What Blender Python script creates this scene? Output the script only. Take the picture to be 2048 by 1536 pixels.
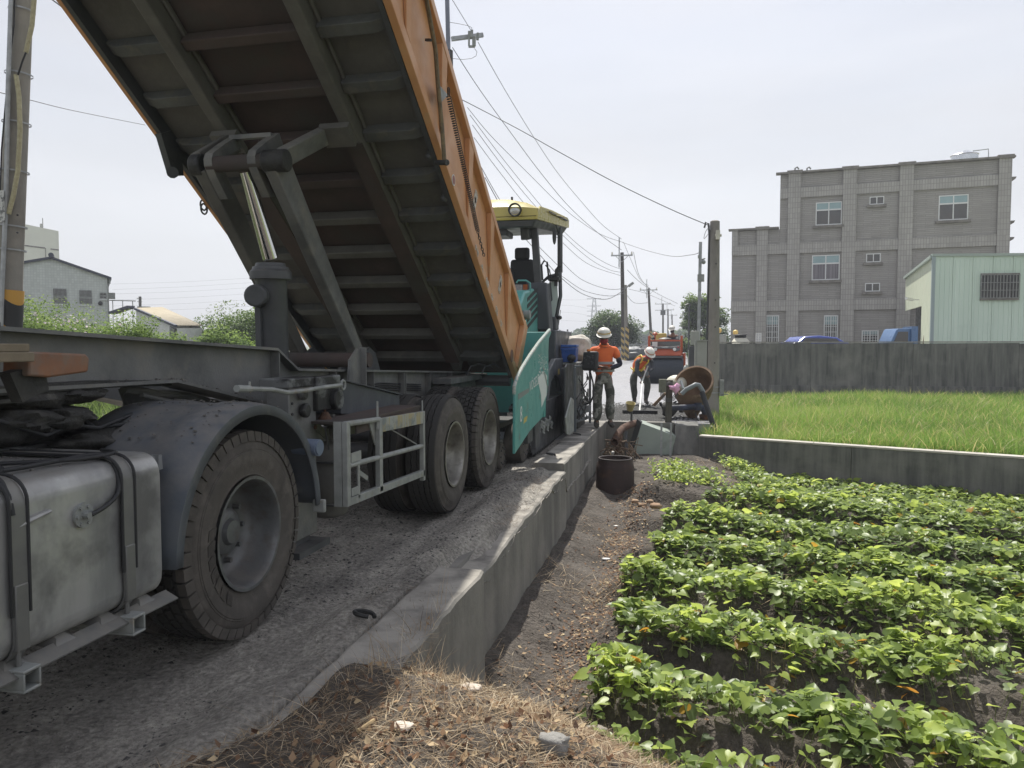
import bpy, math, random
import numpy as np
from math import sin, cos, pi, radians, atan, sqrt
from mathutils import Vector, Matrix, Quaternion
for o in list(bpy.data.objects): bpy.data.objects.remove(o)
SC = bpy.context.scene; COL = SC.collection
random.seed(7); RNG = np.random.default_rng(11)
# ---------------------------------------------------------------- camera
TH = radians(12.6); PH = atan(78/1510); FL = 1510.0
cam = bpy.data.objects.new('camera', bpy.data.cameras.new('camera')); COL.objects.link(cam)
cam.data.sensor_width = 36; cam.data.lens = FL/2048*36
cam.data.clip_start = 0.05; cam.data.clip_end = 4000
cam.location = (0, 0, 1.5); cam.rotation_euler = (pi/2-PH, 0, TH)
SC.camera = cam
# ---------------------------------------------------------------- world, sun, exposure
w = bpy.data.worlds.new('World'); SC.world = w; w.use_nodes = True
nt = w.node_tree; nt.nodes.clear(); N = nt.nodes.new; Lk = nt.links.new
SUN = Vector((-.185, .55, 1)).normalized()
out = N('ShaderNodeOutputWorld'); bg = N('ShaderNodeBackground'); sky = N('ShaderNodeTexSky')
sky.sky_type = 'NISHITA'; sky.sun_disc = False
sky.sun_elevation = math.asin(SUN.z); sky.sun_rotation = math.atan2(SUN.x, SUN.y)
sky.air_density = 1.2; sky.dust_density = 3.0
tc = N('ShaderNodeTexCoord'); mp = N('ShaderNodeMapping'); mp.inputs['Scale'].default_value = (1.2, 1.2, 5)
nz = N('ShaderNodeTexNoise'); nz.inputs['Scale'].default_value = 1.3; nz.inputs['Detail'].default_value = 5
nz.inputs['Roughness'].default_value = .5
sx = N('ShaderNodeSeparateXYZ'); Lk(tc.outputs['Generated'], sx.inputs[0])
hz = N('ShaderNodeMapRange'); hz.inputs['From Min'].default_value = 0.0; hz.inputs['From Max'].default_value = .55
Lk(sx.outputs['Z'], hz.inputs['Value'])
hc = N('ShaderNodeMixRGB'); hc.inputs[1].default_value = (7.1, 7.2, 7.3, 1); hc.inputs[2].default_value = (5.6, 5.75, 6.4, 1)
Lk(hz.outputs[0], hc.inputs[0])
Lk(tc.outputs['Generated'], mp.inputs[0]); Lk(mp.outputs[0], nz.inputs[0])
cr = N('ShaderNodeMapRange'); cr.inputs['From Min'].default_value = .3; cr.inputs['From Max'].default_value = .7
cr.inputs['To Min'].default_value = .66; cr.inputs['To Max'].default_value = 1.0
Lk(nz.outputs[0], cr.inputs['Value'])
n2_ = N('ShaderNodeTexNoise'); n2_.inputs['Scale'].default_value = 1.1; n2_.inputs['Detail'].default_value = 6; m2_ = N('ShaderNodeMapping'); m2_.inputs['Scale'].default_value = (.8, .8, 4.5); m2_.inputs['Location'].default_value = (3.1, 1.2, .4); Lk(tc.outputs['Generated'], m2_.inputs[0]); Lk(m2_.outputs[0], n2_.inputs[0])
r2_ = N('ShaderNodeMapRange'); r2_.inputs['From Min'].default_value = .35; r2_.inputs['From Max'].default_value = .65; r2_.inputs['To Min'].default_value = .84; r2_.inputs['To Max'].default_value = 1.07; Lk(n2_.outputs[0], r2_.inputs['Value'])
hv_ = N('ShaderNodeHueSaturation'); Lk(hc.outputs[0], hv_.inputs['Color']); Lk(r2_.outputs[0], hv_.inputs['Value'])
mx = N('ShaderNodeMixRGB'); Lk(cr.outputs[0], mx.inputs[0]); Lk(sky.outputs[0], mx.inputs[1]); Lk(hv_.outputs[0], mx.inputs[2])
Lk(mx.outputs[0], bg.inputs[0]); bg.inputs[1].default_value = 0.1; Lk(bg.outputs[0], out.inputs[0])
sun = bpy.data.objects.new('sun', bpy.data.lights.new('sun', 'SUN')); COL.objects.link(sun)
sun.data.energy = 4.9; sun.data.angle = radians(.8); sun.data.color = (1, .96, .88)
sun.rotation_euler = SUN.to_track_quat('Z', 'Y').to_euler()
SC.view_settings.view_transform = 'Standard'; SC.view_settings.look = 'None'
SC.view_settings.exposure = 0.40; SC.view_settings.gamma = 1; SC.view_settings.use_curve_mapping = False
# ---------------------------------------------------------------- geometry helpers
CF = np.array([-sin(TH)*cos(PH), cos(TH)*cos(PH), -sin(PH)]); CR = np.array([cos(TH), sin(TH), 0.]); CU = np.cross(CR, CF)
C0 = np.array([0, 0, 1.5])
def ray(px, py): return CF*FL + CR*(px-1024) - CU*(py-768)
def onp(px, py, ax, v):
    d = ray(px, py); return C0 + d*((v-C0[ax])/d[ax])
def AX(px, py, x): return onp(px, py, 0, x)
def AY(px, py, y): return onp(px, py, 1, y)
def AZ(px, py, z): return onp(px, py, 2, z)
def AD(px, py, d):
    q = ray(px, py); return C0 + q*(d/(q @ np.array([-sin(TH), cos(TH), 0])))
def cw(X, Y, z=0): return np.array([X*cos(TH)-Y*sin(TH), X*sin(TH)+Y*cos(TH), z])
V = lambda p: Vector([float(a) for a in p])
class MB:
    def __init__(s): s.v = []; s.f = []
    def add(s, vs, fs):
        n = len(s.v); s.v += [tuple(float(c) for c in a) for a in vs]; s.f += [tuple(i+n for i in f) for f in fs]; return s
    def box(s, x0, x1, y0, y1, z0, z1):
        vs = [(x, y, z) for x in (x0, x1) for y in (y0, y1) for z in (z0, z1)]
        return s.add(vs, [(0,1,3,2),(4,6,7,5),(0,4,5,1),(2,3,7,6),(0,2,6,4),(1,5,7,3)])
    def hexa(s, b, t):      # two quads, bottom and top
        return s.add(list(b)+list(t), [(3,2,1,0),(4,5,6,7),(0,1,5,4),(1,2,6,5),(2,3,7,6),(3,0,4,7)])
    def beam(s, p0, p1, wd, ht, up=(0,0,1), w1=None, h1=None):
        p0 = V(p0); p1 = V(p1); d = (p1-p0).normalized(); u = Vector(up)
        if abs(d.dot(u)) > .98: u = Vector((0,1,0))
        r = d.cross(u).normalized(); u = r.cross(d); w1 = wd if w1 is None else w1; h1 = ht if h1 is None else h1
        q = lambda p, a, b: [p-r*a/2-u*b/2, p+r*a/2-u*b/2, p+r*a/2+u*b/2, p-r*a/2+u*b/2]
        return s.hexa(q(p0, wd, ht), q(p1, w1, h1))
    def cyl(s, p0, p1, r0, r1=None, n=16, cap=True):
        r1 = r0 if r1 is None else r1; return s.tube([p0, p1], [r0, r1], n, cap)
    def tube(s, pts, r, n=8, cap=True):
        P = [V(p) for p in pts]; m = len(P); R = r if hasattr(r, '__len__') else [r]*m
        base = len(s.v); u = None
        for i, p in enumerate(P):
            d = (P[min(i+1, m-1)]-P[max(i-1, 0)]).normalized()
            if u is None:
                u = Vector((0,0,1)) if abs(d.z) < .9 else Vector((1,0,0))
            a = d.cross(u).normalized(); u = a.cross(d).normalized()
            for k in range(n):
                t = 2*pi*k/n; s.v.append(tuple(p+a*cos(t)*R[i]+u*sin(t)*R[i]))
        for i in range(m-1):
            for k in range(n):
                a = base+i*n+k; b = base+i*n+(k+1) % n; s.f.append((a, b, b+n, a+n))
        if cap:
            s.f.append(tuple(base+k for k in range(n))[::-1]); s.f.append(tuple(base+(m-1)*n+k for k in range(n)))
        return s
    def lathe(s, prof, o=(0,0,0), ax=(0,0,1), n=32, a0=0, a1=2*pi):   # prof: (along axis, radius)
        o = V(o); A = Vector(ax).normalized(); U = A.orthogonal().normalized() if abs(A.x) < .9 else Vector((0,1,0)); W = A.cross(U)
        full = abs(a1-a0-2*pi) < 1e-6; m = n if full else n+1; base = len(s.v)
        for h, r in prof:
            for k in range(m):
                t = a0+(a1-a0)*k/n; s.v.append(tuple(o+A*h+U*(r*cos(t))+W*(r*sin(t))))
        for i in range(len(prof)-1):
            for k in range(n):
                a = base+i*m+k; b = base+i*m+((k+1) % m if full else k+1); s.f.append((a, b, b+m, a+m))
        return s
    def prism(s, poly, d, off):    # planar polygon (3d points) extruded by vector off
        n = len(poly); q = [V(p) for p in poly]; o = V(off)
        return s.add(q+[p+o for p in q], [tuple(range(n))[::-1], tuple(range(n, 2*n))]+[(i, (i+1) % n, n+(i+1) % n, n+i) for i in range(n)])
    def ball(s, c, r, n=12, m=8, sc=(1,1,1), lo=0.):
        c = V(c); base = len(s.v)
        for j in range(m+1):
            t = pi*(lo+(1-lo)*j/m) if lo else pi*j/m
            for k in range(n):
                p = 2*pi*k/n; s.v.append((c.x+r*sc[0]*sin(t)*cos(p), c.y+r*sc[1]*sin(t)*sin(p), c.z+r*sc[2]*cos(t)))
        for j in range(m):
            for k in range(n):
                a = base+j*n+k; b = base+j*n+(k+1) % n; s.f.append((a, a+n, b+n, b))
        return s
def setp(o, label=None, cat=None, group=None, kind=None):
    if label: o['label'] = label
    if cat: o['category'] = cat
    if group: o['group'] = group
    if kind: o['kind'] = kind
    return o
def rootloc(p):
    v = Vector((0,0,0))
    while p: v = v + p.location; p = p.parent
    return v
def fin(me, ang=35):
    me.shade_smooth(); me.set_sharp_from_angle(angle=radians(ang))
def ob(name, mb, mat, parent=None, loc=None, bev=0, seg=2, local=False, smooth=35, label=None):
    me = bpy.data.meshes.new(name)
    o = bpy.data.objects.new(name, me); COL.objects.link(o)
    if loc is not None: o.location = V(loc)
    if parent: o.parent = parent
    off = Vector((0,0,0)) if local else rootloc(o)
    me.from_pydata([(a[0]-off.x, a[1]-off.y, a[2]-off.z) for a in mb.v], [], mb.f)
    import bmesh
    bm = bmesh.new(); bm.from_mesh(me); bmesh.ops.recalc_face_normals(bm, faces=bm.faces); bm.to_mesh(me); bm.free()
    for m in (mat if isinstance(mat, (list, tuple)) else [mat]): me.materials.append(m)
    fin(me, smooth)
    if bev:
        b = o.modifiers.new('bevel', 'BEVEL'); b.width = bev; b.segments = seg; b.limit_method = 'ANGLE'; b.angle_limit = radians(40)
    if label: o['label'] = label
    return o
def thing(name, loc, label, cat, group=None, rz=0):
    o = bpy.data.objects.new(name, None); COL.objects.link(o); o.location = V(loc); o.rotation_euler.z = rz
    o.empty_display_size = .2
    return setp(o, label, cat, group)
def copy_tree(o, parent=None):
    c = o.copy(); COL.objects.link(c); c.parent = parent
    for ch in list(o.children): copy_tree(ch, c)
    return c
def npmesh(name, v, f, mat, col=None, parent=None, smooth=False):
    v = np.asarray(v, np.float32); f = np.asarray(f, np.int32); k = f.shape[1]
    me = bpy.data.meshes.new(name); me.vertices.add(len(v)); me.vertices.foreach_set('co', v.ravel())
    me.loops.add(f.size); me.loops.foreach_set('vertex_index', f.ravel())
    me.polygons.add(len(f)); me.polygons.foreach_set('loop_start', np.arange(0, f.size, k, dtype=np.int32))
    me.polygons.foreach_set('loop_total', np.full(len(f), k, np.int32))
    me.update(calc_edges=True)
    if col is not None:
        at = me.attributes.new('tint', 'FLOAT', 'POINT'); at.data.foreach_set('value', np.asarray(col, np.float32))
    me.materials.append(mat)
    if smooth: me.shade_smooth()
    o = bpy.data.objects.new(name, me); COL.objects.link(o); o.parent = parent
    return o
# ---------------------------------------------------------------- materials
def M(name, c1, c2=None, sc=6, rough=.7, metal=0, bump=0., bsc=40, mapping=(1,1,1), c3=None, sc3=1.5, t3=(.5,.7), spec=.4, coat=0, dust=None, rv=.15, det=6, band=(.35,.65), fine=None, bd=.02):
    m = bpy.data.materials.new(name); m.use_nodes = True; t = m.node_tree; b = t.nodes['Principled BSDF']
    n = t.nodes.new; l = t.links.new
    g = n('ShaderNodeTexCoord'); mpn = n('ShaderNodeMapping'); mpn.inputs['Scale'].default_value = mapping
    oi = n('ShaderNodeObjectInfo'); 
    l(g.outputs['Object'], mpn.inputs[0])
    def noise(s, d=det, vec=mpn.outputs[0]):
        q = n('ShaderNodeTexNoise'); q.inputs['Scale'].default_value = s; q.inputs['Detail'].default_value = d; q.inputs['Roughness'].default_value = .6
        l(vec, q.inputs['Vector']); return q
    def rng(sock, a, bb, c=0, d=1):
        q = n('ShaderNodeMapRange'); q.inputs['From Min'].default_value = a; q.inputs['From Max'].default_value = bb
        q.inputs['To Min'].default_value = c; q.inputs['To Max'].default_value = d; l(sock, q.inputs['Value']); return q.outputs[0]
    def mix(f, a, bb):
        q = n('ShaderNodeMixRGB')
        for i, x in ((0, f), (1, a), (2, bb)):
            if hasattr(x, 'is_linked') or hasattr(x, 'links'): l(x, q.inputs[i])
            elif i == 0: q.inputs[0].default_value = x
            else: q.inputs[i].default_value = (*x, 1)
        return q.outputs[0]
    col = c1
    n1 = noise(sc)
    if c2 is not None: col = mix(rng(n1.outputs[0], *band), c1, c2)
    if c3 is not None:
        n3 = noise(sc3, 8, g.outputs['Object']); col = mix(rng(n3.outputs[0], *t3), col, c3)
    if dust is not None:   # dust settled on upward faces
        ge = n('ShaderNodeNewGeometry'); sp = n('ShaderNodeSeparateXYZ'); l(ge.outputs['Normal'], sp.inputs[0])
        nd = noise(9, 6, g.outputs['Object']); mm = n('ShaderNodeMath'); mm.operation = 'MULTIPLY'
        l(rng(sp.outputs['Z'], .1, .95, .12, 1), mm.inputs[0]); l(rng(nd.outputs[0], .3, .6), mm.inputs[1]); col = mix(mm.outputs[0], col, dust)
    if isinstance(col, tuple): b.inputs['Base Color'].default_value = (*col, 1)
    else: l(col, b.inputs['Base Color'])
    l(rng(n1.outputs[0], .3, .7, max(0, rough-rv), min(1, rough+rv)), b.inputs['Roughness'])
    b.inputs['Metallic'].default_value = metal; b.inputs['Specular IOR Level'].default_value = spec
    if coat: b.inputs['Coat Weight'].default_value = coat; b.inputs['Coat Roughness'].default_value = .15
    if fine:
        nf = noise(fine[0], 3, g.outputs['Object']); hv = n('ShaderNodeHueSaturation'); l(rng(nf.outputs[0], .3, .7, 1-fine[1], 1+fine[1]), hv.inputs['Value']); src = b.inputs['Base Color'].links[0].from_socket; l(src, hv.inputs['Color']); l(hv.outputs[0], b.inputs['Base Color'])
    if bump:
        nb = noise(bsc, 8, g.outputs['Object']); bp = n('ShaderNodeBump'); bp.inputs['Strength'].default_value = bump
        bp.inputs['Distance'].default_value = bd; l(nb.outputs[0], bp.inputs['Height']); l(bp.outputs[0], b.inputs['Normal'])
    return m
def LEAF(name, ramp, trans=.45, rough=.45, spec=.5):
    m = bpy.data.materials.new(name); m.use_nodes = True; t = m.node_tree; b = t.nodes['Principled BSDF']; n = t.nodes.new; l = t.links.new
    a = n('ShaderNodeAttribute'); a.attribute_name = 'tint'; r = n('ShaderNodeValToRGB')
    e = r.color_ramp.elements
    while len(e) < len(ramp): e.new(.5)
    for i, (p, c) in enumerate(ramp): e[i].position = p; e[i].color = (*c, 1)
    l(a.outputs['Fac'], r.inputs[0]); l(r.outputs[0], b.inputs['Base Color'])
    b.inputs['Roughness'].default_value = rough; b.inputs['Specular IOR Level'].default_value = spec
    tr = n('ShaderNodeBsdfTranslucent'); hs = n('ShaderNodeHueSaturation'); hs.inputs['Saturation'].default_value = 1.0; hs.inputs['Value'].default_value = 1.7
    hs.inputs['Hue'].default_value = .485
    l(r.outputs[0], hs.inputs['Color']); l(hs.outputs[0], tr.inputs[0])
    ms = n('ShaderNodeMixShader'); ms.inputs[0].default_value = trans; l(b.outputs[0], ms.inputs[1]); l(tr.outputs[0], ms.inputs[2])
    l(ms.outputs[0], t.nodes['Material Output'].inputs[0]); return m
def TILE(name, c, mortar, bw, bh, off=0., msz=.012, ax='XZ'):
    m = M(name, c, tuple(x*.88 for x in c), sc=1.3, rough=.5, mapping=(1,1,.35)); t = m.node_tree; b = t.nodes['Principled BSDF']; n = t.nodes.new; l = t.links.new
    g = n('ShaderNodeTexCoord'); s = n('ShaderNodeSeparateXYZ'); cb = n('ShaderNodeCombineXYZ'); l(g.outputs['Object'], s.inputs[0])
    l(s.outputs[ax[0]], cb.inputs[0]); l(s.outputs[ax[1]], cb.inputs[1])
    br = n('ShaderNodeTexBrick'); br.offset = off; br.inputs['Scale'].default_value = 1; br.inputs['Brick Width'].default_value = bw
    br.inputs['Row Height'].default_value = bh; br.inputs['Mortar Size'].default_value = msz; br.inputs['Mortar'].default_value = (*mortar, 1)
    br.inputs['Bias'].default_value = 0
    src = b.inputs['Base Color'].links[0].from_socket
    hv = n('ShaderNodeHueSaturation'); hv.inputs['Value'].default_value = .86; l(src, hv.inputs['Color']); l(src, br.inputs['Color1']); l(hv.outputs[0], br.inputs['Color2'])
    l(cb.outputs[0], br.inputs[0]); l(br.outputs[0], b.inputs['Base Color'])
    bp = n('ShaderNodeBump'); bp.inputs['Strength'].default_value = .6; bp.inputs['Distance'].default_value = .01; bp.invert = True
    l(br.outputs['Fac'], bp.inputs['Height']); l(bp.outputs[0], b.inputs['Normal']); return m
DUSTC = (.20, .185, .165)
m_steel = M('painted_steel_grey', (.148,.15,.147), (.095,.098,.098), sc=3, rough=.55, bump=.2, bsc=60, dust=(.20,.19,.17), c3=(.185,.175,.155), sc3=5, t3=(.5,.72), band=(.4,.6))
m_under = M('bed_underside', (.135,.13,.118), (.085,.082,.076), sc=2.5, rough=.75, bump=.25, bsc=30, c3=(.17,.16,.14), sc3=5, t3=(.5,.8))
m_red = M('rusty_floor_plate', (.082,.057,.050), (.055,.046,.043), sc=1.5, rough=.8, bump=.2, bsc=25, c3=(.075,.068,.06), sc3=3, t3=(.5,.75))
m_orange = M('orange_paint', (.60,.30,.135), (.50,.235,.10), sc=2.2, rough=.45, bump=.06, bsc=50, c3=(.42,.30,.18), sc3=5, t3=(.62,.8), dust=(.38,.28,.19))
m_orange2 = M('faded_orange_paint', (.25,.115,.06), (.17,.09,.06), sc=4, rough=.6, c3=(.16,.14,.12), sc3=7, t3=(.5,.7))
m_tyre = M('tyre_rubber', (.055,.05,.046), (.075,.068,.06), sc=4, rough=.85, bump=.25, bsc=70, c3=(.105,.093,.08), sc3=7, t3=(.5,.75), spec=.2)
m_tyreb = M('tread_rubber', (.038,.037,.036), (.052,.05,.047), sc=6, rough=.85, bump=.3, bsc=60, spec=.2)
m_side = M('tyre_sidewall', (.095,.085,.076), (.072,.066,.06), sc=5, rough=.8, bump=.15, bsc=90, c3=(.125,.112,.10), sc3=9, t3=(.5,.7), spec=.2)
m_rim = M('rim_steel', (.14,.145,.15), (.09,.095,.10), sc=6, rough=.5, metal=.35, bump=.1, dust=(.15,.14,.13), c3=(.10,.09,.08), sc3=12, t3=(.5,.7))
m_rim2 = M('bright_rim', (.30,.29,.26), (.18,.17,.155), sc=6, rough=.45, metal=.5, bump=.1, c3=(.14,.125,.11), sc3=10, t3=(.5,.7))
m_guard = M('mudguard_plastic', (.075,.088,.105), (.095,.105,.118), sc=3, rough=.5, mapping=(1,3,1), bump=.08, c3=(.16,.16,.155), sc3=9, t3=(.58,.8), dust=(.15,.145,.14))
m_tank = M('tank_aluminium', (.42,.42,.41), (.25,.255,.255), sc=3.2, rough=.40, metal=.35, mapping=(1,1,.3), bump=.04, band=(.4,.6), c3=(.15,.15,.155), sc3=3.2, t3=(.5,.68), dust=(.28,.27,.255))
m_black = M('black_rubber', (.018,.019,.021), (.03,.03,.032), rough=.6)
m_grease = M('greasy_black', (.012,.013,.014), (.05,.048,.044), sc=9, rough=.6, bump=.5, bsc=30)
m_greyd = M('dark_grey_paint', (.072,.075,.08), (.05,.053,.057), sc=4, rough=.45, bump=.05, dust=(.12,.115,.11))
m_lgrey = M('light_grey_steel', (.30,.31,.30), (.2,.21,.2), sc=7, rough=.5, c3=(.22,.18,.13), sc3=12, t3=(.58,.75), bump=.08)
m_green = M('pump_green_paint', (.10,.34,.31), (.085,.29,.27), sc=3, rough=.38, c3=(.14,.2,.18), sc3=6, t3=(.58,.75), spec=.5)
m_yel = M('yellow_canopy', (.52,.43,.10), (.46,.38,.09), sc=2, rough=.3, coat=.4)
m_chrome = M('chrome', (.62,.62,.6), None, rough=.08, metal=1, rv=.03)
m_white = M('white_paint', (.72,.72,.70), (.6,.6,.58), rough=.45)
m_glass = M('dark_glass', (.05,.06,.065), None, rough=.08, rv=.02, spec=.8)
m_rust = M('rust', (.11,.055,.032), (.06,.035,.026), sc=5, rough=.85, bump=.4, bsc=25, c3=(.2,.1,.05), sc3=8, t3=(.55,.75))
m_pole = M('concrete_pole', (.27,.255,.23), (.2,.185,.165), sc=3, rough=.85, mapping=(1,1,.25), bump=.1, c3=(.33,.3,.26), sc3=2, t3=(.5,.8))
m_poled = M('dark_pole', (.07,.06,.055), (.05,.045,.04), sc=3, rough=.8)
m_galv = M('galvanised', (.38,.39,.4), (.28,.29,.3), sc=8, rough=.45, metal=.4)
m_wire = M('wire', (.09,.09,.1), None, rough=.6)
m_conc = M('wall_concrete', (.21,.20,.18), (.13,.125,.115), sc=4, rough=.9, mapping=(1,1,.14), bump=.35, bsc=22, c3=(.26,.245,.22), sc3=1.7, t3=(.45,.75))
m_conct = M('wall_top_concrete', (.33,.31,.28), (.24,.225,.2), sc=5, rough=.9, bump=.4, bsc=30, c3=(.15,.145,.135), sc3=4, t3=(.5,.68))
m_concd = M('stained_concrete', (.185,.18,.168), (.085,.086,.082), sc=4.6, rough=.9, mapping=(1.6,1.6,.16), bump=.3, bsc=18, c3=(.25,.24,.22), sc3=1.1, t3=(.5,.8), band=(.33,.66))
m_concl = M('sunlit_concrete', (.50,.47,.43), (.4,.37,.33), sc=5, rough=.9, bump=.25)  # low wall top: sunlight painted in as a paler concrete colour
USE_HAZE = 1
# ================================================================ SETTING
def vnoise(x, y, s, seed=0):
    r = np.random.default_rng(seed); g = r.random((64, 64)); x = np.asarray(x)*s; y = np.asarray(y)*s
    xi = np.floor(x).astype(int); yi = np.floor(y).astype(int); fx = x-xi; fy = y-yi
    fx = fx*fx*(3-2*fx); fy = fy*fy*(3-2*fy); a = lambda i, j: g[(xi+i) % 64, (yi+j) % 64]
    return (a(0,0)*(1-fx)+a(1,0)*fx)*(1-fy)+(a(0,1)*(1-fx)+a(1,1)*fx)*fy - .5
def fbm(x, y, s, o=4, seed=0): return sum(vnoise(x, y, s*2**k, seed+k)/2**k for k in range(o))
def sstep(a, b, t): t = np.clip((t-a)/(b-a), 0, 1); return t*t*(3-2*t)
# low wall between the vine field and the rice
LW0 = np.array([.33, 13.75]); LW1 = np.array([4.8, 12.1]); LWD = (LW1-LW0)/np.linalg.norm(LW1-LW0); LWN = np.array([-LWD[1], LWD[0]])
def rowc(x, y): return (np.asarray(y)+.27*(np.asarray(x)+.5)-4.25)/1.22
def mound(x, y):
    yb = 3.45-(x+1.3)*.16+fbm(x, y, 1.1, 3, 5)*.35
    return 1-sstep(-.6, .95, y-yb)
def soil_h(x, y):
    x = np.asarray(x, float); y = np.asarray(y, float)
    r = rowc(x, y+.12*fbm(x, y, .8, 2, 9)); rd = .5-.5*np.cos(2*pi*r)
    ridge = .18*sstep(.15, .85, rd)*sstep(-.85, -.35, x+.12*fbm(x, y, 1.5, 2, 3))*(1-sstep(11.2, 12.3, y+.36*(x+1)))
    base = -.86 + .12*sstep(8, 11.5, y) + .02*fbm(x, y, 2, 3, 1) - .02*sstep(3, 8, y)
    wallslope = .17*(1-sstep(-1.3, -.85, x+.18*fbm(x, y, 1.3, 3, 2)))
    h = base+ridge+wallslope+.035*fbm(x, y, 5, 4, 4)
    pump = sstep(9.6, 12.4, y+.25*fbm(x,y,1,3,8))*(1-sstep(.3, 1.7, x))*.28
    h = h+pump*sstep(-1.35,-.7,x)
    m = mound(x, y); top = .10-.29*sstep(-1.3, .7, x)+.06*fbm(x, y, 1.5, 4, 12)
    return h*(1-m)+top*m
def grid(name, x0, x1, y0, y1, st, hf, mat):
    xs = np.arange(x0, x1+st/2, st); ys = np.arange(y0, y1+st/2, st); X, Y = np.meshgrid(xs, ys, indexing='ij'); Z = hf(X, Y)
    n, m = X.shape; i = np.arange(n*m).reshape(n, m)
    f = np.stack([i[:-1,:-1], i[1:,:-1], i[1:,1:], i[:-1,1:]], -1).reshape(-1, 4)
    o = npmesh(name, np.stack([X, Y, Z], -1).reshape(-1, 3), f, mat, smooth=True); setp(o, kind='structure'); return o
m_soil = M('field_soil', (.118,.100,.084), (.068,.058,.049), sc=3, rough=.95, bump=1, bsc=30, c3=(.15,.134,.117), sc3=2.2, t3=(.5,.75), fine=(26,.3), bd=.05)
m_far = M('far_fields', (.11,.16,.045), (.15,.17,.07), sc=.03, rough=.95, c3=(.10,.11,.055), sc3=.012, t3=(.45,.6))
m_dirt = M('road_dirt', (.35,.325,.285), (.205,.19,.17), sc=2.2, rough=.95, bump=1.0, bsc=32, c3=(.42,.39,.34), sc3=3.1, t3=(.52,.75), mapping=(1.8,.45,1), fine=(38,.42), bd=.05)
m_fresh = M('fresh_asphalt', (.27,.27,.285), (.22,.22,.235), sc=1.2, rough=.4, bump=.5, bsc=60, spec=.6, mapping=(2,.4,1))
g = MB(); g.box(-1500, 1500, -300, 2500, -1.6, -1.0); o = ob('ground', g, m_far); setp(o, kind='structure')
grid("field_soil", -1.35, 12.5, .9, 13.95, .042, soil_h, m_soil)
g = MB(); g.box(-1.35, 13, -4, .9, -.6, -.14); o = ob('field_edge_ground', g, m_soil); setp(o, kind='structure')
def bank_h(x, y):
    t = np.minimum(1, np.minimum((x+1.32+(3.2-y)*.50+.22*fbm(x, y, 1.5, 3, 14))/.3, (3.3-y+.4*fbm(x, y, 1.4, 3, 15))/.35)); b = .10-.20*(1-sstep(0, 1, t))+.03*fbm(x, y, 3, 4, 16); k = sstep(-1.62, -1.40, x); return b*(1-k)+k*soil_h(np.maximum(x, -1.35), y)
grid('mound_edge_soil', -2.6, -1.30, .9, 4.2, .035, bank_h, m_soil)
def road_h(x, y):
    rut = -.035*np.exp(-((x+2.15)/.28)**2)-.03*np.exp(-((x+4.2)/.3)**2)
    inB = sstep(4.55, 4.7, y)*(1-sstep(8.9, 9.05, y)); edge = .045*np.exp(-((x+1.66)/.16)**2)*(1+2*fbm(x, y, 1.6, 3, 36))-.28*np.where(y < 4.7, sstep(-1.56, -1.52, x), sstep(-1.76, -1.72, x))*(1-inB)+inB*sstep(-1.72, -1.5, x)*(-.035+.10*fbm(x, y, 2.3, 4, 35)-.06*sstep(-1.5, -1.36, x)-.085*(1-sstep(4.7, 6.4, y)))
    return .0+rut*.6+edge+.028*fbm(x, y*.6, 1.4, 4, 21)+.016*fbm(x, y, 9, 3, 30)-.25*sstep(-6.3, -7.4, x) if False else rut*.6+edge+.028*fbm(x, y*.6, 1.4, 4, 21)+.02*fbm(x, y, 9, 3, 30)+.022*fbm(x*2.2, y*.35, 2.2, 3, 33)
grid('road', -7, -1.345, -1, 11.6, .035, road_h, m_dirt)
g = MB(); g.box(-7, -1.52, -1, 14.5, -1.3, -.06); g.box(-7, .6, 14.6, 30, -1.3, -.03); g.box(-7,-1.5,-9,-1,-1.3,0)
o = ob('road_bed', g, m_conc); setp(o, kind='structure')
def rise(y): return .012*max(0, y-34)
g = MB(); ys = [11.6, 14.58]+[14.59]+list(range(18, 300, 6))
for a, b in zip(ys[:-1], ys[1:]):
    if b-a < .05: continue
    xr = -1.42 if b < 14.6 else .55; hl = .02
    for (x0, x1) in ((-7, xr),):
        za, zb = min(rise(a), 1.0), min(rise(b), 1.0)
        g.hexa([(x0,a,-1.0),(x1,a,-1.0),(x1,b,-1.0),(x0,b,-1.0)], [(x0,a,za+hl),(x1,a,za+hl),(x1,b,zb+hl),(x0,b,zb+hl)])
o = ob('asphalt_road', g, m_fresh); setp(o, kind='structure')
# rough black hot mix patches left round the paver and the raker
m_mix = M('hot_mix', (.022,.022,.023), (.04,.04,.04), sc=20, rough=.75, bump=1, bsc=60)
def clods(name, n, fx, mat, smin, smax, label, kind='stuff', seed=1, flat=.5):
    r = np.random.default_rng(seed); P = fx(r, n); n = len(P)
    base = np.array([(1,0,0),(-.5,.87,0),(-.5,-.87,0),(0,0,1)], float)
    vs = base[None]*(r.uniform(smin, smax, (n,1,1)))*r.uniform(.6,1.3,(n,4,3)); vs[:,:,2] *= flat
    a = r.uniform(0, 2*pi, n); c, s_ = np.cos(a)[:,None], np.sin(a)[:,None]
    x = vs[:,:,0]*c-vs[:,:,1]*s_; y = vs[:,:,0]*s_+vs[:,:,1]*c; vs[:,:,0] = x; vs[:,:,1] = y; vs[:,:,2] -= .002
    vs += P[:,None,:]; f = (np.arange(n)[:,None,None]*4+np.array([(0,1,3),(1,2,3),(2,0,3)])[None]).reshape(-1,3)
    o = npmesh(name, vs.reshape(-1,3), f, mat, r.random(n).repeat(4)); setp(o, kind=kind); 
    if label: o['label'] = label
    return o
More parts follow.
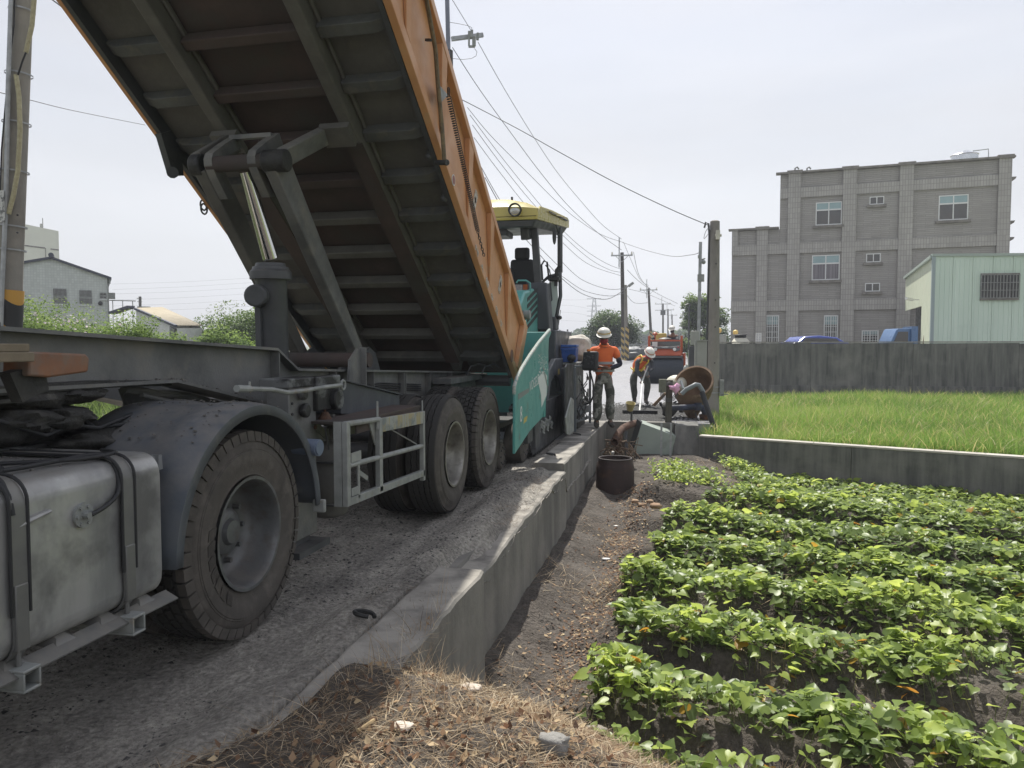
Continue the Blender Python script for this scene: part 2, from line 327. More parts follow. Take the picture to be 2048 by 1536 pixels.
def sc_mix(r, n):
    x = r.normal(-.75, .5, n); y = r.normal(17.1, .9, n); k = (x > -1.9)&(x < .5)&(y > 14.7)
    x2 = r.uniform(-1.75, -.2, n//3); y2 = 14.75+np.abs(r.normal(0, .5, n//3))
    x = np.r_[x[k], x2]; y = np.r_[y[k], y2]; return np.stack([x, y, np.full(len(x), .02)], 1)
o = clods('asphalt_spill', 9000, sc_mix, m_mix, .015, .05, 'black loose hot mix scattered on the new road beside the pump', seed=3); o['category'] = 'asphalt mix'
def sc_grav(r, n):
    y = r.uniform(1.6, 11.5, n); x = r.uniform(-6.8, -1.55, n); k = fbm(x*1.6, y*.5, 1.1, 3, 44) > -.12; x, y = x[k], y[k]
    return np.stack([x, y, road_h(x, y)], 1)
m_crumb = M('black_crumbs', (.045,.044,.043), (.08,.075,.07), sc=9, rough=.9)
m_grav = M('gravel_bits', (.06,.058,.055), (.14,.13,.115), sc=7, rough=.9, bump=.3)
o = clods('road_gravel', 52000, sc_grav, m_grav, .003, .012, 'loose dark gravel and crumbs over the dirt road', seed=4); o['category'] = 'gravel'
o = clods('road_crumbs', 7000, sc_grav, m_crumb, .006, .021, 'black asphalt crumbs dropped along the dirt road', seed=14); o['category'] = 'gravel'
def sc_clod(r, n):
    x = r.uniform(-1.3, 5, n); y = r.uniform(2.5, 13, n); k = (fbm(x, y, 1.6, 3, 47) > -.05)&(mound(x, y) < .5); x, y = x[k], y[k]; return np.stack([x, y, soil_h(x, y)], 1)
o = clods('soil_clods', 15000, sc_clod, m_soil, .005, .024, 'crumbled grey soil clods on the ridges of the vine field', seed=5); o['category'] = 'soil'
# retaining wall of cast segments
def wall_seg(x0, x1, y0, y1, zt0, zt1, zb=-1.35):
    n = max(2, int((y1-y0)/.12)); mb = MB(); r = random.Random(int(y0*10))
    xs = [x0, x0+.02, x1-.012, x1]; 
    for i in range(n+1):
        y = y0+(y1-y0)*i/n; zt = zt0+(zt1-zt0)*i/n+r.uniform(-.006,.006); j = r.uniform(-.006,.006)
        mb.v += [(x0,y,zb),(x0,y,zt-.01),(x0+.02,y,zt),(x1-.014+j,y,zt+r.uniform(-.004,.004)),(x1+j,y,zt-.014),(x1+.012,y,zb)]
    for i in range(n):
        for k in range(5): a = i*6+k; mb.f.append((a, a+1, a+7, a+6))
    mb.f += [tuple(range(6)), tuple(n*6+k for k in range(6))[::-1]]; return mb
def WALLM():
    m = M('retaining_concrete', (.20,.19,.17), (.12,.115,.105), sc=4, rough=.9, mapping=(1,1,.1), bump=.4, bsc=22, c3=(.25,.235,.21), sc3=1.7, t3=(.45,.75))
    t = m.node_tree; b = t.nodes['Principled BSDF']; n = t.nodes.new; l = t.links.new
    ge = n('ShaderNodeNewGeometry'); sp = n('ShaderNodeSeparateXYZ'); l(ge.outputs['Normal'], sp.inputs[0])
    mr = n('ShaderNodeMapRange'); mr.inputs['From Min'].default_value = .6; mr.inputs['From Max'].default_value = .9; l(sp.outputs['Z'], mr.inputs['Value'])
    mixn = n('ShaderNodeMixRGB'); l(mr.outputs[0], mixn.inputs[0]); l(b.inputs['Base Color'].links[0].from_socket, mixn.inputs[1])
    nz2 = n('ShaderNodeTexNoise'); nz2.inputs['Scale'].default_value = 4; nz2.inputs['Detail'].default_value = 8; g2 = n('ShaderNodeTexCoord'); l(g2.outputs['Object'], nz2.inputs[0])
    rp = n('ShaderNodeValToRGB'); rp.color_ramp.elements[0].position = .38; rp.color_ramp.elements[0].color = (.16,.15,.135,1); rp.color_ramp.elements[1].position = .6; rp.color_ramp.elements[1].color = (.33,.31,.275,1)
    l(nz2.outputs[0], rp.inputs[0]); l(rp.outputs[0], mixn.inputs[2]); l(mixn.outputs[0], b.inputs['Base Color']); return m
m_rw = WALLM()
rw = thing('retaining_wall', (-1.4, 8, -1), 'grey concrete retaining wall along the dirt road above the vine field', 'retaining wall')
segs = [(-1.54,-1.215,.5,4.62,.055,.06),(-1.72,-1.335,4.64,6.4,-.125,-.05),(-1.72,-1.338,6.42,8.98,-.05,-.02),(-1.74,-1.36,9.0,10.98,.07,.06),(-1.78,-1.38,11.0,14.5,.06,.05)]
for s_ in segs: ob('wall_segment', wall_seg(*s_), m_rw, rw, smooth=20)
hk = [(-1.62,9.55,.075),(-1.6,11.9,.065),(-1.60,3.62,.075)]
for k, p in enumerate(hk):
    mb = MB(); pts = [(p[0]+.055*cos(a), p[1]+.03*sin(a), p[2]+.008+.02*max(0, sin(a*.5))) for a in np.linspace(0, 2*pi*.85, 14)]; mb.tube(pts, .012, 6)
    ob('lifting_loop', mb, m_grease, rw)
# end wall across the ditch with its sloping pier
ew = thing('ditch_end_wall', (-.6, 14.8, -1), 'concrete end wall closing the ditch below the pump', 'wall')
mb = MB(); mb.box(-1.42, -.10, 14.55, 14.9, -1.35, .03); ob('wall_face', mb, m_conc, ew, bev=.01)
mb = MB(); mb.hexa([(-.2,13.75,-1.3),(.42,13.7,-1.3),(.42,14.9,-1.3),(-.2,14.9,-1.3)], [(-.08,14.1,.035),(.33,14.1,.035),(.33,14.9,.035),(-.08,14.9,.035)]); ob('pier', mb, m_concd, ew, bev=.012)
# low field wall
lw = thing('field_wall', (LW0[0], LW0[1], -1), 'low dark concrete wall with its top coloured as sunlit between vines and rice', 'wall')
mb = MB(); a = LW0; b = LW0+LWD*12.5
nn = LWN*.16; P = lambda q, z: (q[0], q[1], z)
for k in range(5):
    q0 = a+LWD*(12.5*k/5+.004); q1 = a+LWD*(12.5*(k+1)/5-.004); mb = MB()
    mb.hexa([P(q0,-1.2),P(q1,-1.2),P(q1+nn,-1.2),P(q0+nn,-1.2)], [P(q0,-.135),P(q1,-.135),P(q1+nn,-.135),P(q0+nn,-.135)]); ob('wall_panel', mb, m_concd, lw)
q0 = a; q1 = b; mb = MB(); e = LWN*.01
mb.hexa([P(q0-e,-.133),P(q1-e,-.133),P(q1+nn+e,-.133),P(q0+nn+e,-.133)], [P(q0-e,-.10),P(q1-e,-.10),P(q1+nn+e,-.10),P(q0+nn+e,-.10)]); ob('coping', mb, m_concl, lw, bev=.006)
# high boundary wall behind the rice
HW0 = AD(1425, 700, 25.8)[:2]; HW1 = AD(2048, 700, 24.3)[:2]; HD = (HW1-HW0)/np.linalg.norm(HW1-HW0); HN = np.array([-HD[1], HD[0]])
HW = lambda s_, z, off=0: (*(HW0+HD*s_+HN*off), z)
hw = thing('boundary_wall', HW(0, -1), 'tall dark stained concrete wall behind the rice field', 'wall')
for k in range(7):
    s0, s1 = k*3.2+.005, k*3.2+3.195; mb = MB()
    mb.hexa([HW(s0,-1),HW(s1,-1),HW(s1,-1,.2),HW(s0,-1,.2)], [HW(s0,1.55),HW(s1,1.57),HW(s1,1.57,.2),HW(s0,1.55,.2)]); ob('wall_panel', mb, m_concd, hw)
    mb = MB(); mb.hexa([HW(s0,-1,-.1),HW(s1,-1,-.1),HW(s1,-1,-.002),HW(s0,-1,-.002)], [HW(s0,.15,-.06),HW(s1,.15,-.06),HW(s1,.15,-.002),HW(s0,.15,-.002)]); ob('footing', mb, m_concd, hw)
mb = MB(); mb.hexa([HW(0,1.572,-.02),HW(22.4,1.592,-.02),HW(22.4,1.592,.22),HW(0,1.572,.22)], [HW(0,1.61,-.02),HW(22.4,1.63,-.02),HW(22.4,1.63,.22),HW(0,1.61,.22)]); ob('coping', mb, m_conct, hw)
# paddy ground, yard behind the wall, verge on the left
m_mud = M('paddy_mud', (.06,.075,.03), (.05,.05,.03), sc=2, rough=.9)
mb = MB(); q = [LW0+nn, LW0+LWD*16+nn, HW0+HD*20, np.array([.6, 26.5]), np.array([.6,15.])]
mb.prism([P(c, -.5) for c in q], 0, (0,0,-.4)); o = ob('paddy_ground', mb, m_mud); setp(o, kind='structure')
mb = MB(); mb.prism([HW(-.5,-.3,.25),HW(30,-.3,.25),cw(60,60,-.3),cw(14,60,-.3)], 0, (0,0,-.5)); o = ob('yard_ground', mb, m_conct); setp(o, kind='structure')
mb = MB(); mb.prism([(-60,-20,-.25),(-7.0,-20,-.25),(-7.0,80,-.25),(-60,80,-.25)], 0, (0,0,-.9)); o = ob('verge_ground', mb, m_mud); setp(o, kind='structure')
def text(s, name, size, p, ex, ez, mat, par, ext=.001, align='LEFT'):
    cu = bpy.data.curves.new('t', 'FONT'); cu.body = s; cu.size = size; cu.extrude = ext; cu.align_x = align; cu.resolution_u = 2
    t = bpy.data.objects.new('t', cu); COL.objects.link(t); bpy.context.view_layer.update()
    me = bpy.data.meshes.new_from_object(t.evaluated_get(bpy.context.evaluated_depsgraph_get())); bpy.data.objects.remove(t)
    ex = V(ex).normalized(); ez = V(ez).normalized(); nn_ = ex.cross(ez)
    M4 = Matrix((( ex.x, ez.x, nn_.x, 0),(ex.y, ez.y, nn_.y, 0),(ex.z, ez.z, nn_.z, 0),(0,0,0,1)))
    me.transform(M4); me.name = name; o = bpy.data.objects.new(name, me); COL.objects.link(o); o.parent = par; o.location = V(p)-rootloc(par)
    me.materials.clear(); me.materials.append(mat); return o
# ================================================================ WHEELS
def tyre_mb(R, w, n=48):     # carcass, outer face at x=0, axis +x, lathe along -x
    ri = R*.545; p = [(-.012,ri),(-.004,ri+.012),(-.006,ri+.022),(.006,R*.66),(.011,R*.74),(.008,R*.80),(.004,R*.805),(.005,R*.82),(.001,R*.825),(-.002,R*.86),(-.008,R*.885),(-.014,R*.90),(-.016,R*.94),(-.03,R*.953)]
    q = [(-w-a, r) for a, r in reversed(p)]; return MB().lathe(p+q, ax=(1,0,0), n=n)
def tread_block(R, w, n=46, h=.022):
    mb = MB(); rows = [(-.018,-.066,0),(-.073,-.118,.5),(-.125,-w+.125,.1),(-w+.118,-w+.073,.6),(-w+.066,-w+.010,.2)]
    for (x0, x1, st) in rows:
        for i in range(n):
            a = 2*pi*(i+st)/n; da = 2*pi/n*.42; sk = .012 if abs(x0) > .1 else -.01
            def pt(x, t, r): return (x, r*cos(t), r*sin(t))
            bt = [pt(x0,a-da,R-h),pt(x1,a-da+sk,R-h),pt(x1,a+da+sk,R-h),pt(x0,a+da,R-h)]
            d2 = da*.93; e = .003 if x1 < x0 else -.003
            o0 = .010 if x0 == -.018 else 0; o1 = .012 if x1 == -w+.010 else 0
            tp = [pt(x0-e+0,a-d2,R-o0),pt(x1+e,a-d2+sk,R-o1),pt(x1+e,a+d2+sk,R-o1),pt(x0-e,a+d2,R-o0)]
            mb.hexa(bt, tp)
    return mb
def shoulder_blocks(R, w, n=46):
    mb = MB()
    for i in range(n):
        a = 2*pi*i/n; da = 2*pi/n*.44; pt = lambda x, t, r: (x, r*cos(t), r*sin(t))
        mb.hexa([pt(-.001,a-da,R*.895),pt(-.001,a+da,R*.895),pt(-.05,a+da,R*.90),pt(-.05,a-da,R*.90)],[pt(-.010,a-da*.95,R-.006),pt(-.010,a+da*.95,R-.006),pt(-.05,a+da*.95,R-.001),pt(-.05,a-da*.95,R-.001)])
    return mb
def tread_rib(R, w, n=96):
    mb = MB(); ribs = [(-.02,-.068),(-.076,-.116),(-.124,-.164),(-.172,-.212),(-.22,-w+.02)]; base = 0
    for j, (x0, x1) in enumerate(ribs):
        prof = []; b0 = len(mb.v)
        for k in range(n+1):
            a = 2*pi*k/n; z = (.0035 if k % 2 else -.0035)
            xa = x0+(z if j else 0); xb = x1+(z if j < 4 else 0); e0 = .012 if j == 0 else 0; e1 = .012 if j == 4 else 0
            for x, r in ((xa,R-.02),(xa-.001,R-e0),(xb+.001,R-e1),(xb,R-.02)): mb.v.append((x, r*cos(a), r*sin(a)))
        for k in range(n):
            for i in range(3): q = b0+k*4+i; mb.f.append((q, q+1, q+5, q+4))
    return mb
def rim_parts(par, R, mat, deep=.17, holes=8):
    ri = R*.545
    prof = [(-.002,ri-.004),(.008,ri+.004),(.008,ri-.012),(-.004,ri-.02),(-.03,ri-.026),(-.07,ri-.034),(-deep+.03,ri-.045),(-deep,ri-.07),(-deep-.015,ri*.62),(-deep-.01,ri*.48),(-deep-.03,ri*.40),(-deep-.03,.0)]
    ob('rim', MB().lathe(prof, ax=(1,0,0), n=40), mat, par, local=True, bev=0)
    hb = MB().lathe([(-deep-.03,.125),(-deep+.035,.12),(-deep+.05,.10),(-deep+.052,.07),(-deep+.075,.06),(-deep+.078,.0)], ax=(1,0,0), n=24)
    ob('hub', hb, mat, par, local=True)
    for k in range(10):
        a = 2*pi*k/10; c = (ri*.60*cos(a), ri*.60*sin(a)); ob('wheel_nut', MB().cyl((-deep-.02,*c), (-deep+.024,*c), .017, .014, 6), mat, par, local=True)
WH = {}
def wheel(kind, par, loc, outer=True):
    key = (kind, outer)
    if key not in WH:
        R, w = .53, .29
        t = bpy.data.objects.new('wheel', tmp_mesh()); COL.objects.link(t)
        # the wheel part itself is the tyre; tread and rim are its sub-parts
        me = ob('tyre_tmp', tyre_mb(R, w), m_side, None, local=True); t.data = me.data; t.data.name = 'tyre'; bpy.data.objects.remove(me)
        ob('tread', tread_block(R, w) if kind == 'block' else tread_rib(R, w), m_tyreb, t, local=True, smooth=25)
        if kind == 'block': ob('shoulder_tread', shoulder_blocks(R, w), m_side, t, local=True, smooth=25)
        rim_parts(t, R, m_rim if kind == 'block' else m_rim2) if outer else ob('rim', MB().lathe([(-.01,R*.54),(-.1,R*.5),(-.2,R*.5),(-.28,R*.54)], ax=(1,0,0), n=32), m_rim, t, local=True)
        if kind == 'block' and outer:
            for k_, ch_r in enumerate('EZ0L'):
                a_ = radians(-2-k_*11.5); ra = R*.80; cc_ = (.009, ra*cos(a_), ra*sin(a_)); text(ch_r, 'raised_letter', .055, cc_, (0,-sin(a_)*-1 if 0 else sin(a_),-cos(a_)), (0,cos(a_),sin(a_)), m_side, t, .002)
            mbt = MB()
            for k_ in range(7):
                a_ = radians(165+k_*11); q0_, q1_ = R*.60, R*.70; dd_ = radians(4); mbt.prism([(.0095,q0_*cos(a_-dd_),q0_*sin(a_-dd_)),(.0095,q0_*cos(a_+dd_),q0_*sin(a_+dd_)),(.0095,q1_*cos(a_+2*dd_),q1_*sin(a_+2*dd_)),(.0095,q1_*cos(a_),q1_*sin(a_))],0,(.003,0,0))
            ob('sidewall_pattern', mbt, m_tyre, t, local=True)
        WH[key] = t; o = t
    else: o = copy_tree(WH[key])
    o.parent = par; o.location = V(loc)-rootloc(par); return o
def tmp_mesh(): return bpy.data.meshes.new('tmp')
# ================================================================ TRACTOR UNIT
tr = thing('tractor_truck', (-3.2, 3.45, 0), 'rear end of a dusty grey road tractor with aluminium fuel tank and curved mudguard', 'truck')
xo = -2.15
wheel('block', tr, (xo, 3.45, .535)); wheel('block', tr, (xo-.34, 3.45, .535), False)
for x in (-4.25+.29+.0, -4.25+.29-.34): wheel('block', tr, (x, 3.45, .535), False)
ob('axle', MB().cyl((-2.4,3.45,.53),(-4.1,3.45,.53),.09,None,16).ball((-3.2,3.45,.55),.24), m_greyd, tr)
# frame rails
for x in (-2.78, -3.66):
    mb = MB(); mb.box(x-.035, x+.035, -1.2, 4.15, .80, .86); mb.box(x-.02,x+.02,-1.2,4.15,.60,.80); mb.box(x-.035,x+.035,-1.2,4.15,.55,.60); ob('frame_rail', mb, m_grease, tr, bev=.004)
mb = MB(); mb.box(-3.66,-2.78,3.9,4.0,.6,.84); mb.box(-3.66,-2.78,2.6,2.75,.6,.84); mb.box(-3.66,-2.78,1.3,1.4,.6,.84); ob('cross_member', mb, m_grease, tr)
# fifth wheel plate, ramp shaped, greasy, with a worn bare patch
mb = MB(); mb.hexa([(-3.65,2.3,1.02),(-2.75,2.3,1.02),(-2.75,3.2,1.02),(-3.65,3.2,1.02)],[(-3.65,2.3,1.17),(-2.75,2.3,1.17),(-2.75,3.1,1.17),(-3.65,3.1,1.17)])
mb.hexa([(-3.55,3.2,.98),(-2.85,3.2,.98),(-2.95,3.6,.86),(-3.45,3.6,.86)],[(-3.55,3.1,1.17),(-2.85,3.1,1.17),(-2.95,3.6,.93),(-3.45,3.6,.93)])
mb.box(-3.6,-2.8,2.5,3.0,.86,1.02); ob('fifth_wheel', mb, m_grease, tr, bev=.015)
mb = MB(); mb.hexa([(-2.92,2.2,.86),(-2.70,2.2,.86),(-2.70,3.35,.86),(-2.92,3.35,.86)],[(-2.88,2.3,1.07),(-2.72,2.3,1.07),(-2.72,3.25,1.08),(-2.88,3.25,1.08)]); 
m_smear = M('grease_smeared_steel', (.13,.135,.135), (.02,.02,.02), sc=2.6, rough=.5, mapping=(1,1,1.8), band=(.47,.53), bump=.3, bsc=14)
ob('coupling_bracket', mb, m_smear, tr, bev=.01)
mb = MB().box(-2.69,-2.60,.4,3.0,.84,.88).box(-2.68,-2.62,2.0,2.9,.62,.84); ob('step_plate', mb, m_grease, tr)
# mudguard: wide half round shell
def arc_shell(yc, zc, x0, x1, r, t, a0, a1, n=26, bulge=.0):
    mb = MB(); xs = [(x1, -.05),(x1, 0),(x1-.06,.012),(x1-.20,.016),(x1-.24,.006),(x1-.40,.006),(x1-.44,.016),(x0+.06,.012),(x0,0),(x0,-.04)]
    for i in range(n+1):
        a = a0+(a1-a0)*i/n
        for x, dr in xs: mb.v.append((x, yc+(r+dr)*cos(a), zc+(r+dr)*sin(a)))
    k = len(xs)
    for i in range(n):
        for j in range(k-1): q = i*k+j; mb.f.append((q, q+1, q+k+1, q+k))
    return mb
m_shellob = ob('mudguard', arc_shell(3.45, .53, -2.80, -2.09, .665, .02, radians(2), radians(179)), m_guard, tr, smooth=50)
sd = m_shellob.modifiers.new('solid', 'SOLIDIFY'); sd.thickness = .012
mb = MB().hexa([(-2.30,2.84,.96),(-2.2,2.83,.96),(-2.2,2.86,.96),(-2.30,2.88,.96)],[(-2.28,2.86,1.02),(-2.22,2.86,1.02),(-2.22,2.88,1.02),(-2.28,2.88,1.02)]); mb.cyl((-2.25,2.80,.99),(-2.25,2.87,1.0),.022,None,8); ob('bracket', mb, m_smear, m_shellob)
mb = MB().cyl((-2.06,4.04,.90),(-2.22,4.06,.90),.05,None,20).cyl((-2.055,4.04,.90),(-2.08,4.04,.90),.042,None,20); ob('marker_lamp', mb, M('lamp_blue_grey', (.13,.16,.22), None, rough=.4), tr)
mb = MB().box(-2.14,-2.06,4.10,4.13,.50,.58); ob('mudguard_clip', mb, m_lgrey, tr, bev=.01)
# fuel tank: rounded box, axis along y
def rrect(x0, x1, z0, z1, r, n=7):
    pts = []
    for cx, cz, a0 in ((x1-r,z1-r,0),(x0+r,z1-r,pi/2),(x0+r,z0+r,pi),(x1-r,z0+r,1.5*pi)):
        for k in range(n+1): a = a0+pi/2*k/n; pts.append((cx+r*cos(a), cz+r*sin(a)))
    return pts
def rtank(x0, x1, y0, y1, z0, z1, r):
    mb = MB(); rings = [(y0, .05),(y0+.012,.02),(y0+.04,.0),(y1-.04,.0),(y1-.012,.02),(y1,.05)]
    for y, ins in rings: mb.v += [(x, y, z) for x, z in rrect(x0+ins, x1-ins, z0+ins, z1-ins, r-ins*.3)]
    k = len(mb.v)//len(rings)
    for i in range(len(rings)-1):
        for j in range(k): mb.f.append((i*k+j, i*k+(j+1) % k, (i+1)*k+(j+1) % k, (i+1)*k+j))
    mb.f += [tuple(range(k))[::-1], tuple((len(rings)-1)*k+j for j in range(k))]; return mb
tz0, tz1, tx0, tx1 = .46, 1.055, -2.78, -2.11
tank = ob('fuel_tank', rtank(tx0, tx1, .55, 2.76, tz0, tz1, .085), m_tank, tr, smooth=40)
def strap(y, wd, name='strap', g=.006):
    mb = MB(); p = rrect(tx0-g, tx1+g, tz0-g, tz1+g, .09, 7); q = rrect(tx0-g-.008, tx1+g+.008, tz0-g-.008, tz1+g+.008, .096, 7); k = len(p)
    for (ya, s) in ((y-wd/2,1),(y+wd/2,-1)): mb.v += [(a, ya, b) for a, b in p]+[(a, ya, b) for a, b in q]
    for j in range(k):
        j2 = (j+1) % k; mb.f += [(k+j,k+j2,3*k+j2,3*k+j),(j,j2,k+j2,k+j),(2*k+j,2*k+j2,3*k+j2,3*k+j)]
    return ob(name, mb, m_lgrey if wd < .1 else m_tank, tank)
m_str = M('strap_steel', (.17,.172,.168), (.12,.12,.12), sc=4, rough=.5, metal=.3, dust=(.2,.19,.17))
for y in (2.02, 2.52):
    s_ = strap(y, .058); s_.data.materials[0] = m_str
    mb = MB()
    for sgn in (-1, 1):
        pts = [(x, y+sgn*.035, z) for x, z in rrect(tx0, tx1+.016, tz0+.05, tz1+.016, .09)][0:12]
        pts = [(tx1+.014, y+sgn*.035, .62)]+[(tx1-.07+.085*cos(a), y+sgn*.035, tz1-.07+.085*sin(a)) for a in np.linspace(0, pi/2, 8)]+[(tx0+.1, y+sgn*.035, tz1+.014)]
        mb.tube(pts, .006, 6)
    ob('strap_rubber', mb, m_black, tank)
    mb = MB(); mb.box(tx1+.002,tx1+.02,y-.026,y+.026,.50,.72); mb.cyl((tx1-.005,y,.40),(tx1-.005,y,.52),.010,None,8); ob('strap_buckle', mb, m_str, tank, bev=.004)
    mb = MB()   # square hollow support bar under the tank
    for (a, b, c, d) in ((.37,.38,-.035,.035),(.435,.445,-.035,.035),(.38,.435,-.035,-.027),(.38,.435,.027,.035)): mb.box(-2.75, tx1+.05, y+c, y+d, a, b)
    ob('support_bar', mb, m_lgrey, tank, bev=.003)
mb = MB()
mb.hexa([(tx1-.02,.4,.435),(tx1+.03,.4,.42),(tx1+.03,2.78,.42),(tx1-.02,2.78,.435)],[(tx1-.03,.4,.455),(tx1+.03,.4,.425),(tx1+.03,2.78,.425),(tx1-.03,2.78,.455)])
for i in range(10): y = .7+i*.21; mb.hexa([(tx1-.10,y,.45),(tx1+.0,y,.435),(tx1+.0,y+.11,.435),(tx1-.10,y+.11,.45)],[(tx1-.08,y+.03,.49),(tx1-.03,y+.03,.465),(tx1-.03,y+.08,.465),(tx1-.08,y+.08,.49)])
ob('tank_cradle', mb, m_str, tank)
mb = MB().cyl((tx1,2.30,.885),(tx1+.012,2.30,.885),.045,None,20)
for k in range(6): a = k*pi/3; mb.cyl((tx1+.01,2.30+.034*cos(a),.885+.034*sin(a)),(tx1+.018,2.30+.034*cos(a),.885+.034*sin(a)),.007,None,6)
mb.cyl((tx1+.01,2.30,.885),(tx1+.035,2.30,.885),.013,None,8); ob('level_sender', mb, m_lgrey, tank)
mb = MB().cyl((-2.2,1.80,1.04),(-2.17,1.78,1.09),.062,.058,24); ob('filler_cap', mb, m_lgrey, tank, bev=.006)
mb = MB().tube([AX(20,1062,tx1+.004), AX(60,1040,tx1+.006), AX(100,1022,tx1+.004)], [.008,.012,.008], 8); ob('dent_ridge', mb, m_tank, tank)
mb = MB()   # loose hoses on the tank top
def hose(pts, r=.012, zz=tz1+.018):
    P = [(p[0], p[1], p[2] if len(p) > 2 else zz) for p in pts]; Q = []
    for i in range(len(P)-1):
        a = P[max(i-1,0)]; b = P[i]; c = P[i+1]; d = P[min(i+2,len(P)-1)]
        for t in np.linspace(0, 1, 6, endpoint=False):
            Q.append(tuple(.5*(2*b[k]+(c[k]-a[k])*t+(2*a[k]-5*b[k]+4*c[k]-d[k])*t*t+(3*b[k]-a[k]-3*c[k]+d[k])*t**3) for k in range(3)))
    Q.append(P[-1]); return mb.tube(Q, r, 8)
hose([(-2.62,1.5),(-2.5,1.9),(-2.36,2.15),(-2.22,2.05),(-2.28,1.8),(-2.45,1.55),(-2.5,1.2)])
hose([(-2.55,1.3),(-2.38,1.75),(-2.25,2.1),(-2.24,2.35),(-2.20,2.50),(-2.125,2.49,tz1-.03),(-2.098,2.47,.94),(-2.092,2.40,.90),(-2.08,2.31,.885)], .009)
hose([(-2.7,1.6),(-2.6,2.0),(-2.4,2.22),(-2.2,2.38),(-2.19,2.56),(-2.3,2.62)], .008)
hose([(-2.3,1.2),(-2.2,1.7),(-2.17,1.98),(-2.12,2.0,tz1-.03),(-2.098,2.0,.95)], .010)
ob('air_hose', mb, m_black, tr, smooth=60)
# ================================================================ DUMP TRAILER
tl = thing('dump_trailer', (-3.25, 7, 0), 'grey steel dump semi-trailer with its orange bed raised high over the road', 'dump trailer')
for y in (6.42, 7.68):
    for k, (x, o) in enumerate(((-1.96, True), (-2.30, False), (-4.20, False), (-4.54, False))):
        wheel('rib' if y < 7 else 'block', tl, (x, y, .53), o)
    mb = MB().cyl((-2.2,y,.53),(-4.5,y,.53),.075,None,14); ob('axle', mb, m_greyd, tl)
bpy.context.view_layer.update()
for o in list(tl.children):      # the second axle's rims are the bright ones too
    if o.name.startswith('wheel'):
        for c in o.children:
            if c.name.startswith('rim') or c.name.startswith('hub') or c.name.startswith('wheel_nut'):
                c.data = c.data.copy() if c.data.materials[0] is m_rim else c.data; c.data.materials[0] = m_rim2
zt = lambda y: 1.335-.0393*(y-4.87)    # top of the rear chassis
zg = lambda y: 1.57-.045*(y-2.63)
def ibeam(xc, s, par):
    # goose neck: web, top flange, bottom flange; then step down; rear chassis
    mb = MB(); x0, x1 = xc-.075, xc+.075; P = lambda x, y, z: (x, y, z)
    mb.hexa([P(x0,-1,zg(-1)-.018),P(x1,-1,zg(-1)-.018),P(x1,4.62,zg(4.62)-.018),P(x0,4.62,zg(4.62)-.018)],[P(x0,-1,zg(-1)),P(x1,-1,zg(-1)),P(x1,4.62,zg(4.62)),P(x0,4.62,zg(4.62))])
    mb.hexa([P(x0,4.62,zg(4.62)-.018),P(x1,4.62,zg(4.62)-.018),P(x1,4.90,zt(4.9)-.018),P(x0,4.90,zt(4.9)-.018)],[P(x0,4.62,zg(4.62)),P(x1,4.62,zg(4.62)),P(x1,4.90,zt(4.9)),P(x0,4.90,zt(4.9))])
    mb.hexa([P(x0,4.90,zt(4.9)-.018),P(x1,4.90,zt(4.9)-.018),P(x1,9.6,zt(9.6)-.018),P(x0,9.6,zt(9.6)-.018)],[P(x0,4.90,zt(4.9)),P(x1,4.90,zt(4.9)),P(x1,9.6,zt(9.6)),P(x0,9.6,zt(9.6))])
    ob('top_flange', mb, m_steel, par)
    mb = MB(); xw = xc; t = .012
    poly = [(xw-t/2,-1,zg(-1)-.018),(xw-t/2,4.62,zg(4.62)-.018),(xw-t/2,4.9,zt(4.9)-.018),(xw-t/2,9.6,zt(9.6)-.018),(xw-t/2,9.6,.93),(xw-t/2,5.0,.98),(xw-t/2,4.42,1.13),(xw-t/2,3.54,1.315),(xw-t/2,-1,1.36)]
    mb.prism(poly, 0, (t,0,0)); w_ = ob('beam_web', mb, m_steel, par, smooth=20)
    mb = MB(); ln = [(-1,1.345),(3.54,1.30),(4.42,1.115),(5.0,.965),(9.6,.915)]
    for (ya, za), (yb, zb) in zip(ln[:-1], ln[1:]): mb.hexa([P(x0-.03,ya,za),P(x1+.03,ya,za),P(x1+.03,yb,zb),P(x0-.03,yb,zb)],[P(x0-.03,ya,za+.016),P(x1+.03,ya,za+.016),P(x1+.03,yb,zb+.016),P(x0-.03,yb,zb+.016)])
    ob('bottom_flange', mb, m_steel, par)
    for y in (4.64, 5.5, 6.25, 7.0, 7.05, 7.8, 8.6):
        z1 = (zg(y) if y < 4.8 else zt(y))-.02; mb = MB().box(xc+.007, xc+.07, y, y+.012, 1.08 if y < 4.8 else .94, z1); ob('stiffener', mb, m_steel, par)
ibeam(-2.72, 1, tl); ibeam(-3.78, 1, tl)
for y in (3.3, 4.5, 5.4, 6.6, 8.2): ob('cross_tube', MB().box(-3.77,-2.73,y,y+.1,1.0,1.14) if y > 4 else MB().box(-3.77,-2.73,y,y+.1,1.36,1.46), m_steel, tl)
ob('skid_plate', MB().box(-3.9,-2.62,-.8,3.0,1.30,1.335).hexa([(-3.85,3.0,1.30),(-2.62,3.0,1.30),(-2.7,3.6,1.28),(-3.75,3.6,1.28)],[(-3.85,3.0,1.335),(-2.62,3.0,1.335),(-2.7,3.6,1.31),(-3.75,3.6,1.31)]), m_grease, tl)
for x in (-2.78,):
    ob('brace_tube', MB().tube([(x-.02,3.35,1.27),(x-.02,3.9,1.20),(x-.01,4.55,1.03)],.022,8).tube([(x+.05,3.4,1.24),(x+.05,4.4,1.02)],.012,8), m_steel, tl)
ob('gusset_plate', MB().prism([(-3.0,3.55,1.26),(-3.0,4.0,1.20),(-3.0,3.95,1.05),(-3.0,3.62,1.1)],0,(.02,0,0)), m_steel, tl)
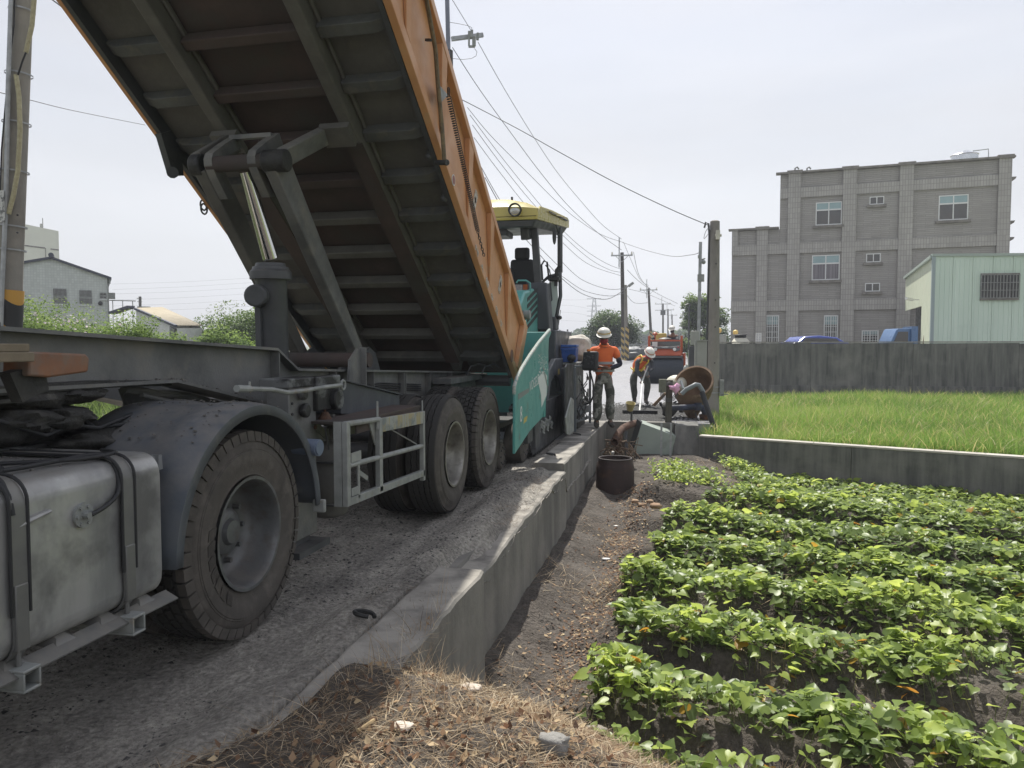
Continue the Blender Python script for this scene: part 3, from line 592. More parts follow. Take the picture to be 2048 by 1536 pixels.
# orange side marker block, wood packers and spring bolt on the goose neck
mb = MB(); a = [AX(60,703,-2.32), AX(172,708,-2.32), AX(180,716,-2.32), AX(177,744,-2.32), AX(100,755,-2.32), AX(58,752,-2.32)]; mb.prism(a, 0, (-.12,0,0)); ob('bed_support_block', mb, m_orange2, tl, bev=.008)
mb = MB().box(-2.46,-2.28,1.95,2.29,1.44,1.475).box(-2.45,-2.29,2.0,2.28,1.475,1.505); ob('packer', mb, M('dirty_timber', (.24,.2,.14), (.17,.14,.1), rough=.8), tl, bev=.004)
mb = MB().cyl((-2.36,2.2,1.38),(-2.36,2.2,1.585),.010,None,8).cyl((-2.36,2.2,1.565),(-2.36,2.2,1.58),.022,None,6)
mb.tube([(-2.36+.017*cos(t), 2.2+.017*sin(t), 1.50+.065*t/44) for t in np.arange(0, 44, .5)], .004, 5); ob('spring_bolt', mb, m_greyd, tl)
mb = MB().prism([(-2.40,2.25,1.40),(-2.40,2.40,1.43),(-2.40,2.42,1.33),(-2.40,2.3,1.29)],0,(.05,0,0)); ob('clamp', mb, m_grease, tl)
# landing leg with gear box and crank
leg = ob('landing_leg', MB().box(-2.42,-2.27,4.08,4.42,.30,1.28), m_steel, tl, bev=.008)
mb = MB().box(-2.46,-2.26,4.06,4.46,1.24,1.30).box(-2.30,-2.24,4.38,4.72,1.08,1.30).cyl((-2.2,4.62,1.14),(-2.36,4.62,1.14),.07,None,14).cyl((-2.22,4.22,1.10),(-2.26,4.22,1.10),.045,None,12).cyl((-2.22,4.2,1.2),(-2.26,4.2,1.2),.035,None,12); ob('gear_box', mb, m_smear, leg, bev=.01)
for k in range(7): pass
mb = MB()
for k in range(12): mb.cyl((-2.262,4.11,.5+k*.065),(-2.272,4.11,.5+k*.065),.008,None,8)
ob('pin_hole', mb, m_black, leg)
ob('leg_foot', MB().box(-2.5,-2.2,4.05,4.45,.22,.26).box(-2.39,-2.30,4.13,4.37,.26,.36), m_greyd, leg)
mb = MB().tube([AX(478,777,-2.2),AX(545,779,-2.2),AX(575,785,-2.2),AX(610,781,-2.2),AX(650,774,-2.19),AX(683,770,-2.18)],.013,8)
c = AX(686,770,-2.18); mb.tube([c+np.array([0,.03*cos(t),.03*sin(t)]) for t in np.linspace(0,2*pi,13)],.009,6,False); mb.cyl(AX(473,777,-2.2),AX(500,778,-2.2),.019,None,10); mb.cyl(AX(499,763,-2.2),AX(500,786,-2.2),.006,None,6)
ob('crank_handle', mb, m_lgrey, tl)
# wedge tool box
y0, y1 = 4.76, 5.86; m_box = M('toolbox_navy', (.058,.066,.082), (.045,.05,.06), sc=3, rough=.5, dust=(.14,.135,.12), bump=.1)
mb = MB().hexa([(-2.62,y0,1.03),(-2.26,y0,1.03),(-2.26,y1,.925),(-2.62,y1,.925)],[(-2.62,y0,1.26),(-2.26,y0,1.26),(-2.26,y1,1.085),(-2.62,y1,1.085)]); tb = ob('tool_box', mb, m_box, tl, bev=.004)
mb = MB().hexa([(-2.64,y0-.02,1.262),(-2.24,y0-.02,1.262),(-2.24,y1+.02,1.087),(-2.64,y1+.02,1.087)],[(-2.64,y0-.02,1.270),(-2.24,y0-.02,1.270),(-2.24,y1+.02,1.095),(-2.64,y1+.02,1.095)]); ob('lid', mb, m_box, tb)
def grit(n, f, smin, smax, seed):
    r = np.random.default_rng(seed); mb = MB()
    for i in range(n):
        c = f(r); s = r.uniform(smin, smax); mb.hexa([(c[0]-s,c[1]-s,c[2]),(c[0]+s,c[1]-s,c[2]),(c[0]+s,c[1]+s,c[2]),(c[0]-s,c[1]+s,c[2])],[(c[0]-s*.4,c[1]-s*.3,c[2]+s),(c[0]+s*.5,c[1]-s*.5,c[2]+s*.8),(c[0]+s*.4,c[1]+s*.5,c[2]+s*.9),(c[0]-s*.3,c[1]+s*.4,c[2]+s*.7)])
    return mb
def ong(r): y = r.uniform(y0, y1); return (r.uniform(-2.62,-2.26), y, 1.27-(y-y0)*.159)
o = ob('spilled_grit', grit(260, ong, .003, .011, 2), m_grav, tb); o['kind'] = 'stuff'
# shelf and bracket under it, air tank, valves
mb = MB().box(-2.64,-2.02,4.35,5.7,1.005,1.02).box(-2.04,-2.03,4.5,5.7,.93,1.005); ob('shelf', mb, m_red, tl)
mb = MB().beam((-2.3,4.40,1.02),(-2.3,4.78,.80),.012,.05).box(-2.36,-2.30,4.42,5.8,.86,.94); ob('shelf_bracket', mb, m_steel, tl)
mb = MB().lathe([(0,0.0),(.0,.07),(.015,.11),(.04,.132),(.46,.132),(.485,.11),(.50,.07),(.515,.0)], (-2.30,4.64,.35), (0,0,1), 28); at_ = ob('air_tank', mb, M('dusty_tank_grey', (.12,.117,.108), (.09,.087,.08), sc=6, rough=.75, dust=(.19,.18,.16), bump=.15), tl, smooth=50)
mb = MB().cyl((-2.30,4.68,.86),(-2.30,4.68,1.0),.028,None,10).cyl((-2.30,4.68,.96),(-2.30,4.68,.975),.05,None,10).cyl((-2.3,4.68,1.0),(-2.3,4.68,1.035),.032,None,6); ob('relief_valve', mb, at_.data.materials[0], at_)
mb = MB().tube([(-2.2,4.45,.83),(-2.2,4.43,.90),(-2.2,4.4,.98)],.007,6).tube([(-2.2,4.54,.86),(-2.2,4.52,.93),(-2.21,4.50,.97)],.007,6).box(-2.32,-2.19,4.49,4.75,.45,.46).box(-2.32,-2.19,4.49,4.75,.73,.74); o = ob('tank_pipe', mb, m_greyd, at_); o['kind'] = 'stuff'
ob('rubber_cone', MB().cyl((-2.25,4.5,1.02),(-2.25,4.5,1.065),.045,.022,12).cyl((-2.25,4.5,1.06),(-2.25,4.5,1.095),.008,None,6), m_rust, tl)
# side guard frame
sg = ob('side_guard', MB().box(-2.02,-1.985,4.26,4.31,.505,1.03), m_lgrey, tl, bev=.003)
gx0, gx1 = -2.02, -1.985
m_pat = M('patched_guard_paint', (.30,.31,.29), (.33,.28,.15), sc=1.6, rough=.6, mapping=(1,6,1), band=(.46,.56), c3=(.17,.19,.19), sc3=7, t3=(.52,.62))
def rail(name, ya, za, yb, zb, h, mat, x=None): 
    mb = MB().hexa([(gx0,ya,za),(gx1,ya,za),(gx1,yb,zb),(gx0,yb,zb)],[(gx0,ya,za+h),(gx1,ya,za+h),(gx1,yb,zb+h),(gx0,yb,zb+h)]); return ob(name, mb, mat, sg, bev=.003)
rail('rail', 4.83,.905,5.66,.88,.095, m_pat); rail('rail', 4.312,.505,5.7,.455,.05, m_lgrey)
ob('tube_rail', MB().cyl((-2.0,4.30,1.015),(-2.0,4.8,.995),.018,None,10), m_lgrey, sg); ob('tube_rail', MB().cyl((-2.0,4.31,.755),(-2.0,5.66,.70),.018,None,10), m_lgrey, sg)
ob('post', MB().box(gx0,gx1,4.775,4.828,.50,1.0), m_lgrey, sg, bev=.003); ob('post', MB().box(gx0,gx1,5.665,5.705,.42,.975), m_lgrey, sg, bev=.003)
ob('post', MB().box(-2.075,-2.022,4.26,4.268,.505,1.03), m_lgrey, sg)
mb = MB().cyl((-2.0,4.77,.93),(-2.0,4.77,1.12),.009,None,8).cyl((-2.0,5.68,.97),(-2.0,5.68,1.06),.006,None,6).box(-1.99,-1.982,4.315,4.46,.77,.83).box(-1.99,-1.982,4.315,4.43,.56,.61).box(-1.995,-1.985,4.42,4.445,.53,.76).prism([(-2.03,4.68,.985),(-2.03,4.78,.985),(-2.03,4.78,.82)],0,(.01,0,0)).beam((-2.01,4.45,.70),(-2.01,4.62,.62),.006,.03); o = ob('hinge_strip', mb, m_lgrey, sg); o['kind'] = 'stuff'
ob('stay_rod', MB().cyl((-2.03,5.1,.89),(-2.02,5.6,.72),.005,None,6), m_lgrey, sg)
ob('guard_arm', MB().box(-2.7,-2.03,4.9,4.95,.93,.97).box(-2.7,-2.03,5.6,5.65,.9,.94), m_steel, tl)
# hinge end of the chassis
mb = MB().prism([(-2.62,8.2,1.14),(-2.62,9.62,1.10),(-2.62,9.66,.98),(-2.62,9.5,.80),(-2.62,9.3,.98),(-2.62,8.2,1.0)],0,(.08,0,0)); ob('hinge_bracket', mb, m_steel, tl, bev=.006)
ob('chassis_box', MB().box(-2.66,-2.45,7.9,9.5,1.07,1.135), m_steel, tl, bev=.004)
ob('upright_bracket', MB().prism([(-2.62,5.62,1.16),(-2.62,5.86,1.15),(-2.62,5.86,1.47),(-2.62,5.80,1.47),(-2.62,5.66,1.38)],0,(.02,0,0)).box(-2.62,-2.55,5.85,5.865,1.12,1.48), m_steel, tl)
ob('rear_cross_tube', MB().cyl((-4.4,9.3,1.05),(-2.1,9.3,1.05),.07,None,14), m_greyd, tl)
ob('pivot_tube', MB().cyl((-4.3,6.1,1.37),(-2.62,6.1,1.37),.065,None,14), m_red, tl)
# ---- hoist cylinder
cx, cy = -3.25, 5.60
hc_ = ob('hoist_cylinder', MB().lathe([(0,.0),(0,.125),(.86,.125),(.87,.13),(.93,.13)], (cx,cy,1.16), (0,-.02,1), 28), m_greyd, tl, smooth=45)
ob('cylinder_collar', MB().lathe([(0,.13),(.0,.165),(.06,.165),(.08,.145),(.10,.14),(.105,.12),(.13,.115),(.135,.0)], (cx,cy-.018,2.03), (0,-.02,1), 28), m_greyd, hc_, smooth=30)
ob('trunnion_boss', MB().cyl((cx-.06,cy-.08,1.89),(cx+.0,cy-.26,1.885),.088,None,22), m_greyd, hc_, bev=.015)
ob('cylinder_rib', MB().beam((cx-.03,cy-.15,1.20),(cx-.04,cy-.15,1.80),.045,.03,(0,1,0)), m_greyd, hc_)
c_top = W3 = np.array([cx-.02, 5.30, 2.84])
ob('ram_rod', MB().cyl((cx,cy-.02,2.2),(cx-.06,5.34,2.84),.062,.050,28), m_chrome, hc_, smooth=60)
# ---- bed frame of reference: s along the bed towards its raised front, n normal to it
BA = atan(.674); BO = np.array([0, 9.26, 1.06]); BS = np.array([0, -cos(BA), sin(BA)]); BN = np.array([0, sin(BA), cos(BA)])
def bp(x, s, n): return BO+BS*s+BN*n+np.array([x,0,0])
def bbox(mb, x0, x1, s0, s1, n0, n1): return mb.hexa([bp(x0,s0,n0),bp(x1,s0,n0),bp(x1,s1,n0),bp(x0,s1,n0)],[bp(x0,s0,n1),bp(x1,s0,n1),bp(x1,s1,n1),bp(x0,s1,n1)])
SL = 8.3; XL, XR = -4.55, -2.0
bed = ob('dump_bed', bbox(MB(), XL+.06, XR-.06, -.05, SL, .14, .155), m_red, tl)
# the floor between the beams is rusty, outside them grey
ob('floor_edge', bbox(MB(), -2.62, XR-.062, .0, SL, .128, .139), m_under, bed); ob('floor_edge', bbox(MB(), XL+.062, -3.9, .0, SL, .128, .139), m_under, bed)
for xb in (-2.70, -3.83):
    mb = bbox(bbox(bbox(MB(), xb-.055, xb+.055, .3, SL, -.055, .128), xb-.085, xb-.056, .3, 7.5, .03, .128), xb+.056, xb+.09, .3, 7.5, .08, .128); ob('long_beam', mb, m_under, bed, bev=.012)
    ob('beam_doubler', bbox(bbox(MB(), xb-.075, xb+.075, .5, 3.9, -.068, -.056), xb-.09, xb-.06, .5, 3.2, -.066, .1), m_red, bed)
m_ribm = M('rib_steel', (.105,.108,.105), (.07,.072,.07), sc=4, rough=.7, bump=.2, c3=(.15,.14,.115), sc3=8, t3=(.52,.75))
ribs = [.43+.492*k for k in range(16)]
for s_ in ribs:
    for (xa, xb, xc) in ((-2.64, -2.20, -2.02), (-3.89, -4.35, -4.53)):
        sgn = 1 if xb > xa else -1
        mb = MB().hexa([bp(xa,s_-.05,.03),bp(xb,s_-.05,.03),bp(xb,s_+.05,.03),bp(xa,s_+.05,.03)],[bp(xa,s_-.055,.127),bp(xc,s_-.055,.127),bp(xc,s_+.055,.127),bp(xa,s_+.055,.127)])
        ob('cross_rib', mb, m_ribm, bed, bev=.006)
for s_ in [r_ for i, r_ in enumerate(ribs) if i < 9 or i % 3 == 0]:
    ob('centre_rib', bbox(MB(), -3.77, -2.76, s_-.045, s_+.045, .02, .127), m_red if s_ > 3 else m_under, bed, bev=.01)
mb = MB()
for (x0, x1) in ((XR-.10, XR-.06), (XL+.06, XL+.10)): bbox(mb, x0, x1, .05, SL, .0, .127)
ob('edge_channel', mb, m_greyd, bed)
# sides
for sd_, X, sg_ in (('near', XR, 1), ('far', XL, -1)):
    ox = lambda d: X-sg_*d
    side = ob('side_panel', bbox(MB(), min(ox(.06),ox(.045)), max(ox(.06),ox(.045)), .0, SL, .128, .84), m_orange if sg_ > 0 else m_under, bed)
    mb = MB().hexa([bp(ox(.055),-.05,0),bp(ox(0),-.05,.02),bp(ox(0),SL,.02),bp(ox(.055),SL,0)],[bp(ox(.044),-.05,.125),bp(ox(0),-.05,.115),bp(ox(0),SL,.115),bp(ox(.044),SL,.125)]); ob('bottom_rail', mb, m_orange, side, bev=.006)
    mb = MB().hexa([bp(ox(.044),-.0,.119),bp(ox(.012),-.0,.119),bp(ox(.012),SL,.119),bp(ox(.044),SL,.119)],[bp(ox(.044),-.0,.20),bp(ox(.030),-.0,.185),bp(ox(.030),SL,.185),bp(ox(.044),SL,.20)]); ob('sill_rail', mb, m_orange, side)
    mb = bbox(MB(), min(ox(.06),ox(-.02)), max(ox(.06),ox(-.02)), .0, SL, .76, .84); ob('top_rail', mb, m_orange, side, bev=.006)
    for k in range(8):
        s1 = 1.12+1.01*k; s0 = s1-.54
        if s1 > SL: break
        A = [bp(ox(.044),s0-.02,.19),bp(ox(.044),s0+.09,.19)]; Bq = [bp(ox(.044),s1+.05,.758),bp(ox(.044),s1-.12,.758)]
        o_ = lambda p, d: p+np.array([sg_*d,0,0])
        mb = MB().hexa([A[0],A[1],Bq[0],Bq[1]], [o_(A[0],.015),o_(A[1],.015),o_(Bq[0],.06),o_(Bq[1],.06)]); ob('side_rib', mb, m_orange, side, bev=.005)
    mb = MB().hexa([bp(ox(.044),-.05,.126),bp(ox(.044),.12,.126),bp(ox(.044),.12,.84),bp(ox(.044),-.05,.84)],[bp(ox(-.01),-.05,.126),bp(ox(-.01),.12,.126),bp(ox(-.03),.12,.84),bp(ox(-.03),-.05,.84)]); ob('corner_post', mb, m_orange, side, bev=.006)
    if sg_ > 0:
        mb = MB().lathe([(0,.0),(.004,.06),(.004,.075),(.0,.078)], bp(XR+.002,.45,.07), (1,0,0), 24); ob('round_boss', mb, m_orange2, side)
        bd = ob('emblem_disc', MB().lathe([(0,.05),(.004,.05),(.004,.0)], bp(XR+.001,3.32,.065), (1,0,0), 28), m_white, side)
        ob('emblem_mark', MB().lathe([(.0045,.041),(.0052,.041),(.0052,.0)], bp(XR+.001,3.32,.065), (1,0,0), 28).lathe([(.0055,.018),(.006,.018),(.006,0)], bp(XR+.001,3.32,.065), (1,0,0), 5), M('emblem_red', (.25,.06,.05), (.35,.2,.18), sc=60, rough=.6), side)
        m_let = M('worn_white_lettering', (.62,.62,.6), (.45,.33,.22), sc=30, rough=.6)
        r = random.Random(5); mb = MB()
        glyph = [[(0,0,0,1),(0,.5,.6,.5),(.6,0,.6,1),(-.1,.8,.7,.8)],[(0,0,.3,1),(.3,1,.6,0),(.1,.4,.5,.4)],[(0,0,0,1),(0,1,.6,1),(.6,1,.6,0),(0,.5,.6,.5),(0,0,.6,0)],[(.3,0,.3,1),(0,.5,.6,.5),(.1,.9,.5,.1),(.5,.9,.1,.1)],[(.6,1,0,1),(0,1,0,.55),(0,.55,.6,.5),(.6,.5,.6,0),(.6,0,0,0)],[(0,1,.6,1),(.6,1,.2,0),(0,.5,.6,.4)]]
        for k, g in enumerate(glyph):
            s0 = 2.42-k*.25; 
            for (a, b, c, d) in g:
                p0 = bp(XR+.003, s0-a*.17, .035+b*.06); p1 = bp(XR+.003, s0-c*.17, .035+d*.06); mb.beam(p0, p1, .014, .003, (1,0,0))
        for (s0, n0) in ((2.62,.45),(1.30,.42)):
            for (a, b, c, d) in glyph[2]+glyph[3]: mb.beam(bp(XR-.040, s0-a*.13, n0+b*.2), bp(XR-.040, s0-c*.13, n0+d*.2), .022, .004, (1,0,0))
        o = ob('lettering', mb, m_let, side); o['kind'] = 'stuff'
# tailgate (hinged at the top rail, hanging open) and front bulkhead
ob('tailgate', MB().hexa([bp(-4.5,-.14,.2),bp(-2.05,-.14,.2),bp(-2.05,-.08,.2),bp(-4.5,-.08,.2)],[bp(-4.5,-.10,.84),bp(-2.05,-.10,.84),bp(-2.05,-.05,.84),bp(-4.5,-.05,.84)]), m_orange2, bed)
ob('front_bulkhead', bbox(MB(), XL+.05, XR-.05, SL-.03, SL, .15, 1.0), m_orange, bed)
# pipe, spring and chain on the near side
def sidept(px, py, off=.03): 
    q = onp(px, py, 0, XR+off); return q
pp = [sidept(853,0,.05), sidept(871,100,.05), sidept(876,170,.05), sidept(884,255,.05), sidept(889,325,.05)]
pe = bp(XR+.05, (pp[0]-BO) @ BS+2.0, (pp[0]-BO) @ BN-.15)
ob('cover_pipe', MB().tube([pe]+pp, .019, 8), M('brown_pipe', (.10,.075,.045), (.2,.15,.08), sc=20, rough=.6), bed)
ob('pipe_bracket', MB().cyl(sidept(872,325,-.02), sidept(893,325,.08), .022, None, 8).ball(sidept(893,325,.07),.026).beam(sidept(852,80,.0),sidept(862,80,.06),.02,.02), m_grease, bed)
ob('bracket_plate', MB().prism([sidept(872,165,.02),sidept(893,190,.02),sidept(880,205,.02),sidept(876,210,.02)],0,(.012,0,0)), m_lgrey, bed)
a = sidept(897,192,.07); b = sidept(955,462,.07); mb = MB(); L = b-a; ln = np.linalg.norm(L); u = L/ln; p_ = np.cross(u, [1,0,0]); p_ /= np.linalg.norm(p_); q_ = np.cross(u, p_); turns = 62
T = np.linspace(0, 1, turns*9); mb.tube([a+L*t+p_*(.019*cos(t*turns*2*pi))+q_*(.019*sin(t*turns*2*pi)) for t in T], .0042, 4); ob('long_spring', mb, m_grease, bed, smooth=80)
mb = MB(); c0 = b; c1 = sidept(968,512,.06)
for k in range(9):
    c = c0+(c1-c0)*(k+.5)/9; e1 = p_ if k % 2 else np.array([1.,0,0])
    mb.tube([c+u*(.021*cos(t))+e1*(.012*sin(t)) for t in np.linspace(0, 2*pi, 9)], .004, 4, False)
for k in range(5):
    c = sidept(897,178,.07)+(a-sidept(897,178,.07))*k/5; mb.tube([c+u*(.014*cos(t))+np.array([1.,0,0])*(.009*sin(t)) for t in np.linspace(0, 2*pi, 9)], .004, 4, False)
ob('chain', mb, m_grease, bed)
# knuckle at left edge
mb = MB().prism([AX(330,262,-4.5),AX(352,310,-4.5),AX(356,352,-4.5),AX(334,348,-4.5),AX(310,268,-4.5)],0,(.06,0,0)).cyl(AX(345,345,-4.55),AX(345,345,-4.3),.05,None,10); ob('tailgate_catch', mb, m_greyd, bed)
for q in ((407,410),(408,418)): ob('rope_ring', MB().tube([AX(q[0],q[1],-4.55)+np.array([0,.05*cos(t),.05*sin(t)]) for t in np.linspace(0,2*pi,14)],.009,5), m_greyd, bed)
for s_ in (3.0, 3.5): ob('edge_lug', MB().ball(bp(XR-.12,s_+.15,.02),.035).cyl(bp(XR-.12,s_+.15,.0),bp(XR-.12,s_+.15,.12),.03,None,10), m_greyd, bed)
# ---- hoist linkage: curved clevis plates, cross tube, two box arms down to the chassis, links up to the bed
T0 = AX(440,322,-3.58); 
yT, zT = 5.30, 2.90
ob('cross_shaft', MB().cyl((-3.60,yT,zT),(-3.02,yT,zT),.062,None,20), m_rust if False else m_red, tl, smooth=50)
ob('shaft_end', MB().cyl((-3.12,yT,zT),(-2.93,yT,zT),.088,.085,22), m_grease, tl, bev=.012); ob('shaft_end', MB().cyl((-3.64,yT,zT),(-3.74,yT,zT),.088,.085,22), m_grease, tl, bev=.012)
for x in (-3.57, -3.20):
    prof = [(5.60,3.20),(5.42,3.09),(5.26,2.98),(5.235,2.93),(5.24,2.88),(5.30,2.80),(5.44,2.66)]
    inn = [(5.66,3.12),(5.48,3.02),(5.35,2.94),(5.33,2.91),(5.335,2.88),(5.38,2.82),(5.52,2.68)]
    mb = MB()
    for i in range(len(prof)-1):
        (ya,za),(yb,zb) = prof[i], prof[i+1]; (yc,zc),(yd,zd) = inn[i], inn[i+1]
        mb.hexa([(x-.035,ya,za),(x+.035,ya,za),(x+.035,yb,zb),(x-.035,yb,zb)],[(x-.035,yc,zc),(x+.035,yc,zc),(x+.035,yd,zd),(x-.035,yd,zd)])
    ob('clevis_plate', mb, m_steel, tl, smooth=50)
# arms: trapezoid boxes from the shaft down to the chassis pivots
for x, sx_ in ((-3.06, 1), (-3.66, -1)):
    A = [(yT-.14,zT-.02),(yT+.26,zT+.08),(7.05,1.30),(6.80,1.30)]
    A = [(yT-.05,zT-.06),(yT+.17,zT+.07),(6.95,1.36),(6.82,1.30)]
    ob('hoist_arm', MB().prism([(x-.05,y_,z_) for y_, z_ in A],0,(.10,0,0)), m_under if sx_ < 0 else m_steel, tl, bev=.012)
    ob('arm_pivot', MB().prism([(x-.10,6.55,1.22),(x-.10,7.15,1.22),(x-.10,7.02,1.42),(x-.10,6.88,1.48),(x-.10,6.74,1.42)],0,(.025,0,0)).prism([(x+.08,6.55,1.22),(x+.08,7.15,1.22),(x+.08,7.02,1.42),(x+.08,6.88,1.48),(x+.08,6.74,1.42)],0,(.025,0,0)).cyl((x-.13,6.88,1.36),(x+.13,6.88,1.36),.045,None,14), m_greyd, tl)
ob('shaft_brace', MB().beam((-3.57,5.55,3.17),(-3.20,5.55,3.17),.05,.035), m_steel, tl)
p0 = np.array([-2.84,yT,zT]); p1 = bp(-2.72, 3.95, -.06); 
ob('bed_link', MB().beam((-3.0,yT+.02,zT+.02), bp(-2.90,4.0,-.04), .07, .15, (0,1,0)), m_steel, tl, bev=.01)
ob('bed_link', MB().beam((-3.70,yT+.02,zT+.02), bp(-3.78,3.98,-.04), .09, .17, (0,1,0)), m_under, tl, bev=.01)
ob('bed_bracket', bbox(MB(), -2.92,-2.66,3.92,4.12,-.12,-.056), m_under, bed); ob('bed_bracket', bbox(MB(), -3.92,-3.68,3.92,4.12,-.12,-.056), m_under, bed)
mb = MB()
for k, dx in enumerate((0,.18)):
    mb.tube([(-2.5+dx,8.7,1.14),(-2.48+dx,8.8,1.24),(-2.42+dx,9.0,1.27),(-2.3+dx*.5,9.15,1.22)],.009,6)
ob('air_line', mb, m_greyd, tl)

# caked grease, hoses and small fittings
def lump(name, c, sc, mat, seed, par, amp=.6, freq=1.6):
    mb = MB().ball((0,0,0), 1, 20, 14); r_ = np.array(mb.v); d = fbm(r_[:,0]*1.3+seed+5, r_[:,1]*1.3+r_[:,2]*1.7+9, freq, 4, seed); r_ = r_*(1+amp*d)[:,None]*np.array(sc)+np.array(c); mb.v = [tuple(a) for a in r_]; return ob(name, mb, mat, par, smooth=70)
m_cake = M('caked_grease', (.03,.029,.027), (.10,.095,.085), sc=5, rough=.75, bump=1, bsc=22, band=(.5,.66))
for k, (px, py, sc_) in enumerate(((40,850,(.10,.2,.07)),(120,835,(.10,.16,.05)),(190,880,(.1,.2,.06)),(60,800,(.08,.22,.04)),(150,790,(.08,.16,.035)),(260,860,(.08,.12,.06)))): lump('grease_cake', AX(px, py, -2.68), sc_, m_cake, 5+k, tr)
mb = MB(); r_ = random.Random(15)
for k in range(5):
    y0_ = 2.4+.3*k; mb.tube([(-2.62,y0_,1.22-.05*k),(-2.60,y0_+.25,1.12),(-2.63,y0_+.5,1.16),(-2.68,y0_+.7,1.05)], .010, 6)
ob('brake_hose', mb, m_black, tr, smooth=70)
mb = MB()
for k in range(4):
    z_ = 1.20-.02*k; mb.tube([(-2.70,4.9,z_-.02),(-2.695,5.6,z_-.06-.02*k),(-2.695,6.5,z_-.05),(-2.69,7.6,z_-.12)], .007, 5)
ob('air_line', mb, m_black, tl, smooth=70)
mb = MB()
for y_, z_ in ((4.12,1.22),(4.38,1.22),(4.12,.98),(4.38,.98)): mb.cyl((-2.262,y_,z_),(-2.25,y_,z_),.014,None,6)
ob('leg_bolt', mb, m_rust, leg)['kind'] = 'stuff'
for y_ in (4.64, 4.92): 
    for k in range(4): ob('flange_bolt', MB().cyl((-2.71,y_+.05,1.05+k*.07),(-2.695,y_+.05,1.05+k*.07),.012,None,6), m_greyd, tl)
def fl(r): y = r.uniform(1.0, 4.3); return (r.uniform(-2.80,-2.62), y, (1.345+(y+1)*(1.30-1.345)/4.54 if y < 3.54 else 1.30-(y-3.54)*.21)+.017)
o = ob('spilled_grit', grit(240, fl, .003, .014, 9), m_grav, tl); o['kind'] = 'stuff'
def mg(r): a = r.uniform(radians(50), radians(130)); return (r.uniform(-2.75,-2.12), 3.45-.68*cos(a), .53+.682*sin(a))
o = ob('spilled_grit', grit(150, mg, .002, .007, 10), m_grav, m_shellob); o['kind'] = 'stuff'
def tk_(r): return (r.uniform(-2.7,-2.18), r.uniform(.8,2.7), 1.056)
o = ob('spilled_grit', grit(160, tk_, .002, .006, 11), m_grav, tank); o['kind'] = 'stuff'
# ================================================================ PAVER
pv = thing('asphalt_paver', (-3.2, 11, 0), 'teal road paver with a yellow canopy taking the load behind the dump trailer', 'road paver')
wx = -1.75
wp = [AX(a, b, wx) for a, b in ((1030,908),(1031,775),(1036,758),(1046,738),(1062,712),(1080,686),(1094,668),(1101,661),(1103,664),(1098,678),(1097,700),(1097,770),(1091,805),(1084,836),(1060,862))]
def TEAL():
    return m_green
wing = ob('hopper_wing', MB().prism(wp, 0, (-.03,0,0)), m_green, pv, bev=.006)
m_wear = M('worn_edge', (.45,.42,.38), (.2,.3,.28), sc=30, rough=.5)
e = [p+np.array([-.015,0,.008]) for p in (AX(1031,790,wx), AX(1031,775,wx),AX(1036,758,wx),AX(1046,738,wx),AX(1062,712,wx),AX(1080,686,wx),AX(1101,661,wx))]
ob('wing_edge', MB().tube(e, .022, 8), m_wear, wing)
w2 = [p+np.array([-2.9,0,0]) for p in wp]; ob('hopper_wing', MB().prism(w2, 0, (-.03,0,0)), m_green, pv)
# printed marks on the wing: white brand panel with dots, lettering, number, stripe
m_prt = M('print_white', (.62,.66,.64), None, rough=.5); m_prg = M('print_grey', (.2,.23,.22), None, rough=.5); m_pry = M('print_yellow', (.5,.4,.12), None, rough=.5)
def onwing(pts, mat, name, x=wx+.0015, par=wing): return ob(name, MB().prism([AX(a, b, x) for a, b in pts], 0, (.0012,0,0)), mat, par)
onwing([(1075,756),(1088,742),(1094,752),(1093,790),(1083,815),(1082,790)], m_prt, 'white_panel')
onwing([(1036,788),(1058,776),(1058,784),(1036,800)], m_prg, 'grey_stripe'); onwing([(1048,836),(1055,831),(1053,842),(1047,848)], m_pry, 'warning_sticker')
onwing([(1088,744),(1090,744),(1096,775),(1095,779)], m_prg, 'panel_stripe', wx+.004)
r = random.Random(3); mb = MB()
for k in range(90):
    u = r.random(); px = 1086+r.gauss(0, 5)-u*3; py = 752-u*44; s_ = .006+.006*(1-u); c = AX(px, py, wx+.002)
    if px < 1096: mb.box(c[0], c[0]+.0012, c[1]-s_*1.6, c[1]+s_*1.6, c[2]-s_, c[2]+s_)
o = ob('spray_dots', mb, m_prt, wing); o['kind'] = 'stuff'
a = AX(1059,784,wx+.003); b = AX(1079,760,wx+.003)
text('VÖGELE', 'lettering', .17, a, (0,1,.12), (0,0,1), m_prt, wing); text('8', 'numeral', .26, AX(1040,846,wx+.003), (0,1,.1), (0,0,1), m_prt, wing)
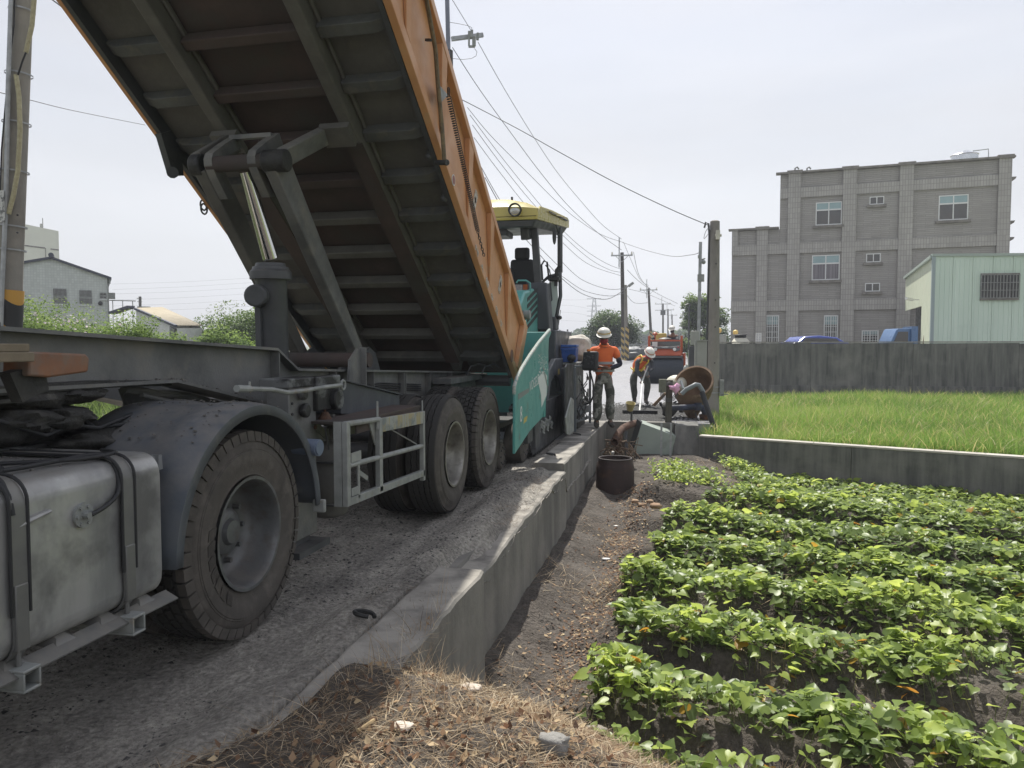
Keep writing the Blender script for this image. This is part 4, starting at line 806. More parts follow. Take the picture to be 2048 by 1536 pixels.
# hopper inside, conveyor tunnel wall
ob('hopper_back', MB().hexa([(-4.6,10.25,.5),(-1.83,10.25,.5),(-1.83,10.35,.5),(-4.6,10.35,.5)],[(-4.6,10.3,1.68),(-1.83,10.3,1.68),(-1.83,10.4,1.68),(-4.6,10.4,1.68)]), m_green, pv, bev=.01)
ob('hopper_floor', MB().box(-4.3,-2.1,8.6,10.25,.5,.56), m_grease, pv)
ob('push_beam', MB().box(-4.2,-2.1,8.35,8.55,.35,.6), m_greyd, pv, bev=.02)
for x0, y, r_ in ((-2.08,8.78,.17),(-1.93,9.42,.25),(-2.9,8.78,.17)):
    ob('push_roller', MB().lathe([(0,0),(0,r_*.86),(-.02,r_),(-.22,r_),(-.24,r_*.86),(-.24,0)], (x0,y,r_+.0), (1,0,0), 24), m_side, pv, smooth=30)
    mb = MB()
    for k in range(8): a = 2*pi*k/8; mb.cyl((x0,y+r_*.6*cos(a),r_+r_*.6*sin(a)),(x0+.015,y+r_*.6*cos(a),r_+r_*.6*sin(a)),.012,None,6)
    ob('roller_bolts', mb, m_greyd, pv)
# crawler
for x1 in (-1.92, -4.2):
    mb = MB(); x0 = x1-.30; n = 20; y0_, y1_, rr = 9.95, 12.4, .33
    path = [(y0_-rr*sin(t), rr+.02-rr*cos(t)) for t in np.linspace(0, pi, 12)]+[(y1_+rr*sin(t), rr+.02+rr*cos(t)) for t in np.linspace(0, pi, 12)]
    mb.prism([(x0,y_,z_) for y_, z_ in path], 0, (.30,0,0)); ct = ob('crawler_track', mb, m_greyd, pv)
    mb = MB(); L_ = [(y0_, .02),(y1_, .02)]
    for k in range(20):
        y_ = y0_+(y1_-y0_)*k/19; mb.box(x0-.01, x1+.012, y_-.045, y_+.045, .0, .03)
    for k in range(8):
        t = pi*k/7; c = (y0_-(rr+.01)*sin(t), rr+.02-(rr+.01)*cos(t)); mb.beam((x0-.01,c[0],c[1]),(x1+.012,c[0],c[1]),.09,.03,(0,-sin(t),-cos(t)))
    ob('track_pads', mb, m_grease, ct)
r = random.Random(9); mb = MB()
for k in range(9):
    c = np.array([-1.88+.01*k % .03, 10.15+.11*k, .36+.05*sin(k*2.1)]); mb.tube([c+np.array([.01*sin(3*t),.055*cos(t),.055*sin(t)]) for t in np.linspace(0,2*pi,11)], .011, 5, False)
ob('hanging_chain', mb, m_lgrey, pv)
ob('track_bracket', MB().box(-1.95,-1.86,9.75,10.1,.12,.5).box(-1.95,-1.87,9.3,9.6,.25,.6), m_greyd, pv, bev=.01)
# engine housing with louvres
hx = -2.30
hp = [AX(a, b, hx) for a, b in ((1079,668),(1046,668),(1040,640),(1046,600),(1056,586),(1074,590))]
hp = [(hx,10.45,1.68),(hx,12.3,1.68),(hx,12.3,2.34),(hx,11.9,2.40),(hx,11.2,2.30),(hx,10.75,2.0)]
hood = ob('engine_hood', MB().prism([(p[0],p[1],p[2]) for p in hp], 0, (-1.9,0,0)), m_green, pv, bev=.03)
mb = MB()
for k in range(5):
    z = 1.74+.105*k; y_ = 11.25
    mb.prism([(hx+.003,11.35,z),(hx+.003,12.15,z+.22),(hx+.003,12.15,z+.28),(hx+.003,11.35,z+.06)],0,(.004,0,0))
ob('louvre', mb, m_black, hood)
ob('exhaust_box', MB().box(-2.5,-2.3,10.95,11.2,1.72,2.02).cyl((-2.32,11.1,1.95),(-2.2,11.1,1.95),.07,None,14), m_lgrey, pv, bev=.012)
# headlamp in its green hoop
ctr = AD(1040,577,11.9); cx_, cy_, cz_ = ctr
mb = MB().tube([AD(a, b, 11.85) for a, b in ((1042,592),(1058,590),(1061,580),(1060,566),(1052,561),(1036,561),(1033,566))], .014, 8).tube([AD(1040,588,11.9),AD(1034,600,11.95)],.012,6); ob('lamp_hoop', mb, m_green, pv, smooth=60)
hl = ob('headlight', MB().box(cx_-.09,cx_+.13,cy_-.02,cy_+.10,cz_-.075,cz_+.075), m_black, pv, bev=.01)
ob('lens', MB().box(cx_-.078,cx_+.045,cy_-.028,cy_-.021,cz_-.06,cz_+.06), M('lamp_lens', (.5,.5,.5), (.25,.26,.27), sc=40, rough=.15, metal=.5), hl); ob('indicator', MB().box(cx_+.055,cx_+.125,cy_-.026,cy_-.021,cz_-.06,cz_+.06), M('amber_lens', (.35,.1,.03), (.25,.07,.03), sc=40, rough=.2), hl)
# operator station, side cabin frame with glass
gp = M('graphite_paint', (.075,.08,.092), (.06,.064,.074), sc=3, rough=.45)
ob('platform_box', MB().box(-4.1,-2.02,12.35,14.2,1.25,1.75), gp, pv, bev=.02); ob('console_column', MB().hexa([(-2.42,12.2,1.75),(-2.1,12.2,1.75),(-2.1,12.6,1.75),(-2.42,12.6,1.75)],[(-2.5,12.2,2.52),(-2.15,12.2,2.52),(-2.15,12.55,2.52),(-2.5,12.55,2.52)]), gp, pv, bev=.02)
D1 = 13.0
side_o = [AD(a, b, D1) for a, b in ((1083,640),(1084,560),(1094,548),(1116,544),(1120,548),(1120,590),(1113,625),(1108,660),(1086,658))]
ob('side_glass', MB().prism([AD(a, b, D1) for a, b in ((1087,570),(1114,560),(1116,596),(1109,636),(1090,636))], 0, (.0,.01,0)), M('tinted_glass', (.35,.42,.40), None, rough=.06, rv=.02), pv)
mb = MB(); fr = [(1085,660),(1086,563),(1098,553),(1118,549)]; mb.tube([AD(a, b, D1) for a, b in fr], .03, 6); mb.tube([AD(a, b, D1+.1) for a, b in ((1120,545),(1121,592),(1115,622),(1110,662))], .035, 6); mb.tube([AD(1100,562,D1),AD(1104,600,D1),AD(1098,606,D1)],.012,6).tube([AD(1086,592,D1),AD(1104,591,D1)],.01,6)
ob('cab_frame', mb, gp, pv, smooth=60)
q = AD(1097,648,D1); ob('side_box', MB().box(q[0]-.1,q[0]+.14,q[1]-.1,q[1]+.25,q[2]-.10,q[2]+.12), gp, pv, bev=.015)
q = AD(1100,676,D1); ob('rubber_buffer', MB().box(q[0]-.08,q[0]+.08,q[1]-.1,q[1]+.2,q[2]-.06,q[2]+.09), m_black, pv, bev=.04)
q = AD(1119,635,D1); ob('work_lamp', MB().cyl(q+[-.02,-.06,0],q+[0,.06,0],.035,None,12).tube([AD(1117,650,D1),AD(1121,620,D1)],.006,5), m_black, pv)
mb = MB().tube([AD(a, b, 12.75) for a, b in ((1085,560),(1083,530),(1088,522),(1094,524),(1098,560))], .016, 8).tube([AD(a, b, 12.75) for a, b in ((1091,530),(1099,540),(1102,556))], .010, 8); ob('grab_rail', mb, m_black, pv, smooth=60)
q = AD(1107,558,12.9); ob('arm_rest', MB().box(q[0]-.09,q[0]+.10,q[1]-.05,q[1]+.25,q[2]-.03,q[2]+.03), m_black, pv, bev=.012)
q = AD(1047,560,13.1); z = q[2]
seat = ob('operator_seat', MB().hexa([(q[0]-.24,q[1]-.1,z-.1),(q[0]+.24,q[1]-.1,z-.1),(q[0]+.24,q[1]+.05,z-.1),(q[0]-.24,q[1]+.05,z-.1)],[(q[0]-.20,q[1]-.16,z+.34),(q[0]+.2,q[1]-.16,z+.34),(q[0]+.2,q[1]-.06,z+.34),(q[0]-.2,q[1]-.06,z+.34)]).box(q[0]-.26,q[0]+.26,q[1]-.05,q[1]+.4,z-.25,z-.10), m_black, pv, bev=.07, seg=4)
ob('headrest', MB().box(q[0]-.13,q[0]+.13,q[1]-.16,q[1]-.06,z+.33,z+.54), m_black, seat, bev=.045, seg=3)
ob('seat_base', MB().box(q[0]-.2,q[0]+.2,q[1]-.0,q[1]+.4,1.7,z-.25), m_black, pv)
ob('lever', MB().tube([AD(1024,574,12.9),AD(1025,545,12.9)],.02,8).ball(AD(1025,541,12.9),.035), m_black, pv)
# canopy posts
ob('canopy_post', MB().beam(AD(1078,588,12.5), AD(1067,432,12.5), .11, .12, (0,1,0)), m_greyd, pv, bev=.012)
mb = MB(); pts = [AD(a, b, 13.9) for a, b in ((1092,429),(1108,434),(1117,446),(1120,466),(1120,545))]; mb.tube(pts, .048, 8); ob('canopy_post', mb, m_greyd, pv, smooth=60)
mb = MB().tube([AD(a, b, 12.9) for a, b in ((1120,532),(1113,540),(1112,572))], .03, 8); ob('post_sleeve', mb, m_black, pv, smooth=60)
mr = MB().lathe([(0,0),(0,.03),(.02,.055),(.03,.0)], AD(1107,473,13.3), (1,-.6,0), 20); 
for i, p in enumerate(mr.v): mr.v[i] = (p[0], p[1], AD(1107,473,13.3)[2]+(p[2]-AD(1107,473,13.3)[2])*2.6)
ob('mirror', mr.tube([AD(1109,468,13.3),AD(1118,470,13.6)],.012,6).tube([AD(1112,450,13.4),AD(1117,468,13.5)],.008,6), m_black, pv)
# canopy roof
def cano():
    mb = MB(); st = []
    for k, (x, dz) in enumerate(((-4.35,-.02),(-4.1,.12),(-3.4,.17),(-2.75,.14),(-2.45,.06),(-2.22,-.08))):
        y0c = 11.75; rows = [(y0c, 3.53, 0), (y0c+.02, 3.66, .2),(y0c+.3,3.74,.8),(y0c+1.2,3.80,1),(14.15,3.86+.10,1),(14.35,3.90,.5),(14.35,3.74,0)]
        st.append([(x+(.12 if k == 5 and j > 2 else 0), y_, z_+dz*(f+.0)) for j, (y_, z_, f) in enumerate(rows)])
    n = len(st[0])
    for r_ in st: mb.v += r_
    for i in range(len(st)-1):
        for j in range(n-1): a = i*n+j; mb.f.append((a, a+1, a+n+1, a+n))
    return mb
can = ob('canopy', cano(), m_yel, pv, smooth=50)
mb = MB().hexa([(-4.35,11.75,3.47),(-2.22,11.75,3.47),(-2.10,14.35,3.72),(-4.35,14.35,3.72)],[(-4.35,11.75,3.52),(-2.22,11.75,3.52),(-2.10,14.35,3.78),(-4.35,14.35,3.78)]); ob('canopy_edge', mb, m_yel, can, bev=.01)
ob('canopy_side', MB().prism([(-2.215,11.75,3.50),(-2.10,14.36,3.74),(-2.10,14.36,3.84),(-2.10,14.1,3.88),(-2.16,12.8,3.79),(-2.215,12.0,3.72),(-2.215,11.78,3.60)],0,(-.03,0,0)), m_yel, can, bev=.01)
ob('canopy_vent', MB().prism([(-2.165,12.5,3.70),(-2.095,14.1,3.80),(-2.095,14.1,3.825),(-2.165,12.5,3.725)],0,(.006,0,0)), m_black, can)
ob('canopy_lining', MB().hexa([(-4.3,11.8,3.36),(-2.3,11.8,3.36),(-2.2,14.2,3.58),(-4.3,14.2,3.58)],[(-4.32,11.77,3.468),(-2.24,11.77,3.468),(-2.12,14.3,3.718),(-4.32,14.3,3.718)]).box(-3.6,-2.75,11.9,12.4,3.26,3.36).beam((-2.5,12.1,3.30),(-2.45,12.6,3.40),.14,.2), m_greyd, can, bev=.02)
q = AD(1029,419,11.95); ob('canopy_lamp', MB().lathe([(.06,.105),(-.004,.105),(-.006,.092),(.03,.08)], q, (0,1,0), 22), m_black, can)
lz = MB().lathe([(0,.082),(-.006,.06),(-.01,0)], q+[0,.015,-.02], (0,1,0), 20); 
for i, p in enumerate(lz.v): lz.v[i] = (p[0], p[1], q[2]-.02+(p[2]-q[2]+.02)*.62)
ob('lamp_glass', lz, M('lamp_glass', (.6,.6,.55), (.4,.4,.38), sc=30, rough=.2, metal=.4), can)
ob('aerial_stub', MB().cyl((-2.75,12.3,3.86),(-2.75,12.3,3.94),.018,None,8), m_black, can)
# rear: screed, side gate, walkway, control box
ob('rear_body', MB().box(-4.3,-2.12,12.6,13.4,.25,1.25), m_greyd, pv, bev=.02)
ob('auger_tunnel', MB().box(-4.4,-1.9,12.5,13.0,.02,.45), m_grease, pv)
fx = -1.95
ob('side_arch', MB().prism([(fx,11.0,.72),(fx,11.35,1.12),(fx,11.9,1.28),(fx,13.2,1.28),(fx,13.2,.55),(fx,12.6,.62),(fx,12.3,.92),(fx,11.9,1.02),(fx,11.5,.92),(fx,11.25,.62)],0,(-.08,0,0)), m_guard, pv, bev=.015)
ob('arch_sticker', MB().prism([AX(a, b, fx+.002) for a, b in ((1116,738),(1119,737),(1119,748),(1116,750))],0,(.001,0,0)), m_pry, pv)
sc_ = ob('screed', MB().box(-4.6,-1.72,12.9,13.9,.04,.38), m_grease, pv, bev=.02)
ob('screed_top', MB().box(-4.5,-1.75,12.5,13.8,.38,1.12), m_greyd, sc_, bev=.02)
ob('side_gate', MB().prism([AX(a, b, -1.60) for a, b in ((1134,868),(1132,835),(1143,795),(1148,800),(1148,862),(1140,870))],0,(-.02,0,0)), m_lgrey, sc_, bev=.004)
fm = [AX(a, b, -1.60) for a, b in ((1149,735),(1152,729),(1178,727),(1182,733),(1182,845),(1160,862),(1148,864))]
ob('gate_plate', MB().prism([p+np.array([-.16,0,0]) for p in fm],0,(.02,0,0)), m_greyd, sc_)
mb = MB()
for a, b, c, d, t in ((1150,864,1150,735,.045),(1180,846,1180,733,.045),(1150,733,1180,731,.04),(1154,824,1180,816,.12),(1153,842,1178,834,.05)): mb.beam(AX(a,b,-1.61), AX(c,d,-1.61), .04, t)
ob('gate_frame', mb, m_guard, sc_, bev=.006)
r = random.Random(2); mb = MB()
for k in range(9):
    px = 1155+r.random()*22; py = 750+r.random()*50; mb.cyl(AX(px,py,-1.63),AX(px+r.uniform(-1,1),py+r.uniform(10,28),-1.63),.014,None,8)
for k in range(7):
    px = 1154+r.random()*22; py = 745+r.random()*70; c = AX(px,py,-1.63); mb.box(c[0]-.02,c[0]+.03,c[1]-.03,c[1]+.03,c[2]-.03,c[2]+.03)
o = ob('hydraulics', mb, m_lgrey, sc_); o['kind'] = 'stuff'
mb = MB()
for k in range(8):
    px = 1155+r.random()*20; py = 735+r.random()*70; P0 = [AX(px+7*sin(j*.9+k),py+j*8,-1.58) for j in range(6)]; mb.tube(P0, .010, 6)
ob('hoses', mb, m_black, sc_, smooth=70)
ob('spindle', MB().cyl(AX(1143,725,-1.8),AX(1143,680,-1.8)*[1,1,0]+[0,0,1.33],.035,None,10).ball(AX(1143,716,-1.8),.075,14,8,(1,1,.85)), m_grease, pv)
# control box on its arm in front of the operator
q = AD(1181,722,12.5); cb = ob('control_box', MB().box(-.13,.13,-.05,.05,-.16,.16), m_black, pv, loc=None, bev=.03, local=True)
cb.location = V(q)-rootloc(pv); cb.rotation_euler = (radians(-12), 0, radians(-14))
ob('knob', MB().cyl((-.04,-.0,.16),(-.04,0,.19),.04,None,12), M('orange_plastic', (.7,.2,.03), None, rough=.4), cb, local=True)
mb = MB(); r = random.Random(6)
for k in range(12): x, z = r.uniform(-.09,.09), r.uniform(-.12,.12); mb.cyl((x,-.05,z),(x,-.075,z),.012,None,8)
ob('buttons', mb, m_greyd, cb, local=True)
ob('cable', MB().tube([AD(1180,742,12.5),AD(1186,765,12.5),AD(1187,790,12.5),AD(1181,805,12.5),AD(1172,808,12.6)],.014,7), m_black, pv, smooth=70)
ob('box_arm', MB().tube([AD(1160,735,12.6),AD(1165,724,12.6),AD(1178,722,12.6)],.02,7), m_greyd, pv, smooth=70)
ob('side_tray', MB().box(-2.35,-1.72,12.65,14.9,1.17,1.20), m_lgrey, pv, bev=.004)
q = AD(1113,728,12.9); ob('step_box', MB().box(q[0]-.09,q[0]+.09,q[1]-.1,q[1]+.2,q[2]-.04,q[2]+.04).cyl((q[0]-.1,q[1]-.1,q[2]+.09),(q[0]+.12,q[1]-.1,q[2]+.09),.012,None,8), m_lgrey, pv, bev=.004)
ob('ladder_post', MB().tube([AD(1107,740,12.6),AD(1108,685,12.6)],.025,8), m_greyd, pv)
# cooler and sack riding on the paver
q = AD(1139,710,12.9); z0 = 1.205
m_blue = M('cooler_blue', (.035,.10,.36), (.03,.085,.3), sc=4, rough=.35); co = thing('cooler', (q[0],q[1],z0), 'bright blue plastic cooler standing on the side of the paver', 'cooler')
ob('cooler_body', MB().hexa([(q[0]-.115,q[1]-.1,z0),(q[0]+.115,q[1]-.1,z0),(q[0]+.115,q[1]+.18,z0),(q[0]-.115,q[1]+.18,z0)],[(q[0]-.13,q[1]-.12,z0+.25),(q[0]+.13,q[1]-.12,z0+.25),(q[0]+.13,q[1]+.2,z0+.25),(q[0]-.13,q[1]+.2,z0+.25)]), m_blue, co, bev=.015)
ob('lid', MB().box(q[0]-.135,q[0]+.135,q[1]-.125,q[1]+.205,z0+.253,z0+.30), m_blue, co, bev=.012); ob('lid_handle', MB().tube([(q[0]-.13,q[1]-.13,z0+.25),(q[0]-.13,q[1]-.15,z0+.22),(q[0]+.13,q[1]-.15,z0+.22),(q[0]+.13,q[1]-.13,z0+.25)],.008,6), m_blue, co)
def lumpy(name, c, rad, sc, mat, seed, par=None, amp=.18, freq=3.5, n=40, m=24, flat=None):
    mb = MB().ball((0,0,0), 1, n, m); r = np.array(mb.v); d = fbm(r[:,0]*1.3+seed+5, r[:,1]*1.3+r[:,2]*1.7+9, freq, 4, seed)
    r = np.sign(r)*np.abs(r)**.72; r *= (1+amp*d)[:,None]; r = r*np.array(sc)*rad+np.array(c)
    if flat is not None: r[:,2] = np.maximum(r[:,2], flat)
    mb.v = [tuple(a) for a in r]; return ob(name, mb, mat, par, smooth=70)
m_sack = M('canvas_sack', (.60,.57,.52), (.5,.47,.42), sc=3, rough=.9, bump=1.0, bsc=9, c3=(.27,.24,.2), sc3=6, t3=(.55,.75))
q = AD(1153,704,14.0); q[2] = 1.43; o = lumpy('sack', q, 1, (.27,.26,.235), m_sack, 4, amp=.22, freq=1.3, flat=1.2); setp(o, 'off-white crumpled canvas sack lying behind the blue cooler', 'sack')
# ================================================================ PEOPLE
def skin(name, J, E, mat, parent, sub=2, root=0, noise=None):
    me = bpy.data.meshes.new(name); me.from_pydata([j[:3] for j in J], E, []); o = bpy.data.objects.new(name, me); COL.objects.link(o)
    sm = o.modifiers.new('skin', 'SKIN'); sm.use_smooth_shade = True; sm.branch_smoothing = .6
    for i, sv in enumerate(me.skin_vertices[0].data): r_ = J[i][3]; sv.radius = r_ if hasattr(r_, '__len__') else (r_, r_); sv.use_root = (i == root)
    ss = o.modifiers.new('sub', 'SUBSURF'); ss.levels = sub; ss.render_levels = sub
    bpy.context.view_layer.update(); m2 = bpy.data.meshes.new_from_object(o.evaluated_get(bpy.context.evaluated_depsgraph_get()))
    bpy.data.objects.remove(o); m2.name = name; m2.materials.clear(); m2.materials.append(mat); o = bpy.data.objects.new(name, m2); COL.objects.link(o); o.parent = parent
    m2.shade_smooth()
    if noise:
        co = np.empty(len(m2.vertices)*3, np.float32); m2.vertices.foreach_get('co', co); co = co.reshape(-1, 3); no = np.array([v.normal[:] for v in m2.vertices])
        co += no*(fbm(co[:,0]+co[:,1]*.7+7, co[:,2]*.55+3, noise[1], 3, 3)*noise[0])[:,None]; m2.vertices.foreach_set('co', co.ravel()); m2.update()
    return o
def chain(J, E, pts, frm=None):
    i0 = len(J); J += pts; 
    if frm is not None: E.append((frm, i0))
    E += [(i0+k, i0+k+1) for k in range(len(pts)-1)]; return i0+len(pts)-1
m_skin = M('tanned_skin', (.20,.105,.07), (.17,.09,.06), rough=.6); m_camo = M('camouflage_trousers', (.16,.155,.14), (.07,.075,.065), sc=9, rough=.9, band=(.47,.53), c3=(.30,.30,.28), sc3=6, t3=(.55,.6), bump=.3, bsc=18)
m_camo2 = M('dark_work_trousers', (.075,.078,.07), (.05,.052,.048), sc=9, rough=.9, band=(.46,.54), bump=.3, bsc=18)
m_or = M('hi_vis_orange', (.80,.17,.045), (.72,.14,.04), sc=5, rough=.75, bump=.25, bsc=12); m_nvy = M('navy_sleeve', (.018,.018,.035), None, rough=.8); m_boot = M('worn_boot', (.10,.09,.08), (.05,.045,.04), sc=12, rough=.8)
m_hat = M('hard_hat_white', (.74,.72,.66), (.66,.64,.58), sc=4, rough=.35, coat=.3); m_tape = M('reflective_tape', (.33,.33,.33), None, rough=.4); m_redc = M('red_mask', (.32,.04,.05), None, rough=.7); m_gsh = M('dark_grey_shirt', (.055,.06,.075), (.045,.05,.06), rough=.85, bump=.2, bsc=15)
m_ytape = M('yellow_tape', (.75,.55,.10), None, rough=.5); m_glove = M('grey_glove', (.13,.14,.14), None, rough=.9)
def hand(J, E, wrist, wi, d, up, r=.0095, curl=.5, L=1., thumb=1):
    d = V(d).normalized(); up = V(up).normalized(); sd_ = d.cross(up).normalized(); w_ = V(wrist)
    palm = w_+d*.045*L; J.append((*palm, (.036*L,.018*L))); pi_ = len(J)-1; E.append((wi, pi_)); 
    for k, (o_, ln_) in enumerate(((-.030,.062),(-.010,.072),(.010,.068),(.029,.054))):
        b = palm+sd_*o_+d*.03; q1 = b+d*ln_*.55*L-up*(.010*curl); q2 = q1+(d*cos(curl*1.4)-up*sin(curl*1.4))*ln_*.45*L
        chain(J, E, [(*b, r*1.05), (*q1, r), (*q2, r*.8)], pi_)
    t0 = w_+d*.02+sd_*(-.034*thumb); t1 = t0+(d*.8-sd_*.6*thumb)*.035; t2 = t1+(d-up*.4)*.03; chain(J, E, [(*t0, r*1.2), (*t1, r*1.1), (*t2, r*.85)], wi)
def head_mesh(par, c, yaw, tilt, s=1.0):
    hp_ = bpy.data.objects.new('head_frame', None)
    def tf(mb):
        R = Matrix.Rotation(yaw, 3, 'Z') @ Matrix.Rotation(tilt, 3, 'X'); mb.v = [tuple(R @ Vector(p)*s+V(c)) for p in mb.v]; return mb
    return tf
def helmet(par, tf, band):
    mb = MB(); n = 28; prof = [(.0,.138),(.03,.136),(.06,.128),(.088,.11),(.11,.08),(.121,.045),(.125,.0)]
    mb.lathe(prof, (0,.0,.055), (0,0,1), n); mb.v = [(x*.88, y*1.0, z) for x, y, z in mb.v]
    h = ob('hard_hat', tf(mb), m_hat, par, local=True, smooth=60)
    b = MB(); 
    for k in range(n):
        a0, a1 = 2*pi*k/n, 2*pi*(k+1)/n
        def e(a, g): f = .045*max(0, -sin(a))**2+.014; return ((.1215+f*g)*cos(a), (.138+f*g)*sin(a), .055-.012*g*max(0,-sin(a)))
        b.add([e(a0,0), e(a1,0), e(a1,1), e(a0,1)], [(0,1,2,3)]); p_ = [e(a0,0), e(a1,0), e(a1,1), e(a0,1)]; b.add([(x,y,z-.008) for x,y,z in p_], [(0,1,2,3)]); b.add([e(a0,1), e(a1,1), (e(a1,1)[0],e(a1,1)[1],e(a1,1)[2]-.008),(e(a0,1)[0],e(a0,1)[1],e(a0,1)[2]-.008)], [(0,1,2,3)])
    ob('hat_brim', tf(b), m_hat, h, local=True)
    r_ = MB().lathe([(.084,.1375),(.084,.1400),(.103,.1370),(.103,.134)], (0,0,0), (0,0,1), n); r_.v = [(x*.885, y*1.005, z) for x, y, z in r_.v]; ob('hat_band', tf(r_), band, h, local=True)
    rd = MB().tube([(0,.09,.150),(0,.05,.174),(0,0,.181),(0,-.05,.174),(0,-.09,.150)],.009,6); ob('hat_ridge', tf(rd), m_hat, h, local=True, smooth=70); return h
def face(J, E, ni, c, tf0): pass
def add_head(body_par, tf, mask):
    mb = MB().ball((0,0,0), 1, 22, 16); v = np.array(mb.v)
    x, y, z = v[:,0]*.076, v[:,1]*.095, v[:,2]*.118
    jaw = np.clip(-z/.118, 0, 1); x *= 1-.28*jaw**1.5; y = np.where(y < 0, y*(1-.06*jaw), y*(1-.35*jaw))
    nose = np.exp(-((z+.005)/.022)**2-(x/.012)**2)*(y < 0)*.022; eye = np.exp(-((z-.018)/.012)**2-((np.abs(x)-.03)/.014)**2)*(y < 0)*.008
    y = y-nose+eye; chin = np.exp(-((z+.095)/.02)**2-(x/.03)**2)*(y < 0)*.012; y -= chin
    mb.v = list(zip(x, y, z)); return mb
def face_bits(par, tf, glasses, mask):
    for s_ in (-1, 1):
        ob('ear', tf(MB().ball((s_*.076,.005,.0),.02,8,6,(.35,.7,1.4))), m_skin, par, local=True, smooth=70)
        ob('eye', tf(MB().ball((s_*.03,-.082,.018),.010,8,6)), m_white, par, local=True)
    if glasses: ob('sunglasses', tf(MB().box(-.066,-.006,-.108,-.098,.004,.034).box(.006,.066,-.108,-.098,.004,.034).box(-.07,.07,-.106,-.100,.026,.032).box(-.078,-.07,-.105,.0,.024,.032).box(.07,.078,-.105,.0,.024,.032)), m_redc if glasses == 2 else m_black, par, local=True, bev=.004)
    if mask:
        mb = MB().ball((0,-.012,-.055), 1, 18, 10); mb.v = [(p[0]*.078, -.005+(p[1]+.012)*.103-.012, -.055+(p[2]+.055)*.062) for p in mb.v]; ob('face_mask', tf(mb), mask, par, local=True, smooth=70)
    else: ob('mouth', tf(MB().box(-.022,.022,-.098,-.092,-.056,-.05)), m_redc, par, local=True, bev=.002)
# --- person 1: stands on the wall, reads from his hands
def bodybase(): return [], []
P1 = AY(1207, 857, 13.1); P1[2] = .062
p1 = thing('person', P1, 'standing worker in orange shirt, camouflage trousers and white hard hat looking down at his hands', 'person', rz=radians(12))
hd1 = (-.01,-.065,1.565)
J, E = [], []
ch = chain(J, E, [(0,.02,.92,(.12,.075)),(0,.02,1.05,(.12,.08)),(0,.015,1.22,(.155,.10)),(0,.02,1.36,(.15,.085)),(0,.0,1.44,(.06,.06)),(0,-.03,1.50,(.052,.055)),(*hd1,.07)])
def arm(J, E, frm, s_, el, wr, rs=(.052,.042,.036,.027)):
    sh = (s_*.185,.02,1.36); return chain(J, E, [(*sh, rs[0]), (*[(sh[k]*.5+el[k]*.5) for k in range(3)], rs[1]), (*el, rs[1]*.9), (*[(wr[k]*.5+el[k]*.5) for k in range(3)], rs[2]), (*wr, rs[3])], frm)
elL, wrL = (.285,-.03,1.10), (.045,-.235,1.03); elR, wrR = (-.27,-.05,1.11), (-.07,-.25,1.06)
i = arm(J, E, 3, 1, elL, wrL); hand(J, E, wrL, i, (-.9,-.35,.1), (0,-.3,1), curl=.9, thumb=-1)
i = arm(J, E, 3, -1, elR, wrR); hand(J, E, wrR, i, (.9,-.3,.15), (0,-.3,1), curl=.9)
LEG = {1: [(.09,.02,.90,.095),(.10,.0,.70,.083),(.11,-.01,.49,.062),(.115,.02,.30,.056),(.12,.03,.10,.042)], -1: [(-.09,.02,.90,.095),(-.10,-.0,.70,.083),(-.105,-.015,.49,.062),(-.11,.01,.30,.056),(-.115,.03,.10,.042)]}
FT = {1: (.155,-.11,.04), -1: (-.13,-.13,.04)}
for s_ in (1,-1): chain(J, E, [(*q_[:3], q_[3]*.78) for q_ in LEG[s_]]+[(FT[s_][0]*.95,-.02,.055,.042),(*FT[s_],.034)], 0)
skin('body', J, E, m_skin, p1)
tf = head_mesh(p1, (-.01,-.075,1.57), radians(-6), radians(15), .95); hd = ob('head', tf(add_head(p1, tf, None)), m_skin, p1, local=True, smooth=80); face_bits(hd, tf, 1, m_redc); helmet(p1, tf, M('hat_band_ochre', (.5,.32,.1), None, rough=.6))
J, E = [], []; chain(J, E, [(0,.02,.87,(.165,.118)),(0,.02,1.0,(.165,.115)),(0,.015,1.20,(.175,.118)),(0,.02,1.36,(.165,.098)),(0,.005,1.425,(.085,.075))])
for s_, el in ((1, elL), (-1, elR)): sh = (s_*.18,.02,1.365); chain(J, E, [(*sh,.072),(*[sh[k]*.42+el[k]*.58 for k in range(3)],.066)], 3)
sh_ = skin('polo_shirt', J, E, m_or, p1, noise=(.022,5))
ob('collar', MB().lathe([(0,.072),(.03,.066),(.032,.074),(-.004,.088)], (0,-.005,1.43), (0,-.35,1), 18), m_or, sh_, local=True, smooth=60)
for z_ in (1.105, .975): mb = MB().lathe([(0,1),(.045,1)], (0,.017,z_), (0,0,1), 40); mb.v = [((x)*.186, .017+(y-.017)*.132, z_+(z-z_)) for x, y, z in mb.v]; ob('reflective_band', mb, m_tape, sh_, local=True, smooth=60)
J, E = [], []; chain(J, E, [(0,.02,1.02,(.15,.115)),(0,.02,.94,(.17,.13)),(0,.02,.86,(.175,.135))])
for s_ in (1,-1): a = LEG[s_]; chain(J, E, [(a[0][0],.02,.82,.118),(*a[1][:3],.106),(*a[2][:3],.09),(*a[3][:3],.088),(a[4][0],a[4][1]+.01,.12,.078)], 2)
skin('trousers', J, E, m_camo, p1, noise=(.03,6))
for s_, el, wr in ((1, elL, wrL), (-1, elR, wrR)):
    sh = (s_*.18,.02,1.365); J, E = [], []; a = [sh[k]*.45+el[k]*.55 for k in range(3)]; b = [wr[k]*.88+el[k]*.12 for k in range(3)]; chain(J, E, [(*a,.054),(*el,.048),(*[(el[k]+b[k])/2 for k in range(3)],.042),(*b,.034)]); skin('arm_sleeve', J, E, m_nvy, p1)
